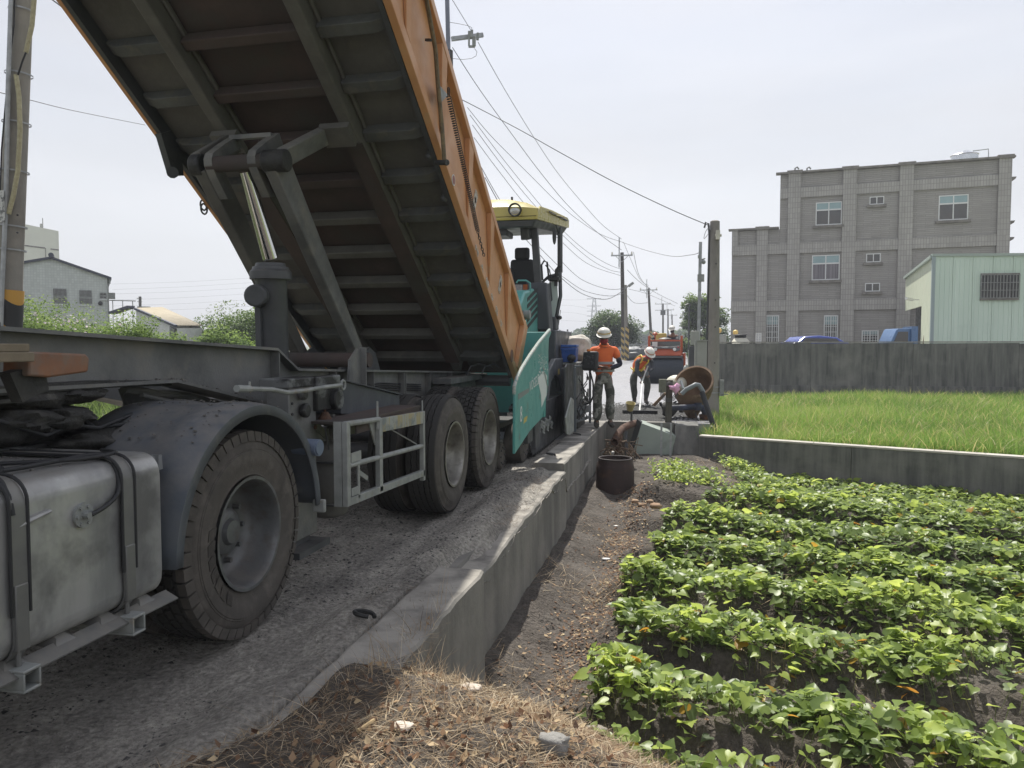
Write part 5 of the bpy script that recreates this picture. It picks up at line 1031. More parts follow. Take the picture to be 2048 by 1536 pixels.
for s_ in (1,-1):
    f = FT[s_]; J, E = [], []; chain(J, E, [(s_*.118,.035,.15,.052),(s_*.12,.04,.07,.052),(f[0]*.95,-.03,.055,.052),(f[0],f[1]-.01,.045,.044)]); skin('boot', J, E, m_boot, p1)
# --- person 2: stooped, rakes the mix
P2 = AY(1281, 811, 18.8); P2[2] = .03
p2 = thing('person', P2, 'stooping worker in orange vest with yellow stripes pushing a long handled lute', 'person', rz=radians(8))
J, E = [], []
ch = chain(J, E, [(-.08,.14,.85,(.11,.085)),(-.06,.02,.97,(.115,.08)),(-.01,-.14,1.07,(.15,.10)),(.06,-.27,1.13,(.14,.09)),(.10,-.35,1.16,(.06,.06)),(.13,-.42,1.19,(.05,.05))])
sL, eL, wL = (.24,-.25,1.10), (.25,-.40,.88), (.10,-.51,.80); sR, eR, wR = (-.10,-.27,1.09), (-.13,-.38,.84), (.0,-.46,.64)
for s0, e0, w0, th in ((sL,eL,wL,-1),(sR,eR,wR,1)):
    i = chain(J, E, [(*s0,.052),(*[(s0[k]+e0[k])/2 for k in range(3)],.045),(*e0,.040),(*[(w0[k]+e0[k])/2 for k in range(3)],.036),(*w0,.028)], 3)
    hand(J, E, w0, i, (.25*-th,-.4,-.7), (0,-1,.2), curl=1.2, thumb=th)
G2 = {1: [(.05,.10,.84,.10),(.13,-.02,.66,.082),(.17,-.04,.47,.064),(.15,.05,.28,.056),(.14,.10,.11,.042)], -1: [(-.13,.12,.84,.10),(-.17,.04,.66,.082),(-.17,.0,.47,.064),(-.15,.08,.28,.056),(-.14,.12,.11,.042)]}
for s_ in (1,-1): a = [(*q_[:3], q_[3]*.78) for q_ in G2[s_]]; chain(J, E, a+[(a[4][0],a[4][1]-.04,.055,.042),(a[4][0]+s_*.03,a[4][1]-.15,.04,.034)], 0)
skin('body', J, E, m_skin, p2)
tf = head_mesh(p2, (.15,-.45,1.255), radians(24), radians(40), .95); hd = ob('head', tf(add_head(p2, tf, None)), m_skin, p2, local=True, smooth=80); face_bits(hd, tf, 1, m_redc); helmet(p2, tf, M('hat_band_red', (.5,.15,.1), None, rough=.6))
J, E = [], []; chain(J, E, [(-.08,.14,.90,(.15,.115)),(-.06,.01,.99,(.145,.11)),(-.01,-.14,1.07,(.16,.11)),(.06,-.27,1.13,(.15,.095)),(.08,-.31,1.15,(.08,.07))])
for s0, e0, w0 in ((sL,eL,wL),(sR,eR,wR)): chain(J, E, [(*s0,.062),(*[(s0[k]+e0[k])/2 for k in range(3)],.055),(*e0,.050),(*[w0[k]*.8+e0[k]*.2 for k in range(3)],.038)], 3)
skin('shirt', J, E, m_gsh, p2, noise=(.015,8))
J, E = [], []; chain(J, E, [(-.08,.16,.87,(.165,.13)),(-.06,.02,.985,(.16,.125)),(-.01,-.14,1.07,(.172,.122)),(.06,-.26,1.125,(.145,.108)),(.075,-.29,1.145,(.085,.078))])
vs = skin('safety_vest', J, E, m_or, p2, noise=(.018,6))
mb = MB()
for s_ in (-1,1):
    mb.tube([(-.08+s_*.09,.02,.82),(-.06+s_*.10,-.09,.90),(-.01+s_*.10,-.23,.985),(.06+s_*.085,-.35,1.06),(.08+s_*.07,-.38,1.14),(.06+s_*.08,-.28,1.225),(.0+s_*.1,-.10,1.17),(-.05+s_*.1,.05,1.09)], .018, 6)
mb.tube([(-.07-.165,.06,.91),(-.07-.12,-.03,.86),(-.07,-.06,.85),(-.07+.12,-.03,.86),(-.07+.165,.06,.91)], .02, 6); ob('vest_stripe', mb, m_ytape, vs, local=True, smooth=70)
J, E = [], []; chain(J, E, [(-.08,.15,.92,(.165,.135)),(-.06,.13,.84,(.17,.14))])
for s_ in (1,-1): a = G2[s_]; chain(J, E, [(a[0][0],a[0][1],.80,.115),(*a[1][:3],.106),(*a[2][:3],.09),(*a[3][:3],.08),(a[4][0],a[4][1],.13,.064)], 1)
skin('trousers', J, E, m_camo2, p2, noise=(.025,6))
for s_ in (1,-1): a = G2[s_][4]; J, E = [], []; chain(J, E, [(a[0],a[1],.20,.058),(a[0],a[1]+.01,.07,.055),(a[0]+s_*.02,a[1]-.08,.055,.052),(a[0]+s_*.03,a[1]-.17,.045,.042)]); skin('boot', J, E, m_boot, p2)
for w0, e0 in ((wL,eL),(wR,eR)): J, E = [], []; chain(J, E, [(*[w0[k]*.75+e0[k]*.25 for k in range(3)],.038),(*w0,.04),(w0[0],w0[1]-.03,w0[2]-.05,.042),(w0[0]+.01,w0[1]-.04,w0[2]-.09,.03)]); skin('glove', J, E, m_glove, p2, 1)
def loc2(p): c, s_ = cos(radians(8)), sin(radians(8)); return np.array([P2[0]+p[0]*c-p[1]*s_, P2[1]+p[0]*s_+p[1]*c, P2[2]+p[2]])
lb = AZ(1279, 826, .05); lt = loc2((.10,-.53,.84)); lu = (lt-lb); lm = loc2((.0,-.49,.62))
lute = thing('asphalt_lute', lb, 'long white handled lute with a wide black blade held by the stooping worker', 'rake')
ob('handle', MB().tube([lb, lm+[0,-.03,0], lt+lu*.15], .019, 8), m_white, lute, smooth=60)
ob('blade', MB().box(lb[0]-.36,lb[0]+.38,lb[1]-.03,lb[1]+.03,.02,.11), m_black, lute, bev=.006); ob('stay', MB().tube([lb+[-.13,0,.03],lb+[0,.02,.22],lb+[.13,0,.03]],.006,6), m_lgrey, lute)
# ================================================================ ROLLER
RX, RY = -.60, 30.0; rl = thing('road_roller', (RX,RY,0), 'orange tandem road roller with a wide dark drum facing the camera', 'road roller')
m_ro = M('roller_orange', (.42,.085,.035), (.36,.075,.03), sc=3, rough=.4); m_dr = M('drum_dark', (.025,.032,.042), (.04,.045,.055), sc=4, rough=.4, metal=.4, mapping=(.3,3,3))
ob('drum', MB().lathe([(-.70,.0),(-.70,.50),(-.68,.52),(-.02,.52),(-.02,.515),(.02,.515),(.02,.52),(.68,.52),(.70,.5),(.70,0)], (RX-.0,RY,.53), (1,0,0), 40), m_dr, rl, smooth=30)
ob('drum', MB().lathe([(-.70,.0),(-.70,.50),(-.68,.52),(.68,.52),(.70,.5),(.70,0)], (RX,RY+2.3,.53), (1,0,0), 40), m_dr, rl, smooth=30)
def P(x, y, z): return (RX+x, RY+y, z)
ob('drum_frame', MB().box(RX-.62,RX+.62,RY-.15,RY+2.3,.95,1.12).box(RX-.78,RX-.70,RY-.2,RY+.2,.5,1.1).box(RX+.70,RX+.78,RY-.2,RY+.2,.5,1.1), m_ro, rl, bev=.02)
ob('front_body', MB().hexa([P(-.64,-.30,1.08),P(.64,-.30,1.08),P(.64,.9,1.08),P(-.64,.9,1.08)],[P(-.58,-.12,1.42),P(.58,-.12,1.42),P(.58,.9,1.42),P(-.58,.9,1.42)]), m_ro, rl, bev=.04)
ob('scraper', MB().box(RX-.66,RX+.66,RY-.36,RY-.28,1.00,1.08), m_greyd, rl)
pn = MB().prism([P(-.56,-.20,1.30),P(-.40,-.21,1.24),P(-.26,-.19,1.36),P(.26,-.19,1.36),P(.40,-.21,1.24),P(.56,-.20,1.30),P(.56,-.12,1.48),P(.3,-.12,1.44),P(-.3,-.12,1.44),P(-.56,-.12,1.48)],0,(0,-.035,0)); ob('lamp_panel', pn, m_greyd, rl, bev=.008)
for s_ in (-1,1): ob('headlight', MB().lathe([(0,.0),(.012,.05),(.0,.062)], P(s_*.36,-.24,1.33), (0,-1,0), 16), m_white, rl); ob('indicator', MB().lathe([(0,.0),(.012,.03),(.0,.036)], P(s_*.50,-.23,1.41), (0,-1,0), 12), m_redc, rl)
text('HAMM', 'lettering', .085, P(-.13,-.205,1.385), (1,0,0), (0,.1,1), m_prt, rl)
for s_ in (-1,1): ob('roll_post', MB().box(RX+s_*.62-.045,RX+s_*.62+.045,RY+.1,RY+.2,1.1,1.86), m_ro, rl, bev=.01)
ob('roll_bar', MB().box(RX-.58,RX+.58,RY+.11,RY+.19,1.64,1.70), m_ro, rl, bev=.008)
ob('windscreen', MB().box(RX-.56,RX+.56,RY+.12,RY+.13,1.42,1.635), m_glass, rl); ob('paper', MB().box(RX-.50,RX-.30,RY+.10,RY+.112,1.43,1.62), m_white, rl)
for s_ in (-1,1): ob('work_lamp', MB().box(RX+s_*.45-.05,RX+s_*.45+.05,RY+.08,RY+.16,1.72,1.80), m_black if s_ < 0 else m_lgrey, rl, bev=.01)
ob('dashboard', MB().lathe([(0,.0),(0,.24),(.02,.26),(.05,.2),(.09,.0)], P(-.02,.45,1.72), (0,0,1), 20), m_greyd, rl, smooth=50)
ob('rear_hood', MB().box(RX-.40,RX+.02,RY+1.3,RY+2.0,1.1,1.98), m_pry, rl, bev=.03); ob('beacon', MB().cyl(P(-.42,.9,1.6),P(-.42,.9,1.92),.035,None,8).lathe([(0,.10),(.07,.10),(.12,.03),(.12,0)], P(-.42,.9,1.90), (0,0,1), 14), m_ro, rl)
ob('side_mirror', MB().tube([P(.68,.1,1.25),P(.74,.1,1.45),P(.70,.1,1.65)],.02,8), m_black, rl); ob('side_tank', MB().box(RX+.66,RX+.78,RY-.05,RY+.5,.85,1.18), m_ro, rl, bev=.02); ob('operator_seat', MB().box(RX+.05,RX+.5,RY+.95,RY+1.4,1.15,1.45).box(RX+.05,RX+.5,RY+1.36,RY+1.46,1.4,1.75), m_black, rl, bev=.03)
pd = P(.28,1.1,0); p3 = thing('person', (pd[0],pd[1],1.45), 'roller driver in dark clothes and white hard hat sitting on the orange roller', 'person', rz=radians(-25))
J, E = [], []; chain(J, E, [(0,.05,.06,(.15,.12)),(0,.06,.22,(.16,.11)),(0,.02,.40,(.17,.10)),(0,-.02,.50,(.08,.07)),(0,-.05,.57,.055)])
for s_ in (-1,1):
    i = chain(J, E, [(s_*.20,.02,.42,.055),(s_*.25,-.10,.26,.045),(s_*.18,-.32,.22,.035)], 2); hand(J, E, (s_*.18,-.32,.22), i, (-s_*.3,-.9,-.1), (0,0,1), curl=1.2, thumb=-s_)
    chain(J, E, [(s_*.10,-.05,.05,.09),(s_*.12,-.42,.05,.07),(s_*.12,-.45,-.30,.05),(s_*.12,-.55,-.33,.04)], 0)
skin('body', J, E, m_skin, p3)
J, E = [], []; chain(J, E, [(0,.05,.04,(.165,.13)),(0,.06,.22,(.175,.12)),(0,.02,.40,(.185,.11)),(0,-.01,.47,(.10,.085))])
for s_ in (-1,1): chain(J, E, [(s_*.20,.02,.42,.068),(s_*.25,-.10,.26,.056),(s_*.185,-.30,.22,.044)], 2)
skin('jacket', J, E, m_gsh, p3, noise=(.02,6))
J, E = [], []; chain(J, E, [(0,.05,.08,(.15,.12)),(0,.05,.02,(.15,.12))])
for s_ in (-1,1): chain(J, E, [(s_*.10,-.05,.05,.10),(s_*.12,-.42,.05,.082),(s_*.12,-.45,-.30,.065)], 1)
skin('trousers', J, E, m_camo2, p3)
tf = head_mesh(p3, (0,-.07,.655), 0, radians(20)); hd = ob('head', tf(add_head(p3, tf, None)), M('dark_balaclava', (.02,.02,.02), None), p3, local=True, smooth=80); face_bits(hd, tf, 1, m_black); helmet(p3, tf, m_lgrey)
# ================================================================ PUMP CORNER
pu = thing('water_pump', (.1, 15.3, 0), 'rusty field pump with a big round tilted cowl beside the concrete pole', 'water pump')
m_cowl = M('cowl_brown', (.19,.12,.07), (.12,.075,.045), sc=4, rough=.75, c3=(.3,.22,.14), sc3=5, t3=(.55,.75), bump=.2); m_cream = M('cream_enamel', (.62,.6,.5), (.5,.48,.4), sc=3, rough=.5)
c = AD(1388,765,15.2); axc = V((-.25,-.75,.60)).normalized()
co_ = ob('cowl', MB().lathe([(.0,.40),(.03,.40),(.03,.36),(-.18,.34),(-.42,.24),(-.52,.10),(-.54,0)], c, axc, 32), [m_cowl], pu, smooth=40); co_.modifiers.new('s','SOLIDIFY').thickness = .012
a = AD(1383,790,15.0); ob('funnel_body', MB().lathe([(0,.34),(-.10,.33),(-.34,.20),(-.52,.10),(-.60,.09)], a+[0,.25,.05], (-.05,-.15,1), 24), m_cowl, pu, smooth=45)
ob('cream_dome', MB().ball(AD(1352,768,15.6), .22, 20, 12, (1,1,.85)), m_cream, pu, smooth=60)
m_pvc = M('grey_pvc', (.20,.225,.235), (.16,.18,.19), sc=6, rough=.5)
ob('elbow_pipe', MB().tube([AD(x, y, 14.7) for x, y in ((1363,788),(1372,779),(1384,773),(1391,769),(1398,770),(1403,778),(1407,785))], .044, 12).tube([AD(1362,762,14.9),AD(1367,778,14.75)],.03,8), m_pvc, pu, smooth=70)
ob('outlet_hose', MB().tube([AD(1404,784,14.7),AD(1414,815,14.55),AD(1424,843,14.4),AD(1435,872,14.3)], .052, 12), m_black, pu, smooth=70)
ob('discharge_pipe', MB().tube([AD(x, y, 14.9) for x, y in ((1340,816),(1365,815),(1395,813),(1404,815),(1409,824),(1410,832))], .058, 12).cyl(AD(1396,806,14.9),AD(1397,820,14.9),.075,None,12), M('blue_black_pipe', (.03,.04,.075), (.03,.03,.035), sc=5, rough=.6), pu, smooth=60)
ob('riser_pipe', MB().cyl(AD(1410,830,14.9),AD(1409,870,14.9)+[0,0,-.3],.10,None,16).box(*[v for v in (AD(1410,830,14.9)[0]-.11,AD(1410,830,14.9)[0]+.11,AD(1410,830,14.9)[1]-.1,AD(1410,830,14.9)[1]+.1,AD(1410,834,14.9)[2],AD(1410,829,14.9)[2])]), m_rust, pu, smooth=50)
ob('rust_sheet', MB().prism([AD(1412,800,15),AD(1418,812,15),AD(1432,866,15),AD(1412,868,15)],0,(0,.02,0)), m_rust, pu)
ob('flap_plate', MB().prism([AD(1328,786,15.3),AD(1336,786,15.3),AD(1310,813,15.3),AD(1305,810,15.3)],0,(.0,.03,.01)), m_cowl, pu)
r = random.Random(8); mb = MB()
for k in range(26):
    p = AD(1322+r.random()*70, 806+r.random()*18, 15.2+r.random()*.5); p[2] = max(p[2], .02); mb.beam(p, p+np.array([r.uniform(-.16,.16),r.uniform(-.1,.1),r.uniform(-.02,.10)]), .03+.03*r.random(), .02+.03*r.random())
o = ob('engine_parts', mb, m_grease, pu); o['kind'] = 'stuff'
ob('pump_casing', MB().lathe([(0,.0),(0,.12),(.05,.15),(.2,.15),(.25,.10),(.32,.0)], AD(1325,818,15.1), (1,-.2,0), 18), m_grease, pu, smooth=50)
ob('guy_hose', MB().tube([AD(1390,826,14.8),AD(1396,840,14.7),AD(1402,858,14.6)],.012,6).tube([AD(1392,842,14.6),AD(1400,870,14.5)],.01,6), m_black, pu)
bb = AD(1337,846,14.35); bb[2] = -.3; mp_ = thing('meter_post', bb, 'weathered timber post carrying a small grey meter box at the pump', 'post')
tp = AD(1339,760,14.35)
ob('post', MB().beam(AD(1336,868,14.35), tp, .125, .10, (0,1,0)), M('weathered_timber', (.10,.09,.07), (.065,.06,.05), sc=6, mapping=(6,6,.5), rough=.9, bump=.4), mp_, bev=.008)
q = AD(1325,772,14.3); ob('meter_box', MB().box(q[0]-.07,q[0]+.07,q[1]-.06,q[1]+.06,q[2]-.12,q[2]+.13), M('old_grey_green', (.20,.21,.165), (.15,.155,.12), sc=5, rough=.7), mp_, bev=.008)
q = AD(1347,765,14.35); ob('box_hood', MB().box(q[0]-.08,q[0]+.06,q[1]-.05,q[1]+.05,q[2]-.05,q[2]+.03), M('old_cream_metal', (.33,.34,.25), (.25,.26,.2), sc=5, rough=.7), mp_, bev=.005)
mb = MB()
for k in range(4): mb.tube([AD(1338+12*cos(t)*(1+.15*k), 781+17*sin(t)+2*k, 14.25) for t in np.linspace(0, 2*pi, 14)], .007, 5)
ob('coiled_wire', mb, m_greyd, mp_)
mb = MB(); cc = AD(1350,776,14.15); r = random.Random(4); rim = [AD(1350+(9+4*(k % 2))*cos(t)+r.uniform(-2,2), 776+(7+6*((k//2) % 2))*sin(t)+r.uniform(-2,2), 14.14+.03*(k % 2)) for k, t in enumerate(np.linspace(0, 2*pi, 13)[:-1])]
mb.add([cc-[0,.02,0]]+rim, [(0, 1+k, 1+(k+1) % 12) for k in range(12)]); o = ob('pink_cloth', mb, M('pink_cloth', (.75,.42,.6), (.65,.34,.5), sc=12, rough=.8), None, loc=cc, smooth=80); o.modifiers.new('s','SOLIDIFY').thickness = .01; setp(o, 'crumpled pink cloth tied to the timber post by the pump', 'cloth')
# steel drum standing in the ditch
dc = np.array([-.93, 11.15, -.86]); dr = thing('rusty_drum', dc, 'dark rusty open steel drum standing in the ditch at the wall foot', 'drum')
ob('shell', MB().lathe([(0,.275),(.0,.282),(.55,.28),(.60,.27),(.66,.245),(.69,.245),(.69,.225),(.60,.23),(.1,.26)], dc, (0,0,1), 36), M('drum_rust_dark', (.045,.026,.022), (.032,.02,.018), sc=3, rough=.7, mapping=(1,1,.3), c3=(.10,.05,.03), sc3=4, t3=(.55,.75), bump=.3), dr, smooth=45)
ob('rim_ring', MB().tube([dc+np.array([.24*cos(t),.24*sin(t),.69]) for t in np.linspace(0,2*pi,37)],.012,6,False), M('rim_dark', (.05,.04,.04), None, rough=.6), dr, smooth=70)
# big tilted grey green box
bx_ = M('grey_green_sheet', (.31,.35,.31), (.26,.30,.265), sc=2, rough=.6, c3=(.2,.22,.19), sc3=3, t3=(.6,.8)); D0 = 13.7
fr4 = [AD(a, b, D0) for a, b in ((1283,846),(1352,872),(1344,919),(1264,910))]; bk4 = [AD(a, b, D0+.75) for a, b in ((1274,838),(1334,853),(1330,900),(1262,890))]
tb_ = thing('tilted_cabinet', (fr4[3]), 'large pale grey-green sheet metal cabinet lying tilted in the ditch', 'cabinet')
ob('cabinet_body', MB().hexa(fr4[::-1], bk4[::-1]), bx_, tb_, bev=.01)
dk = [AD(a, b, D0+.02) for a, b in ((1274,838),(1284,846),(1265,911),(1257,905),(1262,880))]; ob('open_end', MB().prism(dk,0,(-.01,.3,0)), m_black, tb_)
for px in (1322, 1341): q = AD(px,845+(px-1322)*.1,13.35); st = thing('steel_stake', (q[0],q[1],-.95), 'thin steel stake driven in front of the tilted cabinet, '+('left one of two' if px == 1322 else 'right one of two'), 'stake', 'steel stakes by the tilted cabinet'); ob('rod', MB().beam((q[0],q[1],-.95), (q[0]+.01,q[1],q[2]), .035,.02), m_galv, st)
# pipes, bucket and debris in the pit
pp_ = thing('bent_pipe', AD(1230,880,13.2), 'bent rusty steel pipe lying in the ditch below the stooping worker', 'pipe')
ob('pipe_run', MB().tube([AD(x, y, d) for x, y, d in ((1229,885,12.6),(1236,868,12.9),(1246,856,13.2),(1258,850,13.5),(1272,846,13.9))], [.055,.05,.05,.05,.05], 14, False), m_rust, pp_, smooth=60).modifiers.new('s','SOLIDIFY').thickness = -.012
for k, (a, b, d, e_, t_) in enumerate((((1252,862,13.0),(1254,925,12.9),0,0,.05),((1238,875,12.9),(1231,915,12.8),0,0,.045),((1244,870,13.3),(1240,905,13.1),0,0,.03))):
    ob('support_post', MB().beam(AD(*a), AD(*b), t_, t_), m_rust if k else m_greyd, pp_)
ob('white_cap', MB().ball(AD(1226,906,12.9),.035,12,8), m_white, pp_)
r = random.Random(12); mb = MB()
for k in range(70):
    p = AD(1212+r.random()*60, 880+r.random()*35, 12.7+r.random()*.7); mb.tube([p, p+np.array([r.uniform(-.1,.1),r.uniform(-.1,.1),r.uniform(-.15,.1)]), p+np.array([r.uniform(-.2,.2),r.uniform(-.1,.1),r.uniform(-.3,.05)])], r.choice((.006,.010,.016)), 5)
o = ob('pit_debris', mb, M('debris_brown', (.10,.06,.04), (.22,.17,.12), sc=9, rough=.9), None); setp(o, 'tangle of wires, sticks and rusty scraps between wall and tilted cabinet', 'debris', kind='stuff')
q = AD(1263,815,13.7); bk = thing('bucket_on_stick', q, 'yellow plastic scoop upturned on a short stick over the ditch', 'scoop')
ob('scoop', MB().lathe([(0,.055),(.14,.085),(.145,.09),(.14,.08),(.01,.05),(0,0)], q+[-.03,0,-.05], (.15,-.35,1), 20), M('dull_yellow', (.42,.36,.16), (.35,.3,.14), rough=.5), bk, smooth=60); ob('stick', MB().cyl(q+[-.0,.02,-.30], q+[0,.0,0], .02, None, 8), m_greyd, bk)
ob('sheet_edge', MB().beam(AD(1288,828,14.5)+[0,0,0],AD(1318,838,14.4),.25,.012), m_grease, bk) if False else None
# concrete pole by the pump
def pole(name, base, h, r0, r1, mat, label, n=20): 
    t = thing(name, base, label, 'utility pole'); b = V(base); p = ob('shaft', MB().lathe([(0,r0),(h,r1),(h+.02,r1*.7),(h+.02,0)], b, (0,0,1), n), mat, t, smooth=50); return t
B1 = AD(1424,875,17.0); B1[2] = -1.0
t1 = pole('concrete_pole', B1, AD(1428,443,17)[2]+1.0, .16, .105, m_pole, 'bare concrete pole rising beside the rusty pump and grey cabinets')
zt1 = AD(1428,443,17)[2]
ob('insulator', MB().cyl((B1[0]+.06,B1[1]-.16,zt1-.42),(B1[0]+.06,B1[1]-.16,zt1-.22),.05,None,10).cyl((B1[0]+.0,B1[1]-.14,zt1-.33),(B1[0]+.14,B1[1]-.14,zt1-.33),.03,None,8), m_cream, t1)
ob('service_pipe', MB().tube([(B1[0]-.16,B1[1]-.05,-.3),(B1[0]-.12,B1[1]-.03,zt1-.3),(B1[0]-.14,B1[1]-.03,zt1-.05),(B1[0]-.20,B1[1]-.05,zt1-.02),(B1[0]-.23,B1[1]-.05,zt1-.14)],.022,8), m_greyd, t1, smooth=70)
for z in (.55,.42): ob('band', MB().lathe([(0,.158),(.02,.157)], (B1[0],B1[1],z), (0,0,1), 20), m_galv, t1)
ob('switch', MB().box(B1[0]+.15,B1[0]+.24,B1[1]-.1,B1[1],.36,.72).cyl((B1[0]+.16,B1[1]-.1,.4),(B1[0]+.33,B1[1]-.1,.4),.012,None,6), m_lgrey, t1)
mb = MB()
for z in (2.5, 1.9, 3.3, 1.1): mb.cyl((B1[0]+.03,B1[1]-.15,z),(B1[0]+.03,B1[1]-.12,z),.015,None,8)
ob('step_hole', mb, m_black, t1)
m_cab = M('cabinet_grey', (.33,.34,.31), (.28,.29,.26), sc=3, rough=.5, c3=(.2,.2,.18), sc3=6, t3=(.62,.8))
q = AD(1402,730,16.6); c1 = thing('pole_cabinet', (q[0],q[1],-.1), 'tall pale grey electrical cabinet fixed to the concrete pole by the pump', 'electrical cabinet')
zt_ = AD(1402,682,16.6)[2]; ob('body', MB().box(q[0]-.10,q[0]+.12,q[1]-.1,q[1]+.1,AD(1402,748,16.6)[2],zt_), m_cab, c1, bev=.008); ob('lid', MB().box(q[0]-.13,q[0]+.14,q[1]-.13,q[1]+.12,zt_+.002,zt_+.02), m_cab, c1); ob('door', MB().box(q[0]-.145,q[0]-.102,q[1]-.09,q[1]+.09,AD(1402,745,16.6)[2],zt_-.03), m_cab, c1, bev=.004)
q = AD(1388,700,19.5); c2 = thing('roadside_cabinet', (q[0],q[1],0), 'dark slender grey cabinet behind the pole cabinet at the road edge', 'electrical cabinet')
ob('body', MB().box(q[0]-.12,q[0]+.12,q[1]-.12,q[1]+.12,0,AD(1388,692,19.5)[2]), m_greyd, c2, bev=.01); ob('upper_box', MB().box(q[0]-.09,q[0]+.13,q[1]-.1,q[1]+.1,AD(1388,690,19.5)[2],AD(1388,662,19.5)[2]), m_cab, c2, bev=.01); ob('side_door', MB().box(q[0]-.15,q[0]-.125,q[1]-.1,q[1]+.1,.1,AD(1388,700,19.5)[2]), m_cab, c2)
q = AD(1376,740,24); q[2] = .02; lumpy('tmp', (q[0],q[1],.45), 1, (.16,.2,.45), m_cab, 7); o = bpy.data.objects['tmp']; o.name = 'wrapped_bollard'; setp(o, 'pale wrapped bundle standing on the road edge behind the roller', 'bundle')
# slim steel mast with cameras
q = AD(1396,700,20.5); ms = thing('camera_mast', (q[0],q[1],0), 'slim galvanised mast with a plate and small cameras left of the concrete pole', 'mast')
zm = lambda py: AD(1400,py,20.5)[2]; qx = lambda px, py=600: AD(px,py,20.5)
ob('mast', MB().beam((q[0],q[1],0),(AD(1401,486,20.5)[0],q[1],zm(484)),.085,.06), m_galv, ms); ob('sign_plate', MB().box(qx(1401)[0]-.09,qx(1401)[0]+.09,q[1]-.06,q[1]-.05,zm(564),zm(549)), m_lgrey, ms)
ob('speed_dome', MB().ball(AD(1407,524,20.4),.06,14,10).tube([AD(1402,520,20.5),AD(1410,517,20.4)],.02,8).ball(AD(1404,598,20.4),.045,12,8).box(qx(1399)[0]-.06,qx(1399)[0]-.0,q[1]-.1,q[1]-.03,zm(517),zm(511)), m_lgrey, ms)
q = AD(1378,640,33); lp2 = thing('curved_lamp_post', (q[0],q[1],0), 'short grey lamp post with bent top standing left of the camera mast', 'lamp post')
ob('tube', MB().tube([(q[0],q[1],0),(q[0],q[1],AD(1378,615,33)[2]),AD(1381,609,33),AD(1376,608,33),AD(1371,611,33)],.035,8), m_greyd, lp2, smooth=70)
# ---- left pole, striped, with cable guards
D9 = 10.4; b0 = AD(12,672,D9); tpz = AD(50,-250,D9); b0 = np.array([*b0[:2], -.3]); base_ = AD(14,660,D9); top_ = AD(54,-200,D9)
dirp = (top_-base_)/np.linalg.norm(top_-base_); bb_ = base_-dirp*((base_[2]+.3)/dirp[2])
lp = thing('striped_pole', bb_, 'near concrete pole at the left edge with yellow and black warning band', 'utility pole'); LPL = np.linalg.norm(top_-bb_)
ob('shaft', MB().lathe([(0,.185),(LPL,.115)], bb_, dirp, 28), m_pole, lp, smooth=50)
def onpole(s_, extra=.0): return bb_+dirp*s_
s650 = np.linalg.norm(base_-bb_); r_at = lambda s_: .185-.07*s_/LPL
m_band = bpy.data.materials.new('warning_band'); m_band.use_nodes = True; t_ = m_band.node_tree; wv = t_.nodes.new('ShaderNodeTexWave'); wv.inputs['Scale'].default_value = .62; wv.inputs['Phase Offset'].default_value = 3.6; g_ = t_.nodes.new('ShaderNodeTexCoord'); mpp = t_.nodes.new('ShaderNodeMapping'); mpp.inputs['Rotation'].default_value = (0, .75, 0)
t_.links.new(g_.outputs['Object'], mpp.inputs[0]); t_.links.new(mpp.outputs[0], wv.inputs[0]); rp_ = t_.nodes.new('ShaderNodeValToRGB'); rp_.color_ramp.interpolation = 'CONSTANT'; rp_.color_ramp.elements[0].color = (.02,.02,.022,1); rp_.color_ramp.elements[1].position = .5; rp_.color_ramp.elements[1].color = (.50,.27,.05,1)
t_.links.new(wv.outputs[1], rp_.inputs[0]); t_.links.new(rp_.outputs[0], t_.nodes['Principled BSDF'].inputs['Base Color']); t_.nodes['Principled BSDF'].inputs['Roughness'].default_value = .6
ob('warning_band', MB().lathe([(0,r_at(0)+.004),(s650+.55,r_at(0)+.004-.007)], bb_, dirp, 28), m_band, lp, smooth=50)
mb = MB().tube([AD(x, y, D9-.22) for x, y in ((2,655),(5,560),(11,430),(14,300),(16,180),(20,60),(24,-60))], .028, 8); ob('conduit', mb, m_galv, lp, smooth=70)
mb = MB().tube([AD(x, y, D9-.21) for x, y in ((32,150),(38,190),(40,260),(36,340),(27,390),(17,428))], .030, 10).tube([AD(x, y, D9-.21) for x, y in ((70,-20),(64,50),(52,105))], .030, 10); cgd = ob('cable_guard', mb, M('cable_guard_cream', (.42,.38,.24), (.3,.27,.17), sc=20, rough=.6), lp, smooth=70)
ob('guard_clips', MB().tube([AD(x, y, D9-.24) for x, y in ((52,105),(44,125),(36,150))], .012, 6), m_black, lp, smooth=70)
mb = MB()
for z in (22, 150, 248, 345, 455, 502): 
    s_ = np.linalg.norm(AD(30,z,D9)-bb_); mb.lathe([(0,r_at(s_)+.032),(.02,r_at(s_)+.032)], onpole(s_), dirp, 24)
o = ob('steel_band', mb, m_galv, lp); o['kind'] = 'stuff'
ob('cable', MB().tube([AD(x, y, D9-.2) for x, y in ((-2,440),(3,300),(16,150),(28,50),(30,-40))], .010, 6), m_black, lp, smooth=70)
ob('number_plate', MB().box(0,.09,-.004,0,0,.42), M('worn_plate', (.5,.5,.48), (.15,.15,.15), sc=18, rough=.6, band=(.5,.56)), lp, loc=None, local=True).location = V(AD(-1,445,D9-.25)-bb_)
mb = MB()
for y_ in (178, 465, 430): s_ = AD(26,y_*1.0,D9-.2); mb.ball(AD(33 if y_ < 400 else 35, y_, D9-.19), .014, 8, 6)
ob('step_hole', mb, m_black, lp)
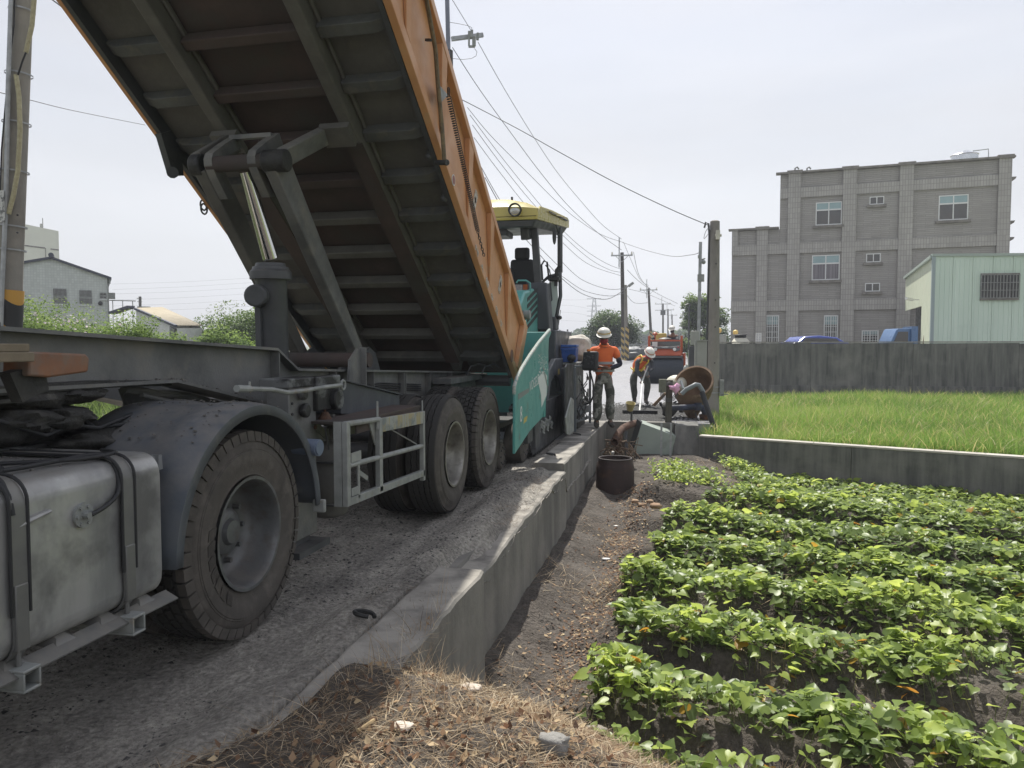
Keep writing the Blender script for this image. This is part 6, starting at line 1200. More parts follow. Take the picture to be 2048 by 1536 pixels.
# ================================================================ ROADSIDE POLES, LAMP, WIRES, PYLON
def tpole(pxb, pxt, pyt, D, r0, arm, label, stripes=False, group='dark poles along the road', base_z=.0, mat=None, armoff=0):
    b = AD(pxb, 700, D); b[2] = base_z-.3; tp = AD(pxt, pyt, D); h = tp[2]-b[2]; dd = (tp-b)/np.linalg.norm(tp-b); L_ = np.linalg.norm(tp-b)
    t = thing('road_pole', b, label, 'utility pole', group); ob('shaft', MB().lathe([(0,r0),(L_,r0*.72),(L_,0)], b, dd, 12), mat or m_poled, t, smooth=50)
    if arm:
        for (w_, dz, st) in arm:
            c = b+dd*(L_-dz); mb = MB().box(c[0]-w_+armoff,c[0]+w_+armoff,c[1]-.18-.05,c[1]-.14,c[2]-.05,c[2]+.05)
            if st: mb.beam((c[0]-w_*.6,c[1]-.16,c[2]-.02),(c[0],c[1]-.16,c[2]-w_*.6),.04,.04).beam((c[0]+w_*.6,c[1]-.16,c[2]-.02),(c[0],c[1]-.16,c[2]-w_*.6),.04,.04)
            ob('cross_arm', mb, m_galv, t)
        c = b+dd*L_; mb = MB().box(c[0]-.25,c[0]-.17,c[1]-.2,c[1]-.1,c[2]-1.2,c[2]+1.15); ob('top_iron', mb, m_galv, t)
        mb = MB(); c = b+dd*(L_-arm[0][1])
        for u_ in (-.9,.9): mb.cyl((c[0]+arm[0][0]*u_+armoff,c[1]-.16,c[2]+.05),(c[0]+arm[0][0]*u_+armoff,c[1]-.16,c[2]+.28),.07,.05,8)
        ob('insulator', mb, m_cream, t)
    if stripes:
        o = ob('warning_band', MB().lathe([(0,r0+.012),(2.6+.3,r0*.94+.012)], b, dd, 16), STR, t, smooth=50)
    return t, b, dd, L_
STR = bpy.data.materials.new('pole_stripes'); STR.use_nodes = True; t_ = STR.node_tree; wv = t_.nodes.new('ShaderNodeTexWave'); wv.inputs['Scale'].default_value = .85; g_ = t_.nodes.new('ShaderNodeTexCoord'); mpp = t_.nodes.new('ShaderNodeMapping'); mpp.inputs['Rotation'].default_value = (0, .85, 0)
t_.links.new(g_.outputs['Object'], mpp.inputs[0]); t_.links.new(mpp.outputs[0], wv.inputs[0]); rp_ = t_.nodes.new('ShaderNodeValToRGB'); rp_.color_ramp.interpolation = 'CONSTANT'; rp_.color_ramp.elements[0].color = (.05,.045,.04,1); rp_.color_ramp.elements[1].position = .5; rp_.color_ramp.elements[1].color = (.42,.30,.10,1)
t_.links.new(wv.outputs[1], rp_.inputs[0]); t_.links.new(rp_.outputs[0], t_.nodes['Principled BSDF'].inputs['Base Color'])
tA, bA, dA, LA = tpole(1248,1244,505,60,.19,[(.85,.25,True)],'tall dark pole with cross arm beside the street lamp pole', True, base_z=.3)
tpole(1304,1297,577,95,.2,[(1.1,.2,True)],'second dark pole down the road, left of the orange roller', True, base_z=.6)
tpole(1326,1326,607,135,.2,[(1.4,.1,False),(1.4,1.2,False)],'third dark pole down the road, with two arms and a transformer', False, base_z=.8)
tpole(1336,1336,618,165,.2,[(1.3,.2,False)],'fourth dark pole down the road, right of the one with the transformer', False, base_z=.9)
tpole(1345,1344,629,190,.22,[(1.3,.2,False)],'fifth and smallest dark pole, just above the roller driver', False, base_z=.9)
t3 = [o for o in COL.objects if o.get('label', '').startswith('third dark')][0]; ob('transformer', MB().cyl(AD(1326,630,134.8),AD(1326,621,134.8),.45,None,12), m_greyd, t3)
# street lamp pole beside the first
b = AD(1253,716,58); b[2] = .0; sl = thing('street_lamp', b, 'slender pole with a street lamp head on a short arm leaning right', 'street lamp'); tp = AD(1251,570,58)
ob('shaft', MB().cyl(b, tp, .17, .11, 12), m_pole, sl); ob('warning_band', MB().lathe([(0,.185),(2.9,.175)], b, (0,0,1), 14), STR, sl)
ob('lamp_arm', MB().tube([tp+[0,-.1,-.3], AD(1258,570,57.6), AD(1262,567,57.5)], .05, 6), m_galv, sl); ob('lamp_head', MB().beam(AD(1257,573,57.5), AD(1267,565,57.4), .35, .16), m_lgrey, sl, bev=.03)
# near steel post behind the raised bed, with its arm
q = AD(896,60,24); b = np.array([q[0],q[1],-.3]); tp_ = AD(893,-60,24); nr = thing('steel_top_pole', b, 'pole behind the raised orange bed with a bracket arm at its top', 'utility pole'); zt2 = AD(900,95,24)[2]
ob('shaft', MB().cyl(b, (b[0],b[1],zt2-.1), .19, .15, 14), m_poled, nr); ob('top_iron', MB().beam((b[0]+.05,b[1]-.1,zt2-.6), AD(893,-60,24), .12, .08), M('blue_grey_steel', (.16,.17,.22), None, rough=.5), nr)
a1, a2 = AD(903,78,24), AD(966,70,24.3); arm_ = ob('cross_arm', MB().beam(a1, a2, .10, .12), m_galv, nr)
mb = MB().box(*sum([[AD(941,70,24)[k]-d_, AD(941,70,24)[k]+d_] for k, d_ in ((0,.06),(1,.08),(2,.10))], [])).cyl(AD(938,75,23.9),AD(938,92,23.9),.03,None,8).cyl(AD(948,74,23.9),AD(948,92,23.9),.06,None,8).beam(AD(937,93,23.9),AD(950,93,23.9),.06,.06).cyl(AD(956,66,24),AD(955,80,24),.045,None,8).cyl(AD(944,60,24),AD(944,66,24),.04,None,8); ob('fuse_cutout', mb, m_lgrey, arm_)
ob('jumper', MB().tube([AD(x, y, 24) for x, y in ((896,44),(915,47),(935,51),(943,55),(944,62))], .008, 5).tube([AD(x, y, 24) for x, y in ((949,97),(954,104),(952,112),(943,117),(925,119),(905,117))], .008, 5), m_wire, nr, smooth=70)
def wire(pts, r=.012, label=None, g='overhead wires', name='overhead_wire'):
    P_ = [AD(*p) for p in pts]; Q = []
    for i in range(len(P_)-1):
        a = P_[max(i-1,0)]; b = P_[i]; c = P_[i+1]; d = P_[min(i+2,len(P_)-1)]
        for t in np.linspace(0, 1, 8, endpoint=False): Q.append(.5*(2*b+(c-a)*t+(2*a-5*b+4*c-d)*t*t+(3*b-a-3*c+d)*t**3))
    Q.append(P_[-1]); dd = [np.linalg.norm(q-C0) for q in Q]; o = ob(name, MB().tube(Q, [max(r, r*(.55+.018*x)) for x in dd], 5), m_wire, None, loc=Q[0], smooth=80); setp(o, label, 'wire', g); return o
wire([(905,0,22),(944,64,24)], .009, 'thin wire dropping from the top edge to the bracket arm')
wire([(956,84,24),(1010,180,30),(1068,275,37),(1115,345,43),(1160,400,49),(1205,450,55),(1243,478,59.6)], .010, 'wire from the bracket arm down to the top of the tall dark pole')
wire([(905,95,24),(960,180,29),(1025,270,35),(1085,350,41),(1140,415,47),(1195,465,54),(1243,500,59.6)], .012, 'thicker wire crossing above the yellow canopy to the tall dark pole')
wire([(925,200,18),(960,218,19),(1040,260,18.5),(1120,305,18),(1230,365,17.6),(1340,418,17.2),(1420,452,16.9)], .010, 'service wire sagging from the raised bed to the concrete pole')
wire([(935,215,26),(985,275,31),(1060,350,37),(1110,400,42),(1150,435,47),(1200,468,53),(1243,484,59.6),(1290,500,50),(1340,512,35),(1380,510,24),(1399,505,20.5)], .010, 'long wire running over the tall dark pole and on to the camera mast')
wire([(940,230,26),(1000,310,32),(1060,385,38),(1120,455,44),(1170,500,50),(1215,528,56),(1247,540,60)], .010, 'upper of three parallel wires left of the tall dark pole')
wire([(945,250,26),(1000,325,32),(1060,400,38),(1125,470,44),(1180,518,51),(1220,540,56),(1247,545,60)], .010, 'middle of three parallel wires left of the tall dark pole')
wire([(948,275,26),(1000,345,32),(1060,420,38),(1125,485,44),(1180,530,51),(1247,553,60)], .010, 'lower of three parallel wires left of the tall dark pole')
wire([(1125,525,40),(1165,560,47),(1215,578,54),(1250,577,58)], .011, 'upper low wire from the paver canopy to the lamp pole')
wire([(1125,553,40),(1170,582,48),(1220,592,54),(1251,585,58)], .011, 'middle low wire from the paver canopy to the lamp pole')
wire([(970,355,26),(1020,440,32),(1080,510,38),(1125,558,42),(1170,590,48),(1215,598,54),(1251,578,58)], .014, 'lowest thick wire passing behind the paver posts to the lamp pole')
wire([(960,330,26),(1010,415,32),(1065,480,38),(1125,540,42)], .012, 'wire passing through the paver cab opening')
wire([(1267,504,60),(1276,545,75),(1287,565,86),(1300,577,95)], .012, 'wire from the right end of the tall pole arm to the second pole')
wire([(1247,484,60),(1262,520,70),(1281,560,84),(1297,571,95)], .010, 'thin wire from the tall pole top to the second pole')
wire([(1255,540,60),(1275,560,75),(1295,575,95),(1320,590,125),(1355,607,160)], .012, 'wire descending past the second pole to the far poles')
wire([(1250,585,60),(1270,606,78),(1299,605,95)], .011, 'slack low wire between the lamp pole and the second pole'); wire([(1257,578,60),(1300,590,95),(1350,612,150)], .010, 'low thin wire along the row of far poles')
wire([(-20,180,12),(60,200,14),(150,222,18),(290,250,24)], .008, 'dark wire crossing the pale sky behind the striped pole'); wire([(95,-8,10),(145,30,12)], .010, 'short thick wire at the upper left corner of the raised bed')
wire([(1425,455,16.9),(1415,470,16.9),(1408,477,16.9),(1412,462,16.9),(1422,452,16.9)], .006, 'loose loop of thin wire at the head of the concrete pole')
for k, (ya, yb) in enumerate(((568,556),(579,565),(588,575),(600,587),(612,599),(622,612))): wire([(225,ya,230),(360,(ya+yb)/2+2,230),(505,yb,230)], .0045, None, 'faint transmission wires on the left horizon', 'transmission_wire')['label'] = ('highest','second','third','fourth','fifth','lowest')[k]+' of the faint transmission wires above the left bushes'
for k, (ya, yb) in enumerate(((600,592),(618,604),(632,618),(642,634))): wire([(1115,yb+6,330),(1150,yb+8,335),(1188,ya+2 if k else ya-2,340)], .0045, None, 'faint transmission wires by the pylon', 'transmission_wire')['label'] = ('highest','second','third','lowest')[k]+' of the faint transmission wires left of the pylon'
pb = AD(1188,690,340); py_ = thing('pylon', pb, 'faint far lattice pylon above the round tree', 'pylon'); zz = AD(1188,597,340)[2]; mb = MB(); m_pyl = M('pylon_grey', (.3,.31,.33), None)
for s1 in (-1,1):
    for s2 in (-1,1): mb.beam(pb+[s1*2.2,s2*2.2,0],(pb[0]+s1*.5,pb[1]+s2*.5,zz),.22,.22)
for k in range(9):
    z0, z1 = pb[2]+(zz-pb[2])*k/9, pb[2]+(zz-pb[2])*(k+1)/9; w0 = 2.2-1.7*k/9; w1 = 2.2-1.7*(k+1)/9; mb.beam((pb[0]-w0,pb[1]-w0,z0),(pb[0]+w1,pb[1]-w1,z1),.15,.15).beam((pb[0]+w0,pb[1]-w0,z0),(pb[0]-w1,pb[1]-w1,z1),.15,.15)
ob('lattice', mb, m_pyl, py_)
for k, z in enumerate((597.5,612,622,632)): q = AD(1188,z,340); ob('cross_arm', MB().beam(q-[3.2,0,0],q+[3.2,0,0],.3,.25), m_pyl, py_)
b = AD(280,640,90); t_ = thing('distant_pole', (b[0],b[1],-.5), 'short dark pole above the beige roof on the left', 'utility pole'); ob('shaft', MB().cyl((b[0],b[1],-.5),AD(280,593,90),.18,.15,8), m_poled, t_); ob('cross_arm', MB().beam(AD(274,597,90),AD(284,597,90),.1,.1).beam(AD(275,603,90),AD(284,603,90),.1,.1), m_galv, t_)
b = AD(1135,690,120); t_ = thing('distant_pole', (b[0],b[1],-.5), 'tiny dark post on the horizon just right of the paver', 'utility pole'); ob('shaft', MB().cyl((b[0],b[1],-.5),AD(1135,659,120),.16,.13,8), m_poled, t_)
# ================================================================ BUILDINGS
p0 = AD(1555,690,45.0); p1_ = AD(2011,690,41.0); U = (p1_-p0); U[2] = 0; LU = np.linalg.norm(U); U /= LU; ang = math.atan2(U[1], U[0])
def fu(px): 
    d = ray(px, 690); d2 = d[:2]; A2 = np.array([[U[0], -d2[0]],[U[1], -d2[1]]]); s_, t_ = np.linalg.solve(A2, -p0[:2]); return s_
def fz(px, py):
    s_ = fu(px); P_ = p0+U*s_; return AD(px, py, float(P_[:2] @ np.array([-sin(TH), cos(TH)])))[2]
tbld = thing('tiled_building', (p0[0],p0[1],-.4), 'three storey grey tiled house with stepped parapet behind the dark wall', 'building', rz=ang)
zo = -.4; lz = lambda z: z-zo
m_tileh = TILE('horizontal_tiles', (.33,.315,.30), (.23,.22,.21), .9, .105, .5, .012); m_tilev = TILE('upright_tiles', (.39,.375,.355), (.24,.23,.22), .14, .30, 0., .012); m_trim = M('roof_trim', (.24,.225,.205), (.16,.15,.14), sc=3, rough=.9, mapping=(1,1,.3)); m_frame = M('window_frame_white', (.62,.63,.63), None, rough=.4)
zr = fz(1690,336); zl = fz(1500,457); uL = fu(1461); dp = 9
ob('wall', MB().box(0,LU,0,dp,0,lz(zr)-.12), m_tileh, tbld, local=True); ob('wall', MB().box(uL,-.002,0,dp-2,0,lz(zl)-.12), m_tileh, tbld, local=True)
def lb(name, x0, x1, y0, y1, z0, z1, mat, par=tbld, bev=0): return ob(name, MB().box(x0,x1,y0,y1,lz(z0),lz(z1)), mat, par, local=True, bev=bev)
for a, b in ((1571,1596),(1679,1706),(1790,1818),(1985,2011)): lb('pilaster', fu(a), fu(b), -.16, -.002, zo, zr-.1, m_tilev); lb('pilaster_cap', fu(a)-.08, fu(b)+.08, -.26, .10, zr-.12, zr+.06, m_trim)
lb('pilaster', fu(1510), fu(1532), -.16, -.002, zo, zl-.1, m_tilev); lb('pilaster_cap', fu(1510)-.08, fu(1532)+.08, -.26, .1, zl-.12, zl+.06, m_trim); lb('pilaster', uL, fu(1473), -.158, -.002, fz(1465,510), zl-.1, m_tilev)
bands = [(fz(1690,390),fz(1690,370)),(fz(1690,503),fz(1690,482)),(fz(1690,620),fz(1690,598))]
for k, (za, zb) in enumerate(bands): lb('tile_band', 0 if k == 0 else uL, LU, -.12, -.0025, za, zb, m_tilev)
lb('parapet_coping', -.25, LU+.15, -.22, .2, zr-.10, zr+.0, m_trim); lb('parapet_coping', uL-.2, -.03, -.22, .2, zl-.10, zl, m_trim); lb('roof_slab', 0.02, LU-.02, .21, dp, zr-.118, zr-.09, m_trim)
for a in (370,395,430,520,560,): 
    z_ = fz(1990,a); 
for a in (357,445,478): z_ = fz(2005,a); ob('eave_stub', MB().prism([(LU,.2,lz(z_)+.12),(LU+.3,.2,lz(z_)+.12),(LU+.25,.2,lz(z_)+.0),(LU,.2,lz(z_)-.15)],0,(0,.8,0)), m_trim, tbld, local=True)
m_cyan = M('sky_glass', (.25,.36,.38), (.2,.3,.32), sc=1, rough=.12, spec=.8); m_dkg = M('window_dark_glass', (.045,.045,.048), (.07,.065,.06), sc=1, rough=.12, spec=.7); m_cur = M('curtain', (.26,.24,.26), (.10,.095,.11), sc=14, mapping=(3,1,.02), rough=.8)
def window(pxa, pya, pxb, pyb, kind='two', par=tbld):
    u0, u1 = fu(pxa), fu(pxb); z0, z1 = fz((pxa+pxb)/2, pyb), fz((pxa+pxb)/2, pya); h = z1-z0; w_ = u1-u0; f = .055 if kind != 'small' else .05
    mb = MB(); Z0, Z1 = lz(z0), lz(z1); y0, y1 = -.035, -.004
    mb.box(u0,u0+f,y0,y1,Z0,Z1).box(u1-f,u1,y0,y1,Z0,Z1).box(u0+f,u1-f,y0,y1,Z0,Z0+f).box(u0+f,u1-f,y0,y1,Z1-f,Z1).box((u0+u1)/2-f/2,(u0+u1)/2+f/2,y0+.003,y1,Z0+f,Z1-f)
    zm_ = Z0+h*.66
    if kind in ('two','curtain'): mb.box(u0+f,(u0+u1)/2-f/2,y0+.001,y1,zm_-.04,zm_+.04).box((u0+u1)/2+f/2,u1-f,y0+.001,y1,zm_-.04,zm_+.04)
    W_ = ob('window', mb, m_frame, par, local=True)
    if kind == 'small': P_ = [(u0,(u0+u1)/2,Z0,Z1,m_dkg),((u0+u1)/2,u1,Z0,Z1,m_dkg)]
    else: lo_ = m_cur if kind == 'curtain' else m_dkg; P_ = [(u0,(u0+u1)/2,Z0,zm_,lo_),((u0+u1)/2,u1,Z0,zm_,lo_),(u0,(u0+u1)/2,zm_,Z1,m_cyan),((u0+u1)/2,u1,zm_,Z1,m_cyan)]
    for a, b, c_, d_, mt in P_: ob('pane', MB().box(a+.02,b-.02,-.02,-.010,c_+.02,d_-.02), mt, W_, local=True)
    if kind != 'bars': ob('sill', MB().box(u0-.14,u1+.12,-.16,-.003,Z0-.16,Z0-.02), m_trim, W_, local=True)
    else:
        mb = MB(); n = 6
        for k in range(n+1): x = u0+w_*k/n; mb.box(x-.012,x+.012,-.10,-.08,Z0,Z1)
        for k in range(6): z = Z0+h*k/5; mb.box(u0,u1,-.105,-.101,z-.012,z+.012)
        ob('window_bars', mb, m_frame, W_, local=True)
    return W_
window(1626,404,1678,450); window(1732,393,1761,409,'small'); window(1869,390,1928,440); window(1620.5,510,1676,560,'curtain'); window(1728,507,1757,524.5,'small'); window(1727,566,1757,583,'small'); window(1530.5,631,1557,686,'bars'); window(1647,631,1674.5,686,'bars'); window(1723,661,1756,686,'bars')
q = AD(1929,316,46); wt = thing('roof_tank', (q[0],q[1],AD(1929,318,46)[2]-.72), 'round shiny steel water tank on the roof of the tiled building', 'water tank'); ob('tank', MB().lathe([(0,0),(0,.72),(.62,.72),(.66,.76),(.70,.72),(.84,.3),(.88,.28),(.9,0)], (q[0],q[1],AD(1929,318,46)[2]-.45), (0,0,1), 28), M('stainless', (.6,.62,.65), None, rough=.25, metal=.8), wt, smooth=30)
ob('pipe', MB().tube([AD(1946,302,46),AD(1977,298,46),AD(1977,316,46)],.03,6), m_galv, wt)
for px in (1590,1614): q = AD(px,337,46); o = thing('roof_vent', q-[0,0,.4], 'small hooked vent pipe on the roof edge, '+('left of two' if px == 1590 else 'right of two'), 'vent pipe', 'vent pipes on the roof'); ob('pipe', MB().tube([q-[0,0,.4],q,q+[.12,0,.08],q+[.22,0,-.05]],.05,6), m_lgrey, o)
# green corrugated shed
gc = AD(1862,690,30.0); gl = AD(1808,690,39.0); gr = AD(2048,690,29.6); gr = gc+(gr-gc)*1.5; zc, zlf, zr2 = AD(1862,513,30)[2], AD(1808,556,39)[2], AD(2048,512,29.6)[2]
m_sg = M('pale_green_sheet', (.58,.69,.60), (.53,.64,.55), sc=1.5, rough=.5, mapping=(1,1,.2), c3=(.46,.56,.49), sc3=1, t3=(.6,.85)); m_scr = M('sunlit_sheet', (.62,.66,.52), (.55,.6,.47), sc=2, rough=.5)  # second sheet: the green shed's sunlit side, sunlight painted in as brighter yellowish
gs = thing('green_shed', (gc[0],gc[1],-.4), 'pale green corrugated metal shed with a barred window right of the tiled building', 'shed')
G2_ = lambda p, z: np.array([p[0], p[1], z]); e1 = (gr-gc)/np.linalg.norm(gr-gc); e1[2] = 0; nf = np.array([e1[1], -e1[0], 0]); Lf = np.linalg.norm((gr-gc)[:2]); npan = 7
for k in range(npan):
    a, b = gc+e1*(Lf*k/npan+.008), gc+e1*(Lf*(k+1)/npan-.008); za = zc+(zr2-zc)*k/npan; zb = zc+(zr2-zc)*(k+1)/npan; mb = MB().hexa([G2_(a,-.5),G2_(b,-.5),G2_(b-nf*.05,-.5),G2_(a-nf*.05,-.5)],[G2_(a,za),G2_(b,zb),G2_(b-nf*.05,zb),G2_(a-nf*.05,za)])
    for j in range(4): c = a+(b-a)*(j+.5)/4; mb.hexa([G2_(c-e1*.03,-.5),G2_(c+e1*.03,-.5),G2_(c+e1*.018+nf*.02,-.5),G2_(c-e1*.018+nf*.02,-.5)],[G2_(c-e1*.03,za-.12),G2_(c+e1*.03,za-.12),G2_(c+e1*.018+nf*.02,za-.12),G2_(c-e1*.018+nf*.02,za-.12)])
    ob('wall_panel', mb, m_sg, gs)
e2 = (gl-gc); e2[2] = 0; L2 = np.linalg.norm(e2); e2 /= L2; n2 = np.array([-e2[1], e2[0], 0])
zd = AD(1840,620,33)[2]; s_d = L2*.33
mb = MB(); mb.prism([G2_(gc,-.5),G2_(gc,zc-.05),G2_(gl,zlf-.05),G2_(gl,AD(1808,622,39)[2]),G2_(gc+e2*s_d,AD(1843,612,33)[2]),G2_(gc+e2*s_d,-.5)],0,n2*-.06); ob('side_wall', mb, m_scr, gs, smooth=10)
ob('dark_opening', MB().prism([G2_(gc+e2*s_d-n2*.5,-.5),G2_(gc+e2*s_d-n2*.5,zd+.5),G2_(gl-n2*.5,zd+.8),G2_(gl-n2*.5,-.5)],0,n2*-.05), m_greyd, gs)
ob('roof_edge', MB().hexa([G2_(gc+nf*.08+n2*.06,zc),G2_(gc+e1*Lf+nf*.08,zr2),G2_(gc+e1*Lf-nf*.1,zr2),G2_(gc-nf*.1+n2*.06,zc)],[G2_(gc+nf*.08+n2*.06,zc+.10),G2_(gc+e1*Lf+nf*.08,zr2+.10),G2_(gc+e1*Lf-nf*.1,zr2+.10),G2_(gc-nf*.1+n2*.06,zc+.10)]).beam(G2_(gc+n2*.05,zc-.0),G2_(gl+n2*.05,zlf),.14,.12), M('roof_edge_green', (.34,.40,.36), None, rough=.5), gs)
ob('roof', MB().hexa([G2_(gc-nf*.12-n2*.1,zc-.05),G2_(gc+e1*Lf-nf*.12,zr2-.05),G2_(gc+e1*Lf+e2*L2,zlf),G2_(gl-n2*.1,zlf-.05)],[G2_(gc-nf*.12-n2*.1,zc-.01),G2_(gc+e1*Lf-nf*.12,zr2-.01),G2_(gc+e1*Lf+e2*L2,zlf+.04),G2_(gl-n2*.1,zlf-.01)]), m_scr, gs)
ob('corner_trim', MB().beam(G2_(gc+nf*.03,-.5),G2_(gc+nf*.03,zc-.02),.12,.10,(0,1,0)), M('trim_blue_grey', (.3,.36,.36), None), gs)
wa, wb = AD(1956,690,29.8), AD(2032,690,29.65); z0, z1 = AD(1995,596,29.7)[2], AD(1995,550,29.7)[2]; da = np.linalg.norm((wa-gc)[:2]); db = np.linalg.norm((wb-gc)[:2])
gw = ob('window', MB().hexa(*[[G2_(gc+e1*s_+nf*o_,z) for s_, o_ in ((da,.022),(db,.022),(db,.045),(da,.045))] for z in (z0,z1)]), m_dkg, gs); mb = MB()
for k in range(13): s_ = da+(db-da)*k/12; mb.beam(G2_(gc+e1*s_+nf*.10,z0),G2_(gc+e1*s_+nf*.10,z1),.022,.022)
for k in range(4): z = z0+(z1-z0)*k/3; mb.beam(G2_(gc+e1*da+nf*.125,z),G2_(gc+e1*db+nf*.125,z),.022,.022)
ob('window_bars', mb, m_lgrey, gw); ob('window_frame', MB().beam(G2_(gc+e1*da+nf*.06,z0-.05),G2_(gc+e1*db+nf*.06,z0-.05),.08,.07).beam(G2_(gc+e1*da+nf*.06,z1+.04),G2_(gc+e1*db+nf*.06,z1+.04),.08,.05), m_trim, gw)
q = G2_(gc+e2*L2*.42+n2*.25, AD(1830,600,34)[2]); ob('security_camera', MB().beam(q, q+np.array([-.35,-.25,.06]), .12,.10).beam(q, q-n2*.25, .04,.04), m_white, gs)
q = AD(1851,686,32); o = thing('leaning_board', (q[0],q[1],1.0), 'small brown board leaning by the shed opening', 'board'); ob('board', MB().beam(AD(1850,690,32),AD(1853,670,32),.2,.03), m_cowl, o)
# things seen over the boundary wall
def carcab(name, px0, px1, pyt, D, mat, label, cat, cab=True):
    a, b = AD(px0,690,D), AD(px1,690,D); e = (b-a)/np.linalg.norm(b-a); nn2 = np.array([-e[1], e[0], 0]); zt_ = AD((px0+px1)/2,pyt,D)[2]; L_ = np.linalg.norm(b-a); t = thing(name, (a[0],a[1],-.3), label, cat); F = lambda s_, o_, z: a*[1,1,0]+e*s_*L_+nn2*o_+np.array([0,0,z]); return t, F, zt_, L_
t, F, z, L_ = carcab('blue_truck', 1781,1822,657,28.5, None, 'light blue cab of a small truck parked at the shed opening', 'truck')
m_cb = M('truck_blue', (.09,.17,.32), (.07,.14,.27), sc=2, rough=.35, coat=.3)
cb_ = ob('cab', MB().prism([F(0,0,.2),F(.0,0,z-.55),F(.28,0,z-.05),F(.36,0,z),F(1.0,0,z),F(1.04,0,z-.1),F(1.02,0,.2)],0,(F(0,1.0,0)-F(0,0,0))), m_cb, t, bev=.03); ob('side_window', MB().prism([F(.14,-.012,z-.52),F(.36,-.012,z-.12),F(.84,-.012,z-.12),F(.84,-.012,z-.52)],0,(F(0,.01,0)-F(0,0,0))), m_dkg, cb_); ob('bed_frame', MB().box(*[x for x in (F(1.12,.2,0)[0]-.06,F(1.12,.2,0)[0]+.16,F(1.12,.2,0)[1]-.3,F(1.12,.2,0)[1]+.9,.2,z+.08)]), m_cb, t)
t, F, z, L_ = carcab('blue_car', 1598,1688,672,29, None, 'blue car roof showing just above the dark wall', 'car')
m_bc = M('car_blue', (.05,.08,.32), None, rough=.25, coat=.6); cr_ = ob('car_body', MB().prism([F(-.25,0,.3),F(-.2,0,z-.30),F(.0,0,z-.22),F(.12,0,z-.03),F(.45,0,z+.02),F(.85,0,z-.05),F(1.0,0,z-.2),F(1.25,0,z-.35),F(1.3,0,.3)],0,(F(0,1.6,0)-F(0,0,0))), m_bc, t, bev=.06, seg=3); ob('car_window', MB().prism([F(.05,-.012,z-.26),F(.14,-.012,z-.08),F(.82,-.012,z-.10),F(.93,-.012,z-.26)],0,(F(0,.01,0)-F(0,0,0))), m_dkg, cr_)
t, F, z, L_ = carcab('white_car', 1592,1622,679,31, None, 'white car roof left of the blue car roof', 'car'); ob('car_body', MB().prism([F(-.3,0,.3),F(0,0,z-.1),F(.3,0,z),F(1.2,0,z),F(1.6,0,.3)],0,(F(0,1.5,0)-F(0,0,0))), m_white, t, bev=.05)
q = AD(1481,690,28.0); t = thing('septic_tank', (q[0],q[1],-.3), 'domed off-white tank with a black lid behind the dark wall', 'water tank'); zt_ = AD(1481,676,28)[2]
tk = ob('dome', MB().lathe([(0,0),(0,.75),(zt_-.35,.75),(zt_-.05,.62),(zt_+.18,.30),(zt_+.30,.22),(zt_+.30,0)], (q[0],q[1],-.3), (0,0,1), 30), m_cream, t, smooth=60); ob('lid', MB().lathe([(0,0),(0,.19),(.12,.20),(.125,.25),(.155,.22),(.16,0)], (q[0],q[1],zt_-.02), (0,0,1), 24), m_black, t)
for dx in (-.40,.32,.5): ob('valve_cap', MB().cyl((q[0]+dx,q[1]-.2,zt_-.30),(q[0]+dx,q[1]-.2,zt_-.16),.06,.08,12), m_black, t)
for px, py in ((1471,665),(1438,661)):
    q = AD(px,py,29.5); t = thing('gatepost_lamp', (q[0],q[1],1.0), 'yellow globe lamp above the dark wall, '+('right of the concrete pole' if px == 1471 else 'half hidden by the concrete pole'), 'globe lamp', 'yellow globe lamps above the wall'); ob('globe', MB().ball(q,.105,18,12), M('globe_yellow', (.72,.50,.16), None, rough=.4), t, smooth=80); ob('stem', MB().cyl((q[0],q[1],.6),(q[0],q[1],q[2]-.1),.025,None,8), m_greyd, t)
q = AD(1517,676,27); t = thing('white_sign', (q[0],q[1],.8), 'small white sign with two columns of characters above the dark wall', 'sign'); ob('board', MB().box(-.10,.10,-.01,.01,.0,.40), m_white, t, local=True).location.z = AD(1517,666,27)[2]-.8-.4
mb = MB(); r = random.Random(77); zz_ = AD(1517,666,27)[2]-.8
for cx_ in (-.045, .045):
    for k in range(4):
        zc_ = zz_-.06-k*.085
        for (a, b, c_, d_) in ((-1,.6,1,.6),(0,1,0,-1),(-1,-.1,1,-.1),(-.8,-1,.8,-.6)): mb.beam((cx_+a*.024+r.uniform(-.004,.004),-.013,zc_+b*.028),(cx_+c_*.024,-.013,zc_+d_*.028),.002,.007,(0,1,0))
ob('characters', mb, M('sign_blue_black', (.06,.07,.16), None), t, local=True)
q = AD(1445,678,29); o = ob('grey_box', MB().box(-.14,.14,-.1,.1,0,.5), m_lgrey, None, loc=(q[0],q[1],1.4), local=True, bev=.01); setp(o, 'small grey box just above the dark wall right of the concrete pole', 'box')
# ---- left side buildings
m_ltile = TILE('pale_wall_tiles', (.62,.65,.62), (.45,.47,.46), .16, .16, 0, .012); m_crw = M('cream_render', (.72,.72,.63), (.68,.68,.6), sc=1, rough=.8)
p0 = AD(36,690,48); p1_ = AD(218,690,50.5); U = (p1_-p0); U[2] = 0; LU = np.linalg.norm(U); U /= LU; ang = math.atan2(U[1],U[0])
gh = thing('gabled_house', (p0[0],p0[1],-.4), 'pale tiled house with a dark gable roof edge behind the left bushes', 'building', rz=ang); x0 = -6.0; xa = fu(108); za_ = lz(fz(108,518)); zL = lz(fz(36,530)); zL = za_-(za_-zL)*(xa-x0)/(xa-0); zR = lz(fz(216,556))
ob('wall', MB().prism([(x0,0,0),(LU,0,0),(LU,0,zR),(xa,0,za_),(x0,0,zL)],0,(0,12,0)), m_ltile, gh, local=True, smooth=10)
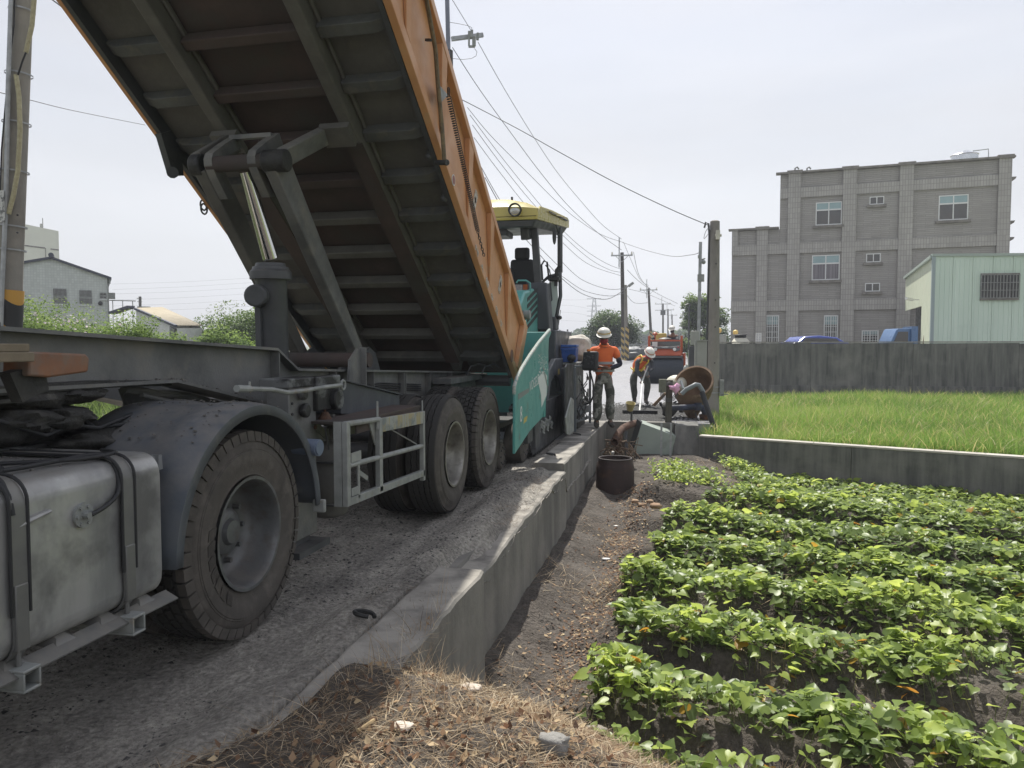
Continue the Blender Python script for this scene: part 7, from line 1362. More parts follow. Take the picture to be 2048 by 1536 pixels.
m_nav = M('navy_roof_edge', (.04,.045,.07), None, rough=.5); rfd = ob('roof', MB().hexa([(x0,-.2,zL),(xa,-.2,za_),(xa,12.2,za_),(x0,12.2,zL)],[(x0,-.2,zL+.15),(xa,-.2,za_+.15),(xa,12.2,za_+.15),(x0,12.2,zL+.15)]).hexa([(xa+.002,-.2,za_),(LU+.25,-.2,zR-.1),(LU+.25,12.2,zR-.1),(xa+.002,12.2,za_)],[(xa+.002,-.2,za_+.15),(LU+.25,-.2,zR+.05),(LU+.25,12.2,zR+.05),(xa+.002,12.2,za_+.15)]), m_nav, gh, local=True)
ob('ridge_cap', MB().cyl((xa,-.35,za_+.22),(xa,12,za_+.22),.16,None,10), m_nav, rfd, local=True); ob('downpipe', MB().tube([(LU+.15,-.1,zR-.1),(LU+.15,-.1,zR-.35),(LU+.03,-.1,zR-.45),(LU+.03,-.1,0)],.05,6), m_lgrey, gh, local=True)
def win2(pxa, pya, pxb, pyb, bars=True):
    u0, u1 = fu(pxa), fu(pxb); z0, z1 = lz(fz((pxa+pxb)/2,pyb)), lz(fz((pxa+pxb)/2,pya)); W_ = ob('window', MB().box(u0,u1,-.03,-.003,z0,z1), m_dkg, gh, local=True); mb = MB()
    for k in range(11 if bars else 3): x = u0+(u1-u0)*k/(10 if bars else 2); mb.box(x-.014,x+.014,-.07,-.05,z0,z1)
    for f in (0,.42,.5,1): z = z0+(z1-z0)*f; mb.box(u0,u1,-.085,-.071,z-.03,z+.03)
    ob('window_bars', mb, m_lgrey, W_, local=True); ob('sill', MB().box(u0-.05,u1+.05,-.08,-.003,z0-.12,z0-.035), m_frame, W_, local=True)
win2(110,578,136,607); win2(162,581,186,608); win2(203,586,215,597,False)
ob('side_duct', MB().box(LU+.05,LU+.45,.1,.6,lz(fz(218,597)),lz(fz(218,585))), m_lgrey, gh, local=True); q = fu(203); ob('wall_lamp', MB().ball((q,-.12,lz(fz(203,607))),.14,8,6), m_black, gh, local=True)
mb = MB()
for dx in (.3,.9,1.5): mb.beam((LU+dx,.5,1.0),(LU+dx,.5,lz(fz(228,599))),.05,.05)
mb.beam((LU+.1,.5,lz(fz(228,600))),(LU+1.7,.5,lz(fz(228,600))),.06,.06).box(LU+1.8,LU+2.6,.6,1.2,1.2,lz(fz(240,611))); ob('pipe_rack', mb, m_lgrey, gh, local=True)
p0 = AD(30,690,75); p1_ = AD(124,690,78); U = (p1_-p0); U[2] = 0; LU = np.linalg.norm(U); U /= LU; ang = math.atan2(U[1],U[0])
ch_ = thing('cream_building', (p0[0],p0[1],-.4), 'plain cream block rising behind the gabled house at left', 'building', rz=ang); zt0, zt1_ = lz(fz(38,450)), lz(fz(122,462))
ob('wall', MB().prism([(-8,0,0),(LU,0,0),(LU,0,zt1_),(-8,0,zt0+1.3)],0,(0,10,0)), m_crw, ch_, local=True, smooth=10); ob('wall_joint', MB().beam((-.5,-.02,lz(fz(38,488))),(fu(96),-.02,lz(fz(96,496))),.04,.12).beam((fu(97),-.02,lz(fz(97,496))),(fu(97),-.02,2),.04,.12).beam((fu(107),-.02,lz(fz(107,498))),(fu(123),-.02,lz(fz(123,500))),.04,.12), m_trim, ch_, local=True)
ob('aerial', MB().cyl((fu(58),1,zt0-1),(fu(58),1,zt0+1.2),.05,None,6).cyl((fu(99),1,zt1_-1),(fu(99),1,zt1_+1.3),.04,None,6).cyl((fu(96),1,zt1_-1),(fu(96),1,zt1_+.7),.14,None,6), m_lgrey, ch_, local=True)
# low house with corrugated beige roof
lh = thing('low_house', AD(330,690,42), 'low whitewashed house with a corrugated beige roof among the bushes', 'building'); Dn = 38
A_, B_, C_, D_ = AD(270,618,44), AD(352,653,36.5), AD(405,653,40), AD(325,616,47)
mb = MB(); n = 34
for k in range(n):
    f0, f1 = k/n, (k+1)/n; up = np.array([0,0,.045 if k % 2 else 0]); up2 = np.array([0,0,0 if k % 2 else .045]); a_, b_ = A_+(D_-A_)*f0+up, B_+(C_-B_)*f0+up; c_, d_ = B_+(C_-B_)*f1+up2, A_+(D_-A_)*f1+up2; mb.add([a_, b_, c_, d_],[(0,1,2,3)])
rf = ob('roof', mb, M('beige_roof', (.42,.37,.28), (.37,.33,.25), sc=2, rough=.8), lh, smooth=10); rf.modifiers.new('s','SOLIDIFY').thickness = .04
dn = np.array([0,0,-1.]); h_ = 3.2; w1 = [A_-[0,0,.08], B_-[0,0,.08], C_-[0,0,.08], D_-[0,0,.08]]
wl = [w1[0]*.97+w1[3]*.03, w1[1]*.97+w1[2]*.03, w1[2]*.97+w1[1]*.03, w1[3]*.98+w1[0]*.02]; ob('wall', MB().add([*wl, *[np.array([p[0],p[1],-.4]) for p in wl]], [(0,1,5,4),(1,2,6,5),(2,3,7,6)]), m_white, lh, smooth=10)
ob('gable_trim', MB().beam(A_+[0,0,.02],B_+[0,0,.02],.14,.12).beam(AD(225,626,46),AD(262,614,45),.5,.14), m_nav, lh); q = AD(352,664,36.3); ob('window', MB().beam(AD(340,662,37.2),AD(350,668,36.4),.05,.5), m_dkg, lh)
# far houses on the horizon
for k, (px, w_, pyt, D, c, lab) in enumerate(((1310,30,672,330,(.3,.32,.36),'far bluish grey house with pointed roof left of the roller'),(1282,36,676,300,(.45,.3,.28),'far pinkish row of houses beyond the second pole'),(1332,34,677,360,(.38,.38,.38),'far grey houses behind the beacon of the roller'),(1290,10,668,350,(.35,.36,.4),'far narrow grey block above the pinkish houses'),(1305,12,664,350,(.3,.33,.38),'far tower-like house with a pyramid roof'))):
    q = AD(px,690,D); w2_ = w_*D/1510/2; z = AD(px,pyt,D)[2]; t = thing('far_house', (q[0],q[1],-1), lab, 'house'); mt = M('far_wall_%d' % k, c, tuple(x*.8 for x in c), sc=.3, rough=.9)
    ob('wall', MB().box(q[0]-w2_,q[0]+w2_,q[1],q[1]+8,-1,z-1.2), mt, t); ob('roof', MB().hexa([(q[0]-w2_-.3,q[1]-.3,z-1.2),(q[0]+w2_+.3,q[1]-.3,z-1.2),(q[0]+w2_+.3,q[1]+8.3,z-1.2),(q[0]-w2_-.3,q[1]+8.3,z-1.2)],[(q[0]-w2_*.3,q[1]+3,z+.6),(q[0]+w2_*.3,q[1]+3,z+.6),(q[0]+w2_*.3,q[1]+5,z+.6),(q[0]-w2_*.3,q[1]+5,z+.6)]), m_poled if k % 2 else mt, t); mb = MB()
    for j in range(max(2, w_//6)): x = q[0]-w2_+w2_*2*(j+.5)/max(2, w_//6); mb.box(x-.5,x+.5,q[1]-.06,q[1]-.005,1.2,2.6)
    ob('windows', mb, m_dkg, t)
# parapet along the left road edge, far on
mb_ = thing('road_parapet', (-6.2,60,0), 'low concrete parapet beside the striped poles along the far road', 'parapet')
for k in range(8):
    y0_ = 62+k*8; xx = -4.9-.012*k; z = .4+.06*k; ob('parapet_block', MB().box(-5.2,-4.85,y0_,y0_+7.9,-1,z+.75), m_conct, mb_)
q = AD(1270,704,60); q[2] = .75; o = lumpy('covered_heap', q, 1, (1.0,1.2,.5), M('grey_tarp', (.20,.21,.22), (.14,.15,.16), sc=2, rough=.6, bump=.5, bsc=3), 3, amp=.5, freq=1.5, flat=0); setp(o, 'grey tarpaulin covered heap beside the street lamp pole', 'covered heap')
# ================================================================ VEGETATION
def heart():   # leaf in local frame: y along the leaf, folded at the midrib, slightly lobed
    pts = np.array([(0,0,0),(-.20,-.17,.03),(-.42,-.12,.04),(-.52,.12,.09),(-.43,.38,.10),(-.20,.68,.02),(0,1.0,-.14),(.20,.68,.02),(.43,.38,.10),(.52,.12,.09),(.42,-.12,.04),(.20,-.17,.03),(0,.42,-.03)])
    f = [(0,2,1),(0,3,2),(0,12,3),(12,4,3),(12,5,4),(12,6,5),(12,7,6),(12,8,7),(12,9,8),(0,9,12),(0,10,9),(0,11,10)]
    return pts, np.array(f)
def place(T, F, P, yaw, pitch, roll, s):
    n = len(P); cy, sy, cp, sp, cr_, sr = np.cos(yaw), np.sin(yaw), np.cos(pitch), np.sin(pitch), np.cos(roll), np.sin(roll)
    X = T[None,:,0]*s[:,None]; Y_ = T[None,:,1]*s[:,None]; Z_ = T[None,:,2]*s[:,None]
    x1 = X*cr_[:,None]+Z_*sr[:,None]; z1 = -X*sr[:,None]+Z_*cr_[:,None]
    y2 = Y_*cp[:,None]-z1*sp[:,None]; z2 = Y_*sp[:,None]+z1*cp[:,None]
    x3 = x1*cy[:,None]-y2*sy[:,None]; y3 = x1*sy[:,None]+y2*cy[:,None]
    v = np.stack([x3, y3, z2], -1)+P[:,None,:]; f = F[None]+np.arange(n)[:,None,None]*len(T)
    return v.reshape(-1,3), f.reshape(-1, F.shape[1])
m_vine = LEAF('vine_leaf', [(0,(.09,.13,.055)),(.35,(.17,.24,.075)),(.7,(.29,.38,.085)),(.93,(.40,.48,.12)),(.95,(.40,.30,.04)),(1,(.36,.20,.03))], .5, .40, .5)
m_stem = LEAF('vine_stem', [(0,(.10,.16,.05)),(1,(.16,.13,.07))], .2, .6)
r = RNG; n = 105000
y = r.uniform(2.4, 13.3, n); x = r.uniform(-.95, 9.5, n)
dens = sstep(.0, .85, .5-.5*np.cos(2*pi*rowc(x, y+.10*fbm(x, y, .9, 2, 60))))*.97-.12*(1-sstep(3.5, 7.5, y))+.10*sstep(5.5, 8.5, y)
patch = .62+1.7*fbm(x, y, 2.6, 3, 51); far_ = sstep(5.6, 8.2, y)
keep = (r.random(n) < np.clip(dens+far_*.55, 0, 1)*np.clip(patch+.25+far_*.3, 0, 1))&(x > -.52+.20*fbm(x, y, 1.8, 2, 61)+sstep(6.5, 9, y)*.25+sstep(9,12,y)*1.2)&(mound(x, y) < .25)
keep &= (y < 13.66-.355*(x-.33))&(x-.2 < (y*1.15+1.5))   # before the low wall, inside the view
x, y = x[keep], y[keep]; n = len(x); z = soil_h(x, y)
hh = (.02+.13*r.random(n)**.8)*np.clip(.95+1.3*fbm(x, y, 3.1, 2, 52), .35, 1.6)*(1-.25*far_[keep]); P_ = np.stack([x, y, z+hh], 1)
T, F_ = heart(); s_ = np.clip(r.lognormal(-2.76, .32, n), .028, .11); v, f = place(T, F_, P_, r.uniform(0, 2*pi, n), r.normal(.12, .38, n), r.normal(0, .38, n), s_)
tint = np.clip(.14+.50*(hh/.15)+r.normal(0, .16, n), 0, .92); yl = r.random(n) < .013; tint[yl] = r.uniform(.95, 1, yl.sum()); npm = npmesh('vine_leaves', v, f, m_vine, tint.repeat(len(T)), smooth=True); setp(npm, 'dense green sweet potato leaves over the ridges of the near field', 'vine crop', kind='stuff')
k = r.random(n) < .6; b0_ = np.stack([x+r.normal(0,.05,n), y+r.normal(0,.05,n), z-.01], 1)[k]; b1_ = P_[k]; w_ = .0022; pr_ = np.array([CR[0]*w_, CR[1]*w_, 0])
v = np.stack([b0_-pr_, b0_+pr_, b1_+pr_, b1_-pr_], 1).reshape(-1,3); f = np.arange(len(b0_)*4).reshape(-1,4); o = npmesh('vine_stems', v, f, m_stem, r.random(len(b0_)).repeat(4)); setp(o, 'thin pale stems under the sweet potato leaves', 'vine crop', kind='stuff')
# rice
def blades(name, x, y, z, h, wd, mat, tint, lean, seed, seg=3, label=None, cat='grass', sway=None):
    r = np.random.default_rng(seed); n = len(x); a = r.uniform(0, 2*pi, n); L_ = lean*h; dx, dy = np.cos(a)*L_, np.sin(a)*L_; b = r.uniform(0, pi, n); wx_, wy_ = np.cos(b)*wd, np.sin(b)*wd; rows = []
    for k in range(seg+1):
        t = k/seg; w_ = 1-t**2*.92; cx_ = x+dx*t**1.8; cy_ = y+dy*t**1.8; cz_ = z+h*(t-.28*lean*t**3 if True else t); rows.append(np.stack([cx_-wx_*w_, cy_-wy_*w_, cz_], -1)); rows.append(np.stack([cx_+wx_*w_, cy_+wy_*w_, cz_], -1))
    v = np.stack(rows, 1); base = np.arange(n)[:,None,None]*(2*(seg+1)); f = base+np.array([(2*k, 2*k+1, 2*k+3, 2*k+2) for k in range(seg)])[None]
    o = npmesh(name, v.reshape(-1,3), f.reshape(-1,4), mat, np.repeat(tint, 2*(seg+1))); setp(o, label, cat, kind='stuff'); return o
m_rice = LEAF('rice_leaf', [(0,(.08,.15,.035)),(.5,(.13,.25,.05)),(.85,(.20,.33,.07)),(1,(.30,.36,.12))], .5, .5, .4)
n = 150000; u_ = r.uniform(0, 1, n); v_ = r.uniform(0, 1, n)**1.25; A1 = LW0+nn+LWN*.12; 
A2 = A1+LWD*11.5; B1_ = np.array([.75, 25.6]); B2_ = HW0+HD*14-HN*.2; Pq = (A1[None]*(1-u_)[:,None]+A2[None]*u_[:,None])*(1-v_)[:,None]+(B1_[None]*(1-u_)[:,None]+B2_[None]*u_[:,None])*v_[:,None]
x, y = Pq[:,0], Pq[:,1]; cl = 7.0; gx = np.round(x*cl)/cl+r.normal(0,.032,n); gy = np.round(y*4.2)/4.2+r.normal(0,.04,n); h = r.uniform(.44,.62,n)*(1+.25*fbm(gx, gy, .35, 3, 71)); nearw = ((np.stack([gx, gy], 1)-LW0) @ LWN) < .25; gy = np.where(nearw, gy+.22, gy)
tn = np.clip(.52+.5*fbm(gx, gy, .5, 3, 70)+r.normal(0, .2, n), 0, 1); o = blades('rice_plants', gx, gy, np.full(n, -.5), h, .0046+.00016*(gy-12), m_rice, tn, r.uniform(.03,.26,n), 31, 3, 'bright green rice standing between the low wall and the tall dark wall', 'rice')
n2 = 12000; k = r.integers(0, n, n2); blades('rice_panicles', gx[k]+r.normal(0,.02,n2), gy[k], np.full(n2, -.32), h[k]*r.uniform(.72,.98,n2), .0085, LEAF('rice_panicle', [(0,(.22,.26,.07)),(1,(.42,.38,.17))], .4, .6), r.random(n2), r.uniform(.3,.95,n2), 32, 4, 'pale drooping grain heads among the rice', 'rice')
# dry grass on the mound
m_dry = LEAF('dry_grass', [(0,(.12,.085,.055)),(.4,(.28,.21,.135)),(.8,(.45,.36,.24)),(1,(.58,.50,.37))], .25, .8, .2)
def dgrass(n, cond, hmin, hmax, seed, name, wd=.0014, lean=(.3,1.4)):
    r = np.random.default_rng(seed); x = r.uniform(-2.8, 2.0, n*3); y = r.uniform(1.0, 5.2, n*3); k = cond(x, y, r); x, y = x[k][:n], y[k][:n]; n = len(x); z = np.maximum(np.where(x > -1.3, soil_h(x, y), -9), np.where(x < -1.22, np.maximum(bank_h(x, y), .03), -9)); tf_ = np.clip(1+2.0*fbm(x, y, 3.2, 3, seed+1), .2, 1.8)
    return blades(name, x, y, z-.01, r.uniform(hmin, hmax, n)*tf_, wd*r.uniform(.5,1.3,n), m_dry, np.clip(r.normal(.55,.28,n), 0, 1), r.uniform(*lean, n), seed+5, 4, 'dry straw coloured grass over the mound in the foreground', 'dry grass')
nzz = lambda x, y: fbm(x, y, 2.2, 3, 81)
dgrass(60000, lambda x, y, r: (mound(x, y) > .25)&((x > -1.3)|(x > -1.25-(3.15-y)*.52+.3*nzz(x, y)))&(r.random(len(x)) < .35+2.2*nzz(x, y)), .015, .06, 91, 'dry_grass', .0013, (.5,2.4))
edge = lambda x, y: np.exp(-((mound(x, y)-.55)/.22)**2)
dgrass(17000, lambda x, y, r: (r.random(len(x)) < edge(x, y)*(.5+2.2*fbm(x, y, 2.6, 2, 86)))&(x > -1.3), .04, .14, 92, 'dry_grass_tufts', .0015, (.15,.9))
dgrass(3200, lambda x, y, r: (x < -1.24)&(x > -1.6)&(y < 3.6)&(r.random(len(x)) < .2+2.5*fbm(x, y, 2.4, 3, 83)), .02, .10, 93, 'dry_grass_on_wall', .0013, (.4,2.0))
dgrass(2600, lambda x, y, r: (mound(x, y) > .1)&(x > -1.3)&(np.abs(x+1.1+.3*nzz(x, y)) < .3)&(y > 2.7), .05, .17, 94, 'tall_dry_grass', .0014, (.2,.8))
def sc_straw(r, n, dom, zf): pass
def litter(name, n, dom, smin, smax, mat, seed, label, cat, curl=.35, asp=1.0):
    r = np.random.default_rng(seed); x = r.uniform(dom[0], dom[1], n*3); y = r.uniform(dom[2], dom[3], n*3); k = dom[4](x, y, r); x, y = x[k][:n], y[k][:n]; n = len(x); T = np.array([(0,0,0),(-.32*asp,.35,.12*asp),(0,1,.05*asp),(.32*asp,.35,.12*asp),(0,.5,-.02*asp)]); F_ = np.array([(0,4,1),(1,4,2),(2,4,3),(3,4,0)])
    z = dom[5](x, y)+.006; v, f = place(T, F_, np.stack([x, y, z], 1), r.uniform(0,2*pi,n), r.normal(0,curl,n), r.normal(0,curl,n), r.uniform(smin, smax, n)); o = npmesh(name, v, f, mat, r.random(n).repeat(5)); setp(o, label, cat, kind='stuff'); return o
m_lit = LEAF('fallen_leaf', [(0,(.10,.06,.04)),(.5,(.24,.145,.085)),(.8,(.42,.30,.18)),(1,(.58,.46,.28))], .2, .7, .3)
litter('fallen_leaves', 4600, (-1.25,.2,3.6,11,lambda x, y, r: (np.exp(-((x+.72-.02*(y-5)+.18*fbm(x, y, .8, 2, 97))/.19)**2)+.06 > r.random(len(x)))&(mound(x, y) < .6), soil_h), .012, .045, m_lit, 95, 'brown fallen leaves gathered along the ditch bottom', 'leaf litter')
litter('mound_litter', 5200, (-1.6,1.8,1.2,4.2,lambda x, y, r: (mound(x, y) > .3)&((x > -1.3)|(x > -1.2-(3.15-y)*.50))&(r.random(len(x)) < .6+nzz(x, y)), lambda x, y: np.where(x < -1.25, np.maximum(bank_h(x, y), .03), soil_h(x, y))+.01), .010, .045, m_lit, 96, 'curled dry leaves scattered through the dry grass', 'leaf litter', .6)
litter('straw', 16000, (-2.0,1.8,1.2,4.2,lambda x, y, r: (mound(x, y) > .3)&((x > -1.3)|(x > -1.2-(3.15-y)*.50)), lambda x, y: np.where(x < -1.25, np.maximum(bank_h(x, y), .03), soil_h(x, y))+.012), .04, .14, m_dry, 97, 'flattened straw lying on the foreground mound', 'straw', .12, .045)
litter('straw', 3600, (-1.35,1.5,4.5,13.2,lambda x, y, r: (fbm(x, y, 1, 3, 98) > .05)&(x < 1.3), lambda x, y: soil_h(x, y)+.02), .06, .22, m_dry, 98, 'pale straw and twigs on the soil below the tilted cabinet', 'straw', .35, .04)
litter('road_twigs', 1500, (-1.75,-1.3,3.4,9.2,lambda x, y, r: (fbm(x, y, 1.3, 3, 99) > .12), lambda x, y: np.full(len(x), .035)), .02, .07, LEAF('dead_twig', [(0,(.10,.07,.05)),(1,(.28,.20,.13))], .1, .8), 99, 'dead weeds and twigs along the top of the retaining wall', 'dead weeds', .6, .06)
litter('white_scraps', 0, (0,1,4,5,lambda x, y, r: x > 9, soil_h), .03, .05, m_lit, 1, None, None) if False else None
# stones, white scraps
def stone(c, s_, seed, label, mat, cat='stone', name='stone'): o = lumpy(name, c, 1, s_, mat, seed, amp=.38, freq=1.0, n=22, m=14); setp(o, label, cat, 'loose stones and scraps on the mound'); return o
m_st = M('stone_grey', (.30,.29,.27), (.2,.195,.185), sc=14, rough=.9, bump=.6, bsc=50); m_st2 = M('stone_warm', (.30,.27,.23), (.22,.2,.17), sc=14, rough=.9, bump=.5); m_chip = M('pale_chip', (.60,.54,.47), (.5,.44,.38), sc=10, rough=.9, bump=.2)
def gz(px, py, up=0):
    z = -.15
    for _ in range(12): p = AZ(px, py, z); z = float(soil_h(p[0], p[1]))+up
    return AZ(px, py, z)
stone(gz(1107,1488,.02), (.060,.045,.042), 3, 'rough pale grey stone lying in the dry grass, biggest at the bottom', m_st); stone(gz(1195,1462,.02), (.055,.03,.026), 6, 'smooth oblong grey stone right of the rough one in the dry grass', m_st2)
stone(gz(942,1375,.015), (.050,.035,.010), 8, 'flat whitish stone chip at the foot of the tall dry grass', m_chip); stone(gz(805,1452,.012), (.035,.028,.008), 9, 'flat pale chip left of the foreground straw', m_chip)
for k, (px, py, s_) in enumerate(((1232,1052,.030),(1212,1118,.045),(1215,1115,.02))): 
    if k < 2: stone(gz(px,py,.01), (s_,s_*.5,s_*.25), 11+k, ('small white crumpled scrap on the soil near the drum','long white scrap at the left end of a vine ridge')[k], m_white, 'litter', 'scrap')
for k, (px, py, s_) in enumerate(((1285,1010,.06),(1300,1003,.05),(1312,1012,.07),(1270,1003,.05),(1330,985,.06))): o = stone(gz(px,py,.02), (s_,s_*.8,s_*.5), 21+k, 'brown brick rubble lump beside the rusty drum', M('rubble_brown_%d' % k, (.25,.15,.09), (.35,.25,.17), sc=9, rough=.9), 'rubble', 'rubble'); o['group'] = 'rubble lumps beside the drum'
stick = gz(760,1440,.01); o = ob('stick', MB().tube([gz(715,1462,.012), gz(748,1440,.02)], .007, 6), M('bamboo_stick', (.5,.37,.2), None, rough=.7), None, loc=stick); setp(o, 'short straight bamboo stick in the foreground grass at left', 'stick')
# green weeds at the foot of the pit
r = np.random.default_rng(5); n = 1500; ww = r.normal(0, 1, (n, 2)); cs = np.array([gz(1345,950)[:2], gz(1405,968)[:2], gz(1480,945)[:2], gz(1360,985)[:2]]); ci = r.integers(0, 4, n); x = cs[ci,0]+ww[:,0]*.16; y = cs[ci,1]+ww[:,1]*.16
v, f = place(T, F_, np.stack([x, y, soil_h(x, y)+r.uniform(.02,.2,n)], 1), r.uniform(0,2*pi,n), r.normal(.1,.5,n), r.normal(0,.5,n), r.uniform(.025,.06,n)); o = npmesh('weeds', v, f, m_vine, r.uniform(.2,.9,n).repeat(len(T))); setp(o, 'low green weeds on the soil heap below the pier', 'weeds', kind='stuff')
# trees
m_bark = M('bark', (.08,.065,.05), (.05,.04,.033), sc=8, rough=.95, bump=.5)
def tree(name, base, H, RX_, RZ_, nl, ls, mat, label, cat='tree', seed=1, trunk=.18, clumps=26, crown_c=None, group=None, zlow=.35):
    r = np.random.default_rng(seed); b = np.array(base, float); t = thing(name, b, label, cat, group); cz = b[2]+H-RZ_ if crown_c is None else crown_c
    mb = MB(); C_ = []
    for k in range(clumps):
        d = r.normal(size=3); d /= np.linalg.norm(d); d[2] = abs(d[2])*1.0-.25*r.random(); q = np.array([b[0],b[1],cz])+d*np.array([RX_,RX_,RZ_])*r.uniform(.45,.86); C_.append((q, r.uniform(.26,.44)*RX_))
    fork = b+np.array([0,0,(cz-RZ_*.7)-b[2]])
    if trunk:
        mb.tube([b, b+(fork-b)*.5+r.normal(0,.05,3)*H*.1, fork], [trunk, trunk*.8, trunk*.62], 10)
        for q, rr in C_[::2]: m_ = (fork+q)/2+r.normal(0,.12,3)*RX_*.4; mb.tube([fork, m_, q], [trunk*.42, trunk*.25, trunk*.08], 6)
        ob('trunk', mb, m_bark, t, smooth=60)
    per = nl//clumps; Ps = []; tint = []
    for q, rr in C_:
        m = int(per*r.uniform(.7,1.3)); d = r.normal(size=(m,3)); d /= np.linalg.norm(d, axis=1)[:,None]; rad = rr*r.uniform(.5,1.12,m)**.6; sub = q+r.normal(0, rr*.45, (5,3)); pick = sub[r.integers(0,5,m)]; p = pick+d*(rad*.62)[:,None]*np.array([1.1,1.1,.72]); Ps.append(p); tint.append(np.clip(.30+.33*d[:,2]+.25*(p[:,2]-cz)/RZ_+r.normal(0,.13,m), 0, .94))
    P_ = np.concatenate(Ps)-b; tint = np.concatenate(tint); k = (P_[:,2] > .02)&(P_[:,2] < H*1.06); P_, tint = P_[k], tint[k]; m = len(P_); T = np.array([(0,0,0),(-.35,.5,.08),(0,1,0),(.35,.5,.08)]); F_ = np.array([(0,3,2,1)])
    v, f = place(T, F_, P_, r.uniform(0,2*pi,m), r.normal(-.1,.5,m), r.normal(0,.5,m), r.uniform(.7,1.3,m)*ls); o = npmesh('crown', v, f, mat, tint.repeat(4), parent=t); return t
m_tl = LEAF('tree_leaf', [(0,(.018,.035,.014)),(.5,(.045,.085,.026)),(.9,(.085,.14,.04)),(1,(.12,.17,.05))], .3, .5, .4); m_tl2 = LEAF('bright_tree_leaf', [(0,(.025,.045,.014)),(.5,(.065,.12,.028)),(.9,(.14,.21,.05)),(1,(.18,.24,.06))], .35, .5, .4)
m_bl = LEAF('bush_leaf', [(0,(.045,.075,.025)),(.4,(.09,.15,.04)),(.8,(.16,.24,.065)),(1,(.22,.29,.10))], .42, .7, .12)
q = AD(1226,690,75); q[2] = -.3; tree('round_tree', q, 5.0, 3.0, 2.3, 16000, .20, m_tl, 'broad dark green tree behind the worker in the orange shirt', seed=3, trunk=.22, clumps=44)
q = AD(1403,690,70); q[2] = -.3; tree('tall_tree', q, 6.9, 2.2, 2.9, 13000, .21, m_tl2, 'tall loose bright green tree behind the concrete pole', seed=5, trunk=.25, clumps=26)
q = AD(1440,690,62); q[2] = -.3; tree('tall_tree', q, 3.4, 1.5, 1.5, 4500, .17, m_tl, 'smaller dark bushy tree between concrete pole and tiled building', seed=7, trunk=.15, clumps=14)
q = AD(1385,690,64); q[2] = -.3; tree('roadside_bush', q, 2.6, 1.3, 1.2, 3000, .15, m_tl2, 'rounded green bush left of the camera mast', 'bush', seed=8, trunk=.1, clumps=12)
bush = [(60,22,2.6,2.0,'m'),(125,24,2.5,2.0,'m'),(195,25,2.45,2.0,'m'),(255,22,2.4,1.3,'m'),(305,24,2.05,1.2,'m'),(365,28,1.45,1.3,'d'),(432,32,2.2,1.7,'m'),(470,42,3.9,2.3,'d'),(515,40,3.6,2.3,'d'),(400,24,1.1,1.2,'m'),(460,22,1.35,1.3,'m'),(520,24,1.5,1.3,'m'),(20,20,2.6,1.8,'m')]
lbs = ['flowering bushy mound nearest the striped pole','feathery green bush below the gabled house windows','feathery green bush under the left house corner','pointed leafy bush left of the beige roof','vine covered bush in front of the beige roof','dark shrub below the right end of the beige roof','pale shrub right of the beige roof','tall dark green tree left of the hoist cylinder','dark tree touching the hoist cylinder','low tangled weeds in front of the white house wall','low weeds under the dark tree on the left','low weeds beside the hoist cylinder base','bush behind the foot of the striped pole']
for k, ((px, D, H_, R_, kd), lab) in enumerate(zip(bush, lbs)): q = AD(px,690,D); q[2] = -.5; H_ = AD(px,690,D)[2]*0+H_; tree('bush', q, H_+.5, R_, H_*.55, 11000 if D < 30 else 7000, .07 if D < 30 else .13, m_bl if kd == 'm' else m_tl2, lab, 'bush', seed=40+k, trunk=.05, clumps=24, group='bushes on the left verge')
r = np.random.default_rng(6); n = 170; c = AD(80,690,20.5); x = c[0]+r.normal(0,1.0,n); y = c[1]+r.normal(0,.7,n); z = 2.25+r.uniform(-.3,.15,n)-.16*np.abs(x-c[0]); v, f = place(np.array([(0,0,0),(-.5,.5,.15),(0,1,0),(.5,.5,.15)]), np.array([(0,3,2,1)]), np.stack([x, y, z], 1), r.uniform(0,2*pi,n), r.normal(0,.6,n), r.normal(0,.6,n), r.uniform(.05,.09,n)); o = npmesh('blossom', v, f, LEAF('pale_flower', [(0,(.45,.36,.42)),(1,(.6,.55,.56))], .3, .7), r.random(n).repeat(4)); setp(o, 'pale mauve blossom scattered over the bush by the striped pole', 'flowers', kind='stuff')
r = np.random.default_rng(16); n = 26000; y = r.uniform(3, 40, n); x = -7.3-r.uniform(0, 1, n)**1.5*(9+y*.35); blades('verge_weeds', x, y, np.full(n, -.3), r.uniform(.3,1.0,n), .008, m_bl, r.random(n), r.uniform(.2,1,n), 17, 3, 'tangled weeds and tall grass on the verge beyond the trailer', 'weeds')
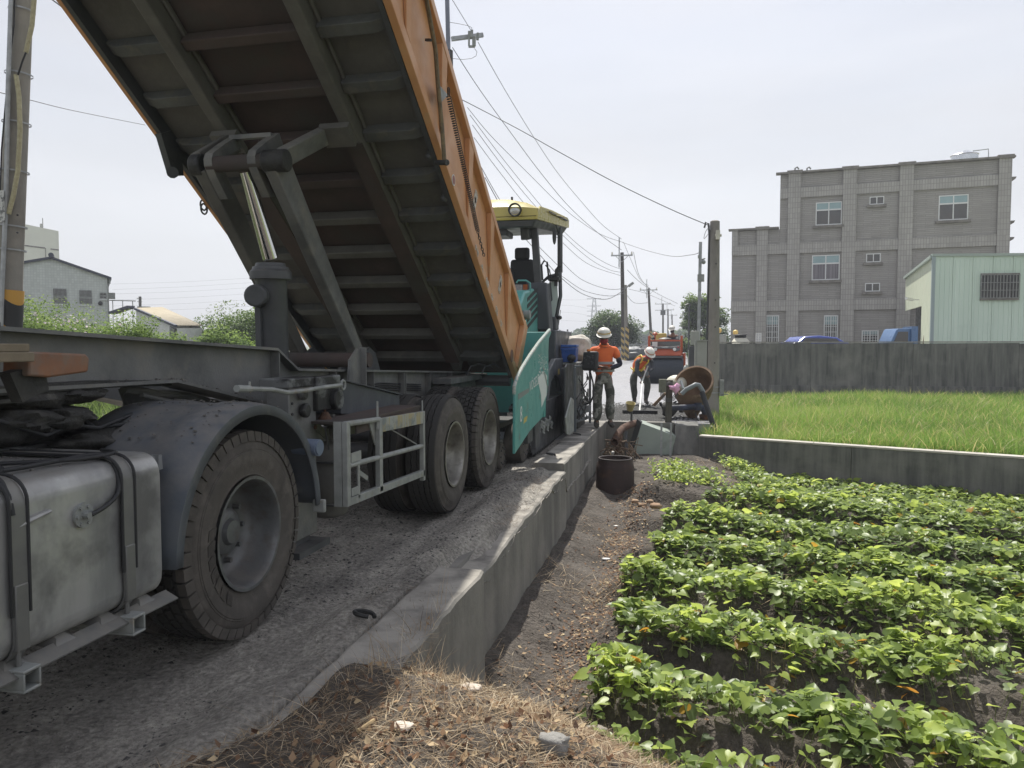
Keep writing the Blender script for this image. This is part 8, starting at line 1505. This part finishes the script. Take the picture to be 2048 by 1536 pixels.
# tree belts far away: one mass each
def belt(name, D, px0, px1, top, n, ls, seed, label, mat):
    r = np.random.default_rng(seed); px = r.uniform(px0, px1, n); H_ = top*(1+.7*fbm(px*.03, px*0+seed, 1, 4, seed)); d = D+r.uniform(-4, 10, n); P_ = np.array([AD(a, 690, b)[:2] for a, b in zip(px, d)]); z = -1+r.random(n)**.7*(H_+1); v, f = place(np.array([(0,0,0),(-.5,.5,.1),(0,1,0),(.5,.5,.1)]), np.array([(0,3,2,1)]), np.column_stack([P_, z]), r.uniform(0,2*pi,n), r.normal(0,.7,n), r.normal(0,.7,n), r.uniform(.6,1.4,n)*ls); o = npmesh(name, v, f, mat, r.uniform(.1,.8,n).repeat(4)); setp(o, label, 'woods', kind='stuff')
belt('far_woods', 260, 1060, 1420, 5.2, 9000, 1.3, 3, 'distant hazy line of woods along the horizon right of the paver', m_tl)
belt('far_woods', 200, -100, 560, 4.0, 9000, 1.1, 4, 'distant line of woods along the left horizon', m_tl)
r = np.random.default_rng(66); n = 30000; y = r.uniform(34, 150, n)**1.0; x = np.where(r.random(n) < .75, -7.3-r.uniform(0, 1, n)*(6+y*.25), .8+r.uniform(0,1,n)*(4)); blades('far_paddy', x, y, np.full(n, -.9)+np.where(x > 0, .5, .5), r.uniform(.4,.7,n), .03, m_rice, r.uniform(.3,.9,n), r.uniform(.1,.5,n), 67, 2, 'pale green paddy beyond the far parapet', 'rice')
# tiny pale trees row and haze
hz_ = bpy.data.materials.new('haze'); hz_.use_nodes = True; t_ = hz_.node_tree; t_.nodes.clear(); oo = t_.nodes.new('ShaderNodeOutputMaterial'); vv = t_.nodes.new('ShaderNodeVolumePrincipled'); vv.inputs['Color'].default_value = (.86,.9,1,1); vv.inputs['Density'].default_value = .0011; vv.inputs['Anisotropy'].default_value = .2; t_.links.new(vv.outputs[0], oo.inputs['Volume'])
if USE_HAZE: o = ob('haze', MB().box(-520,420,-40,900,-2.8,62), hz_); setp(o, kind='stuff'); o['label'] = 'thin pale haze in the air over the fields'
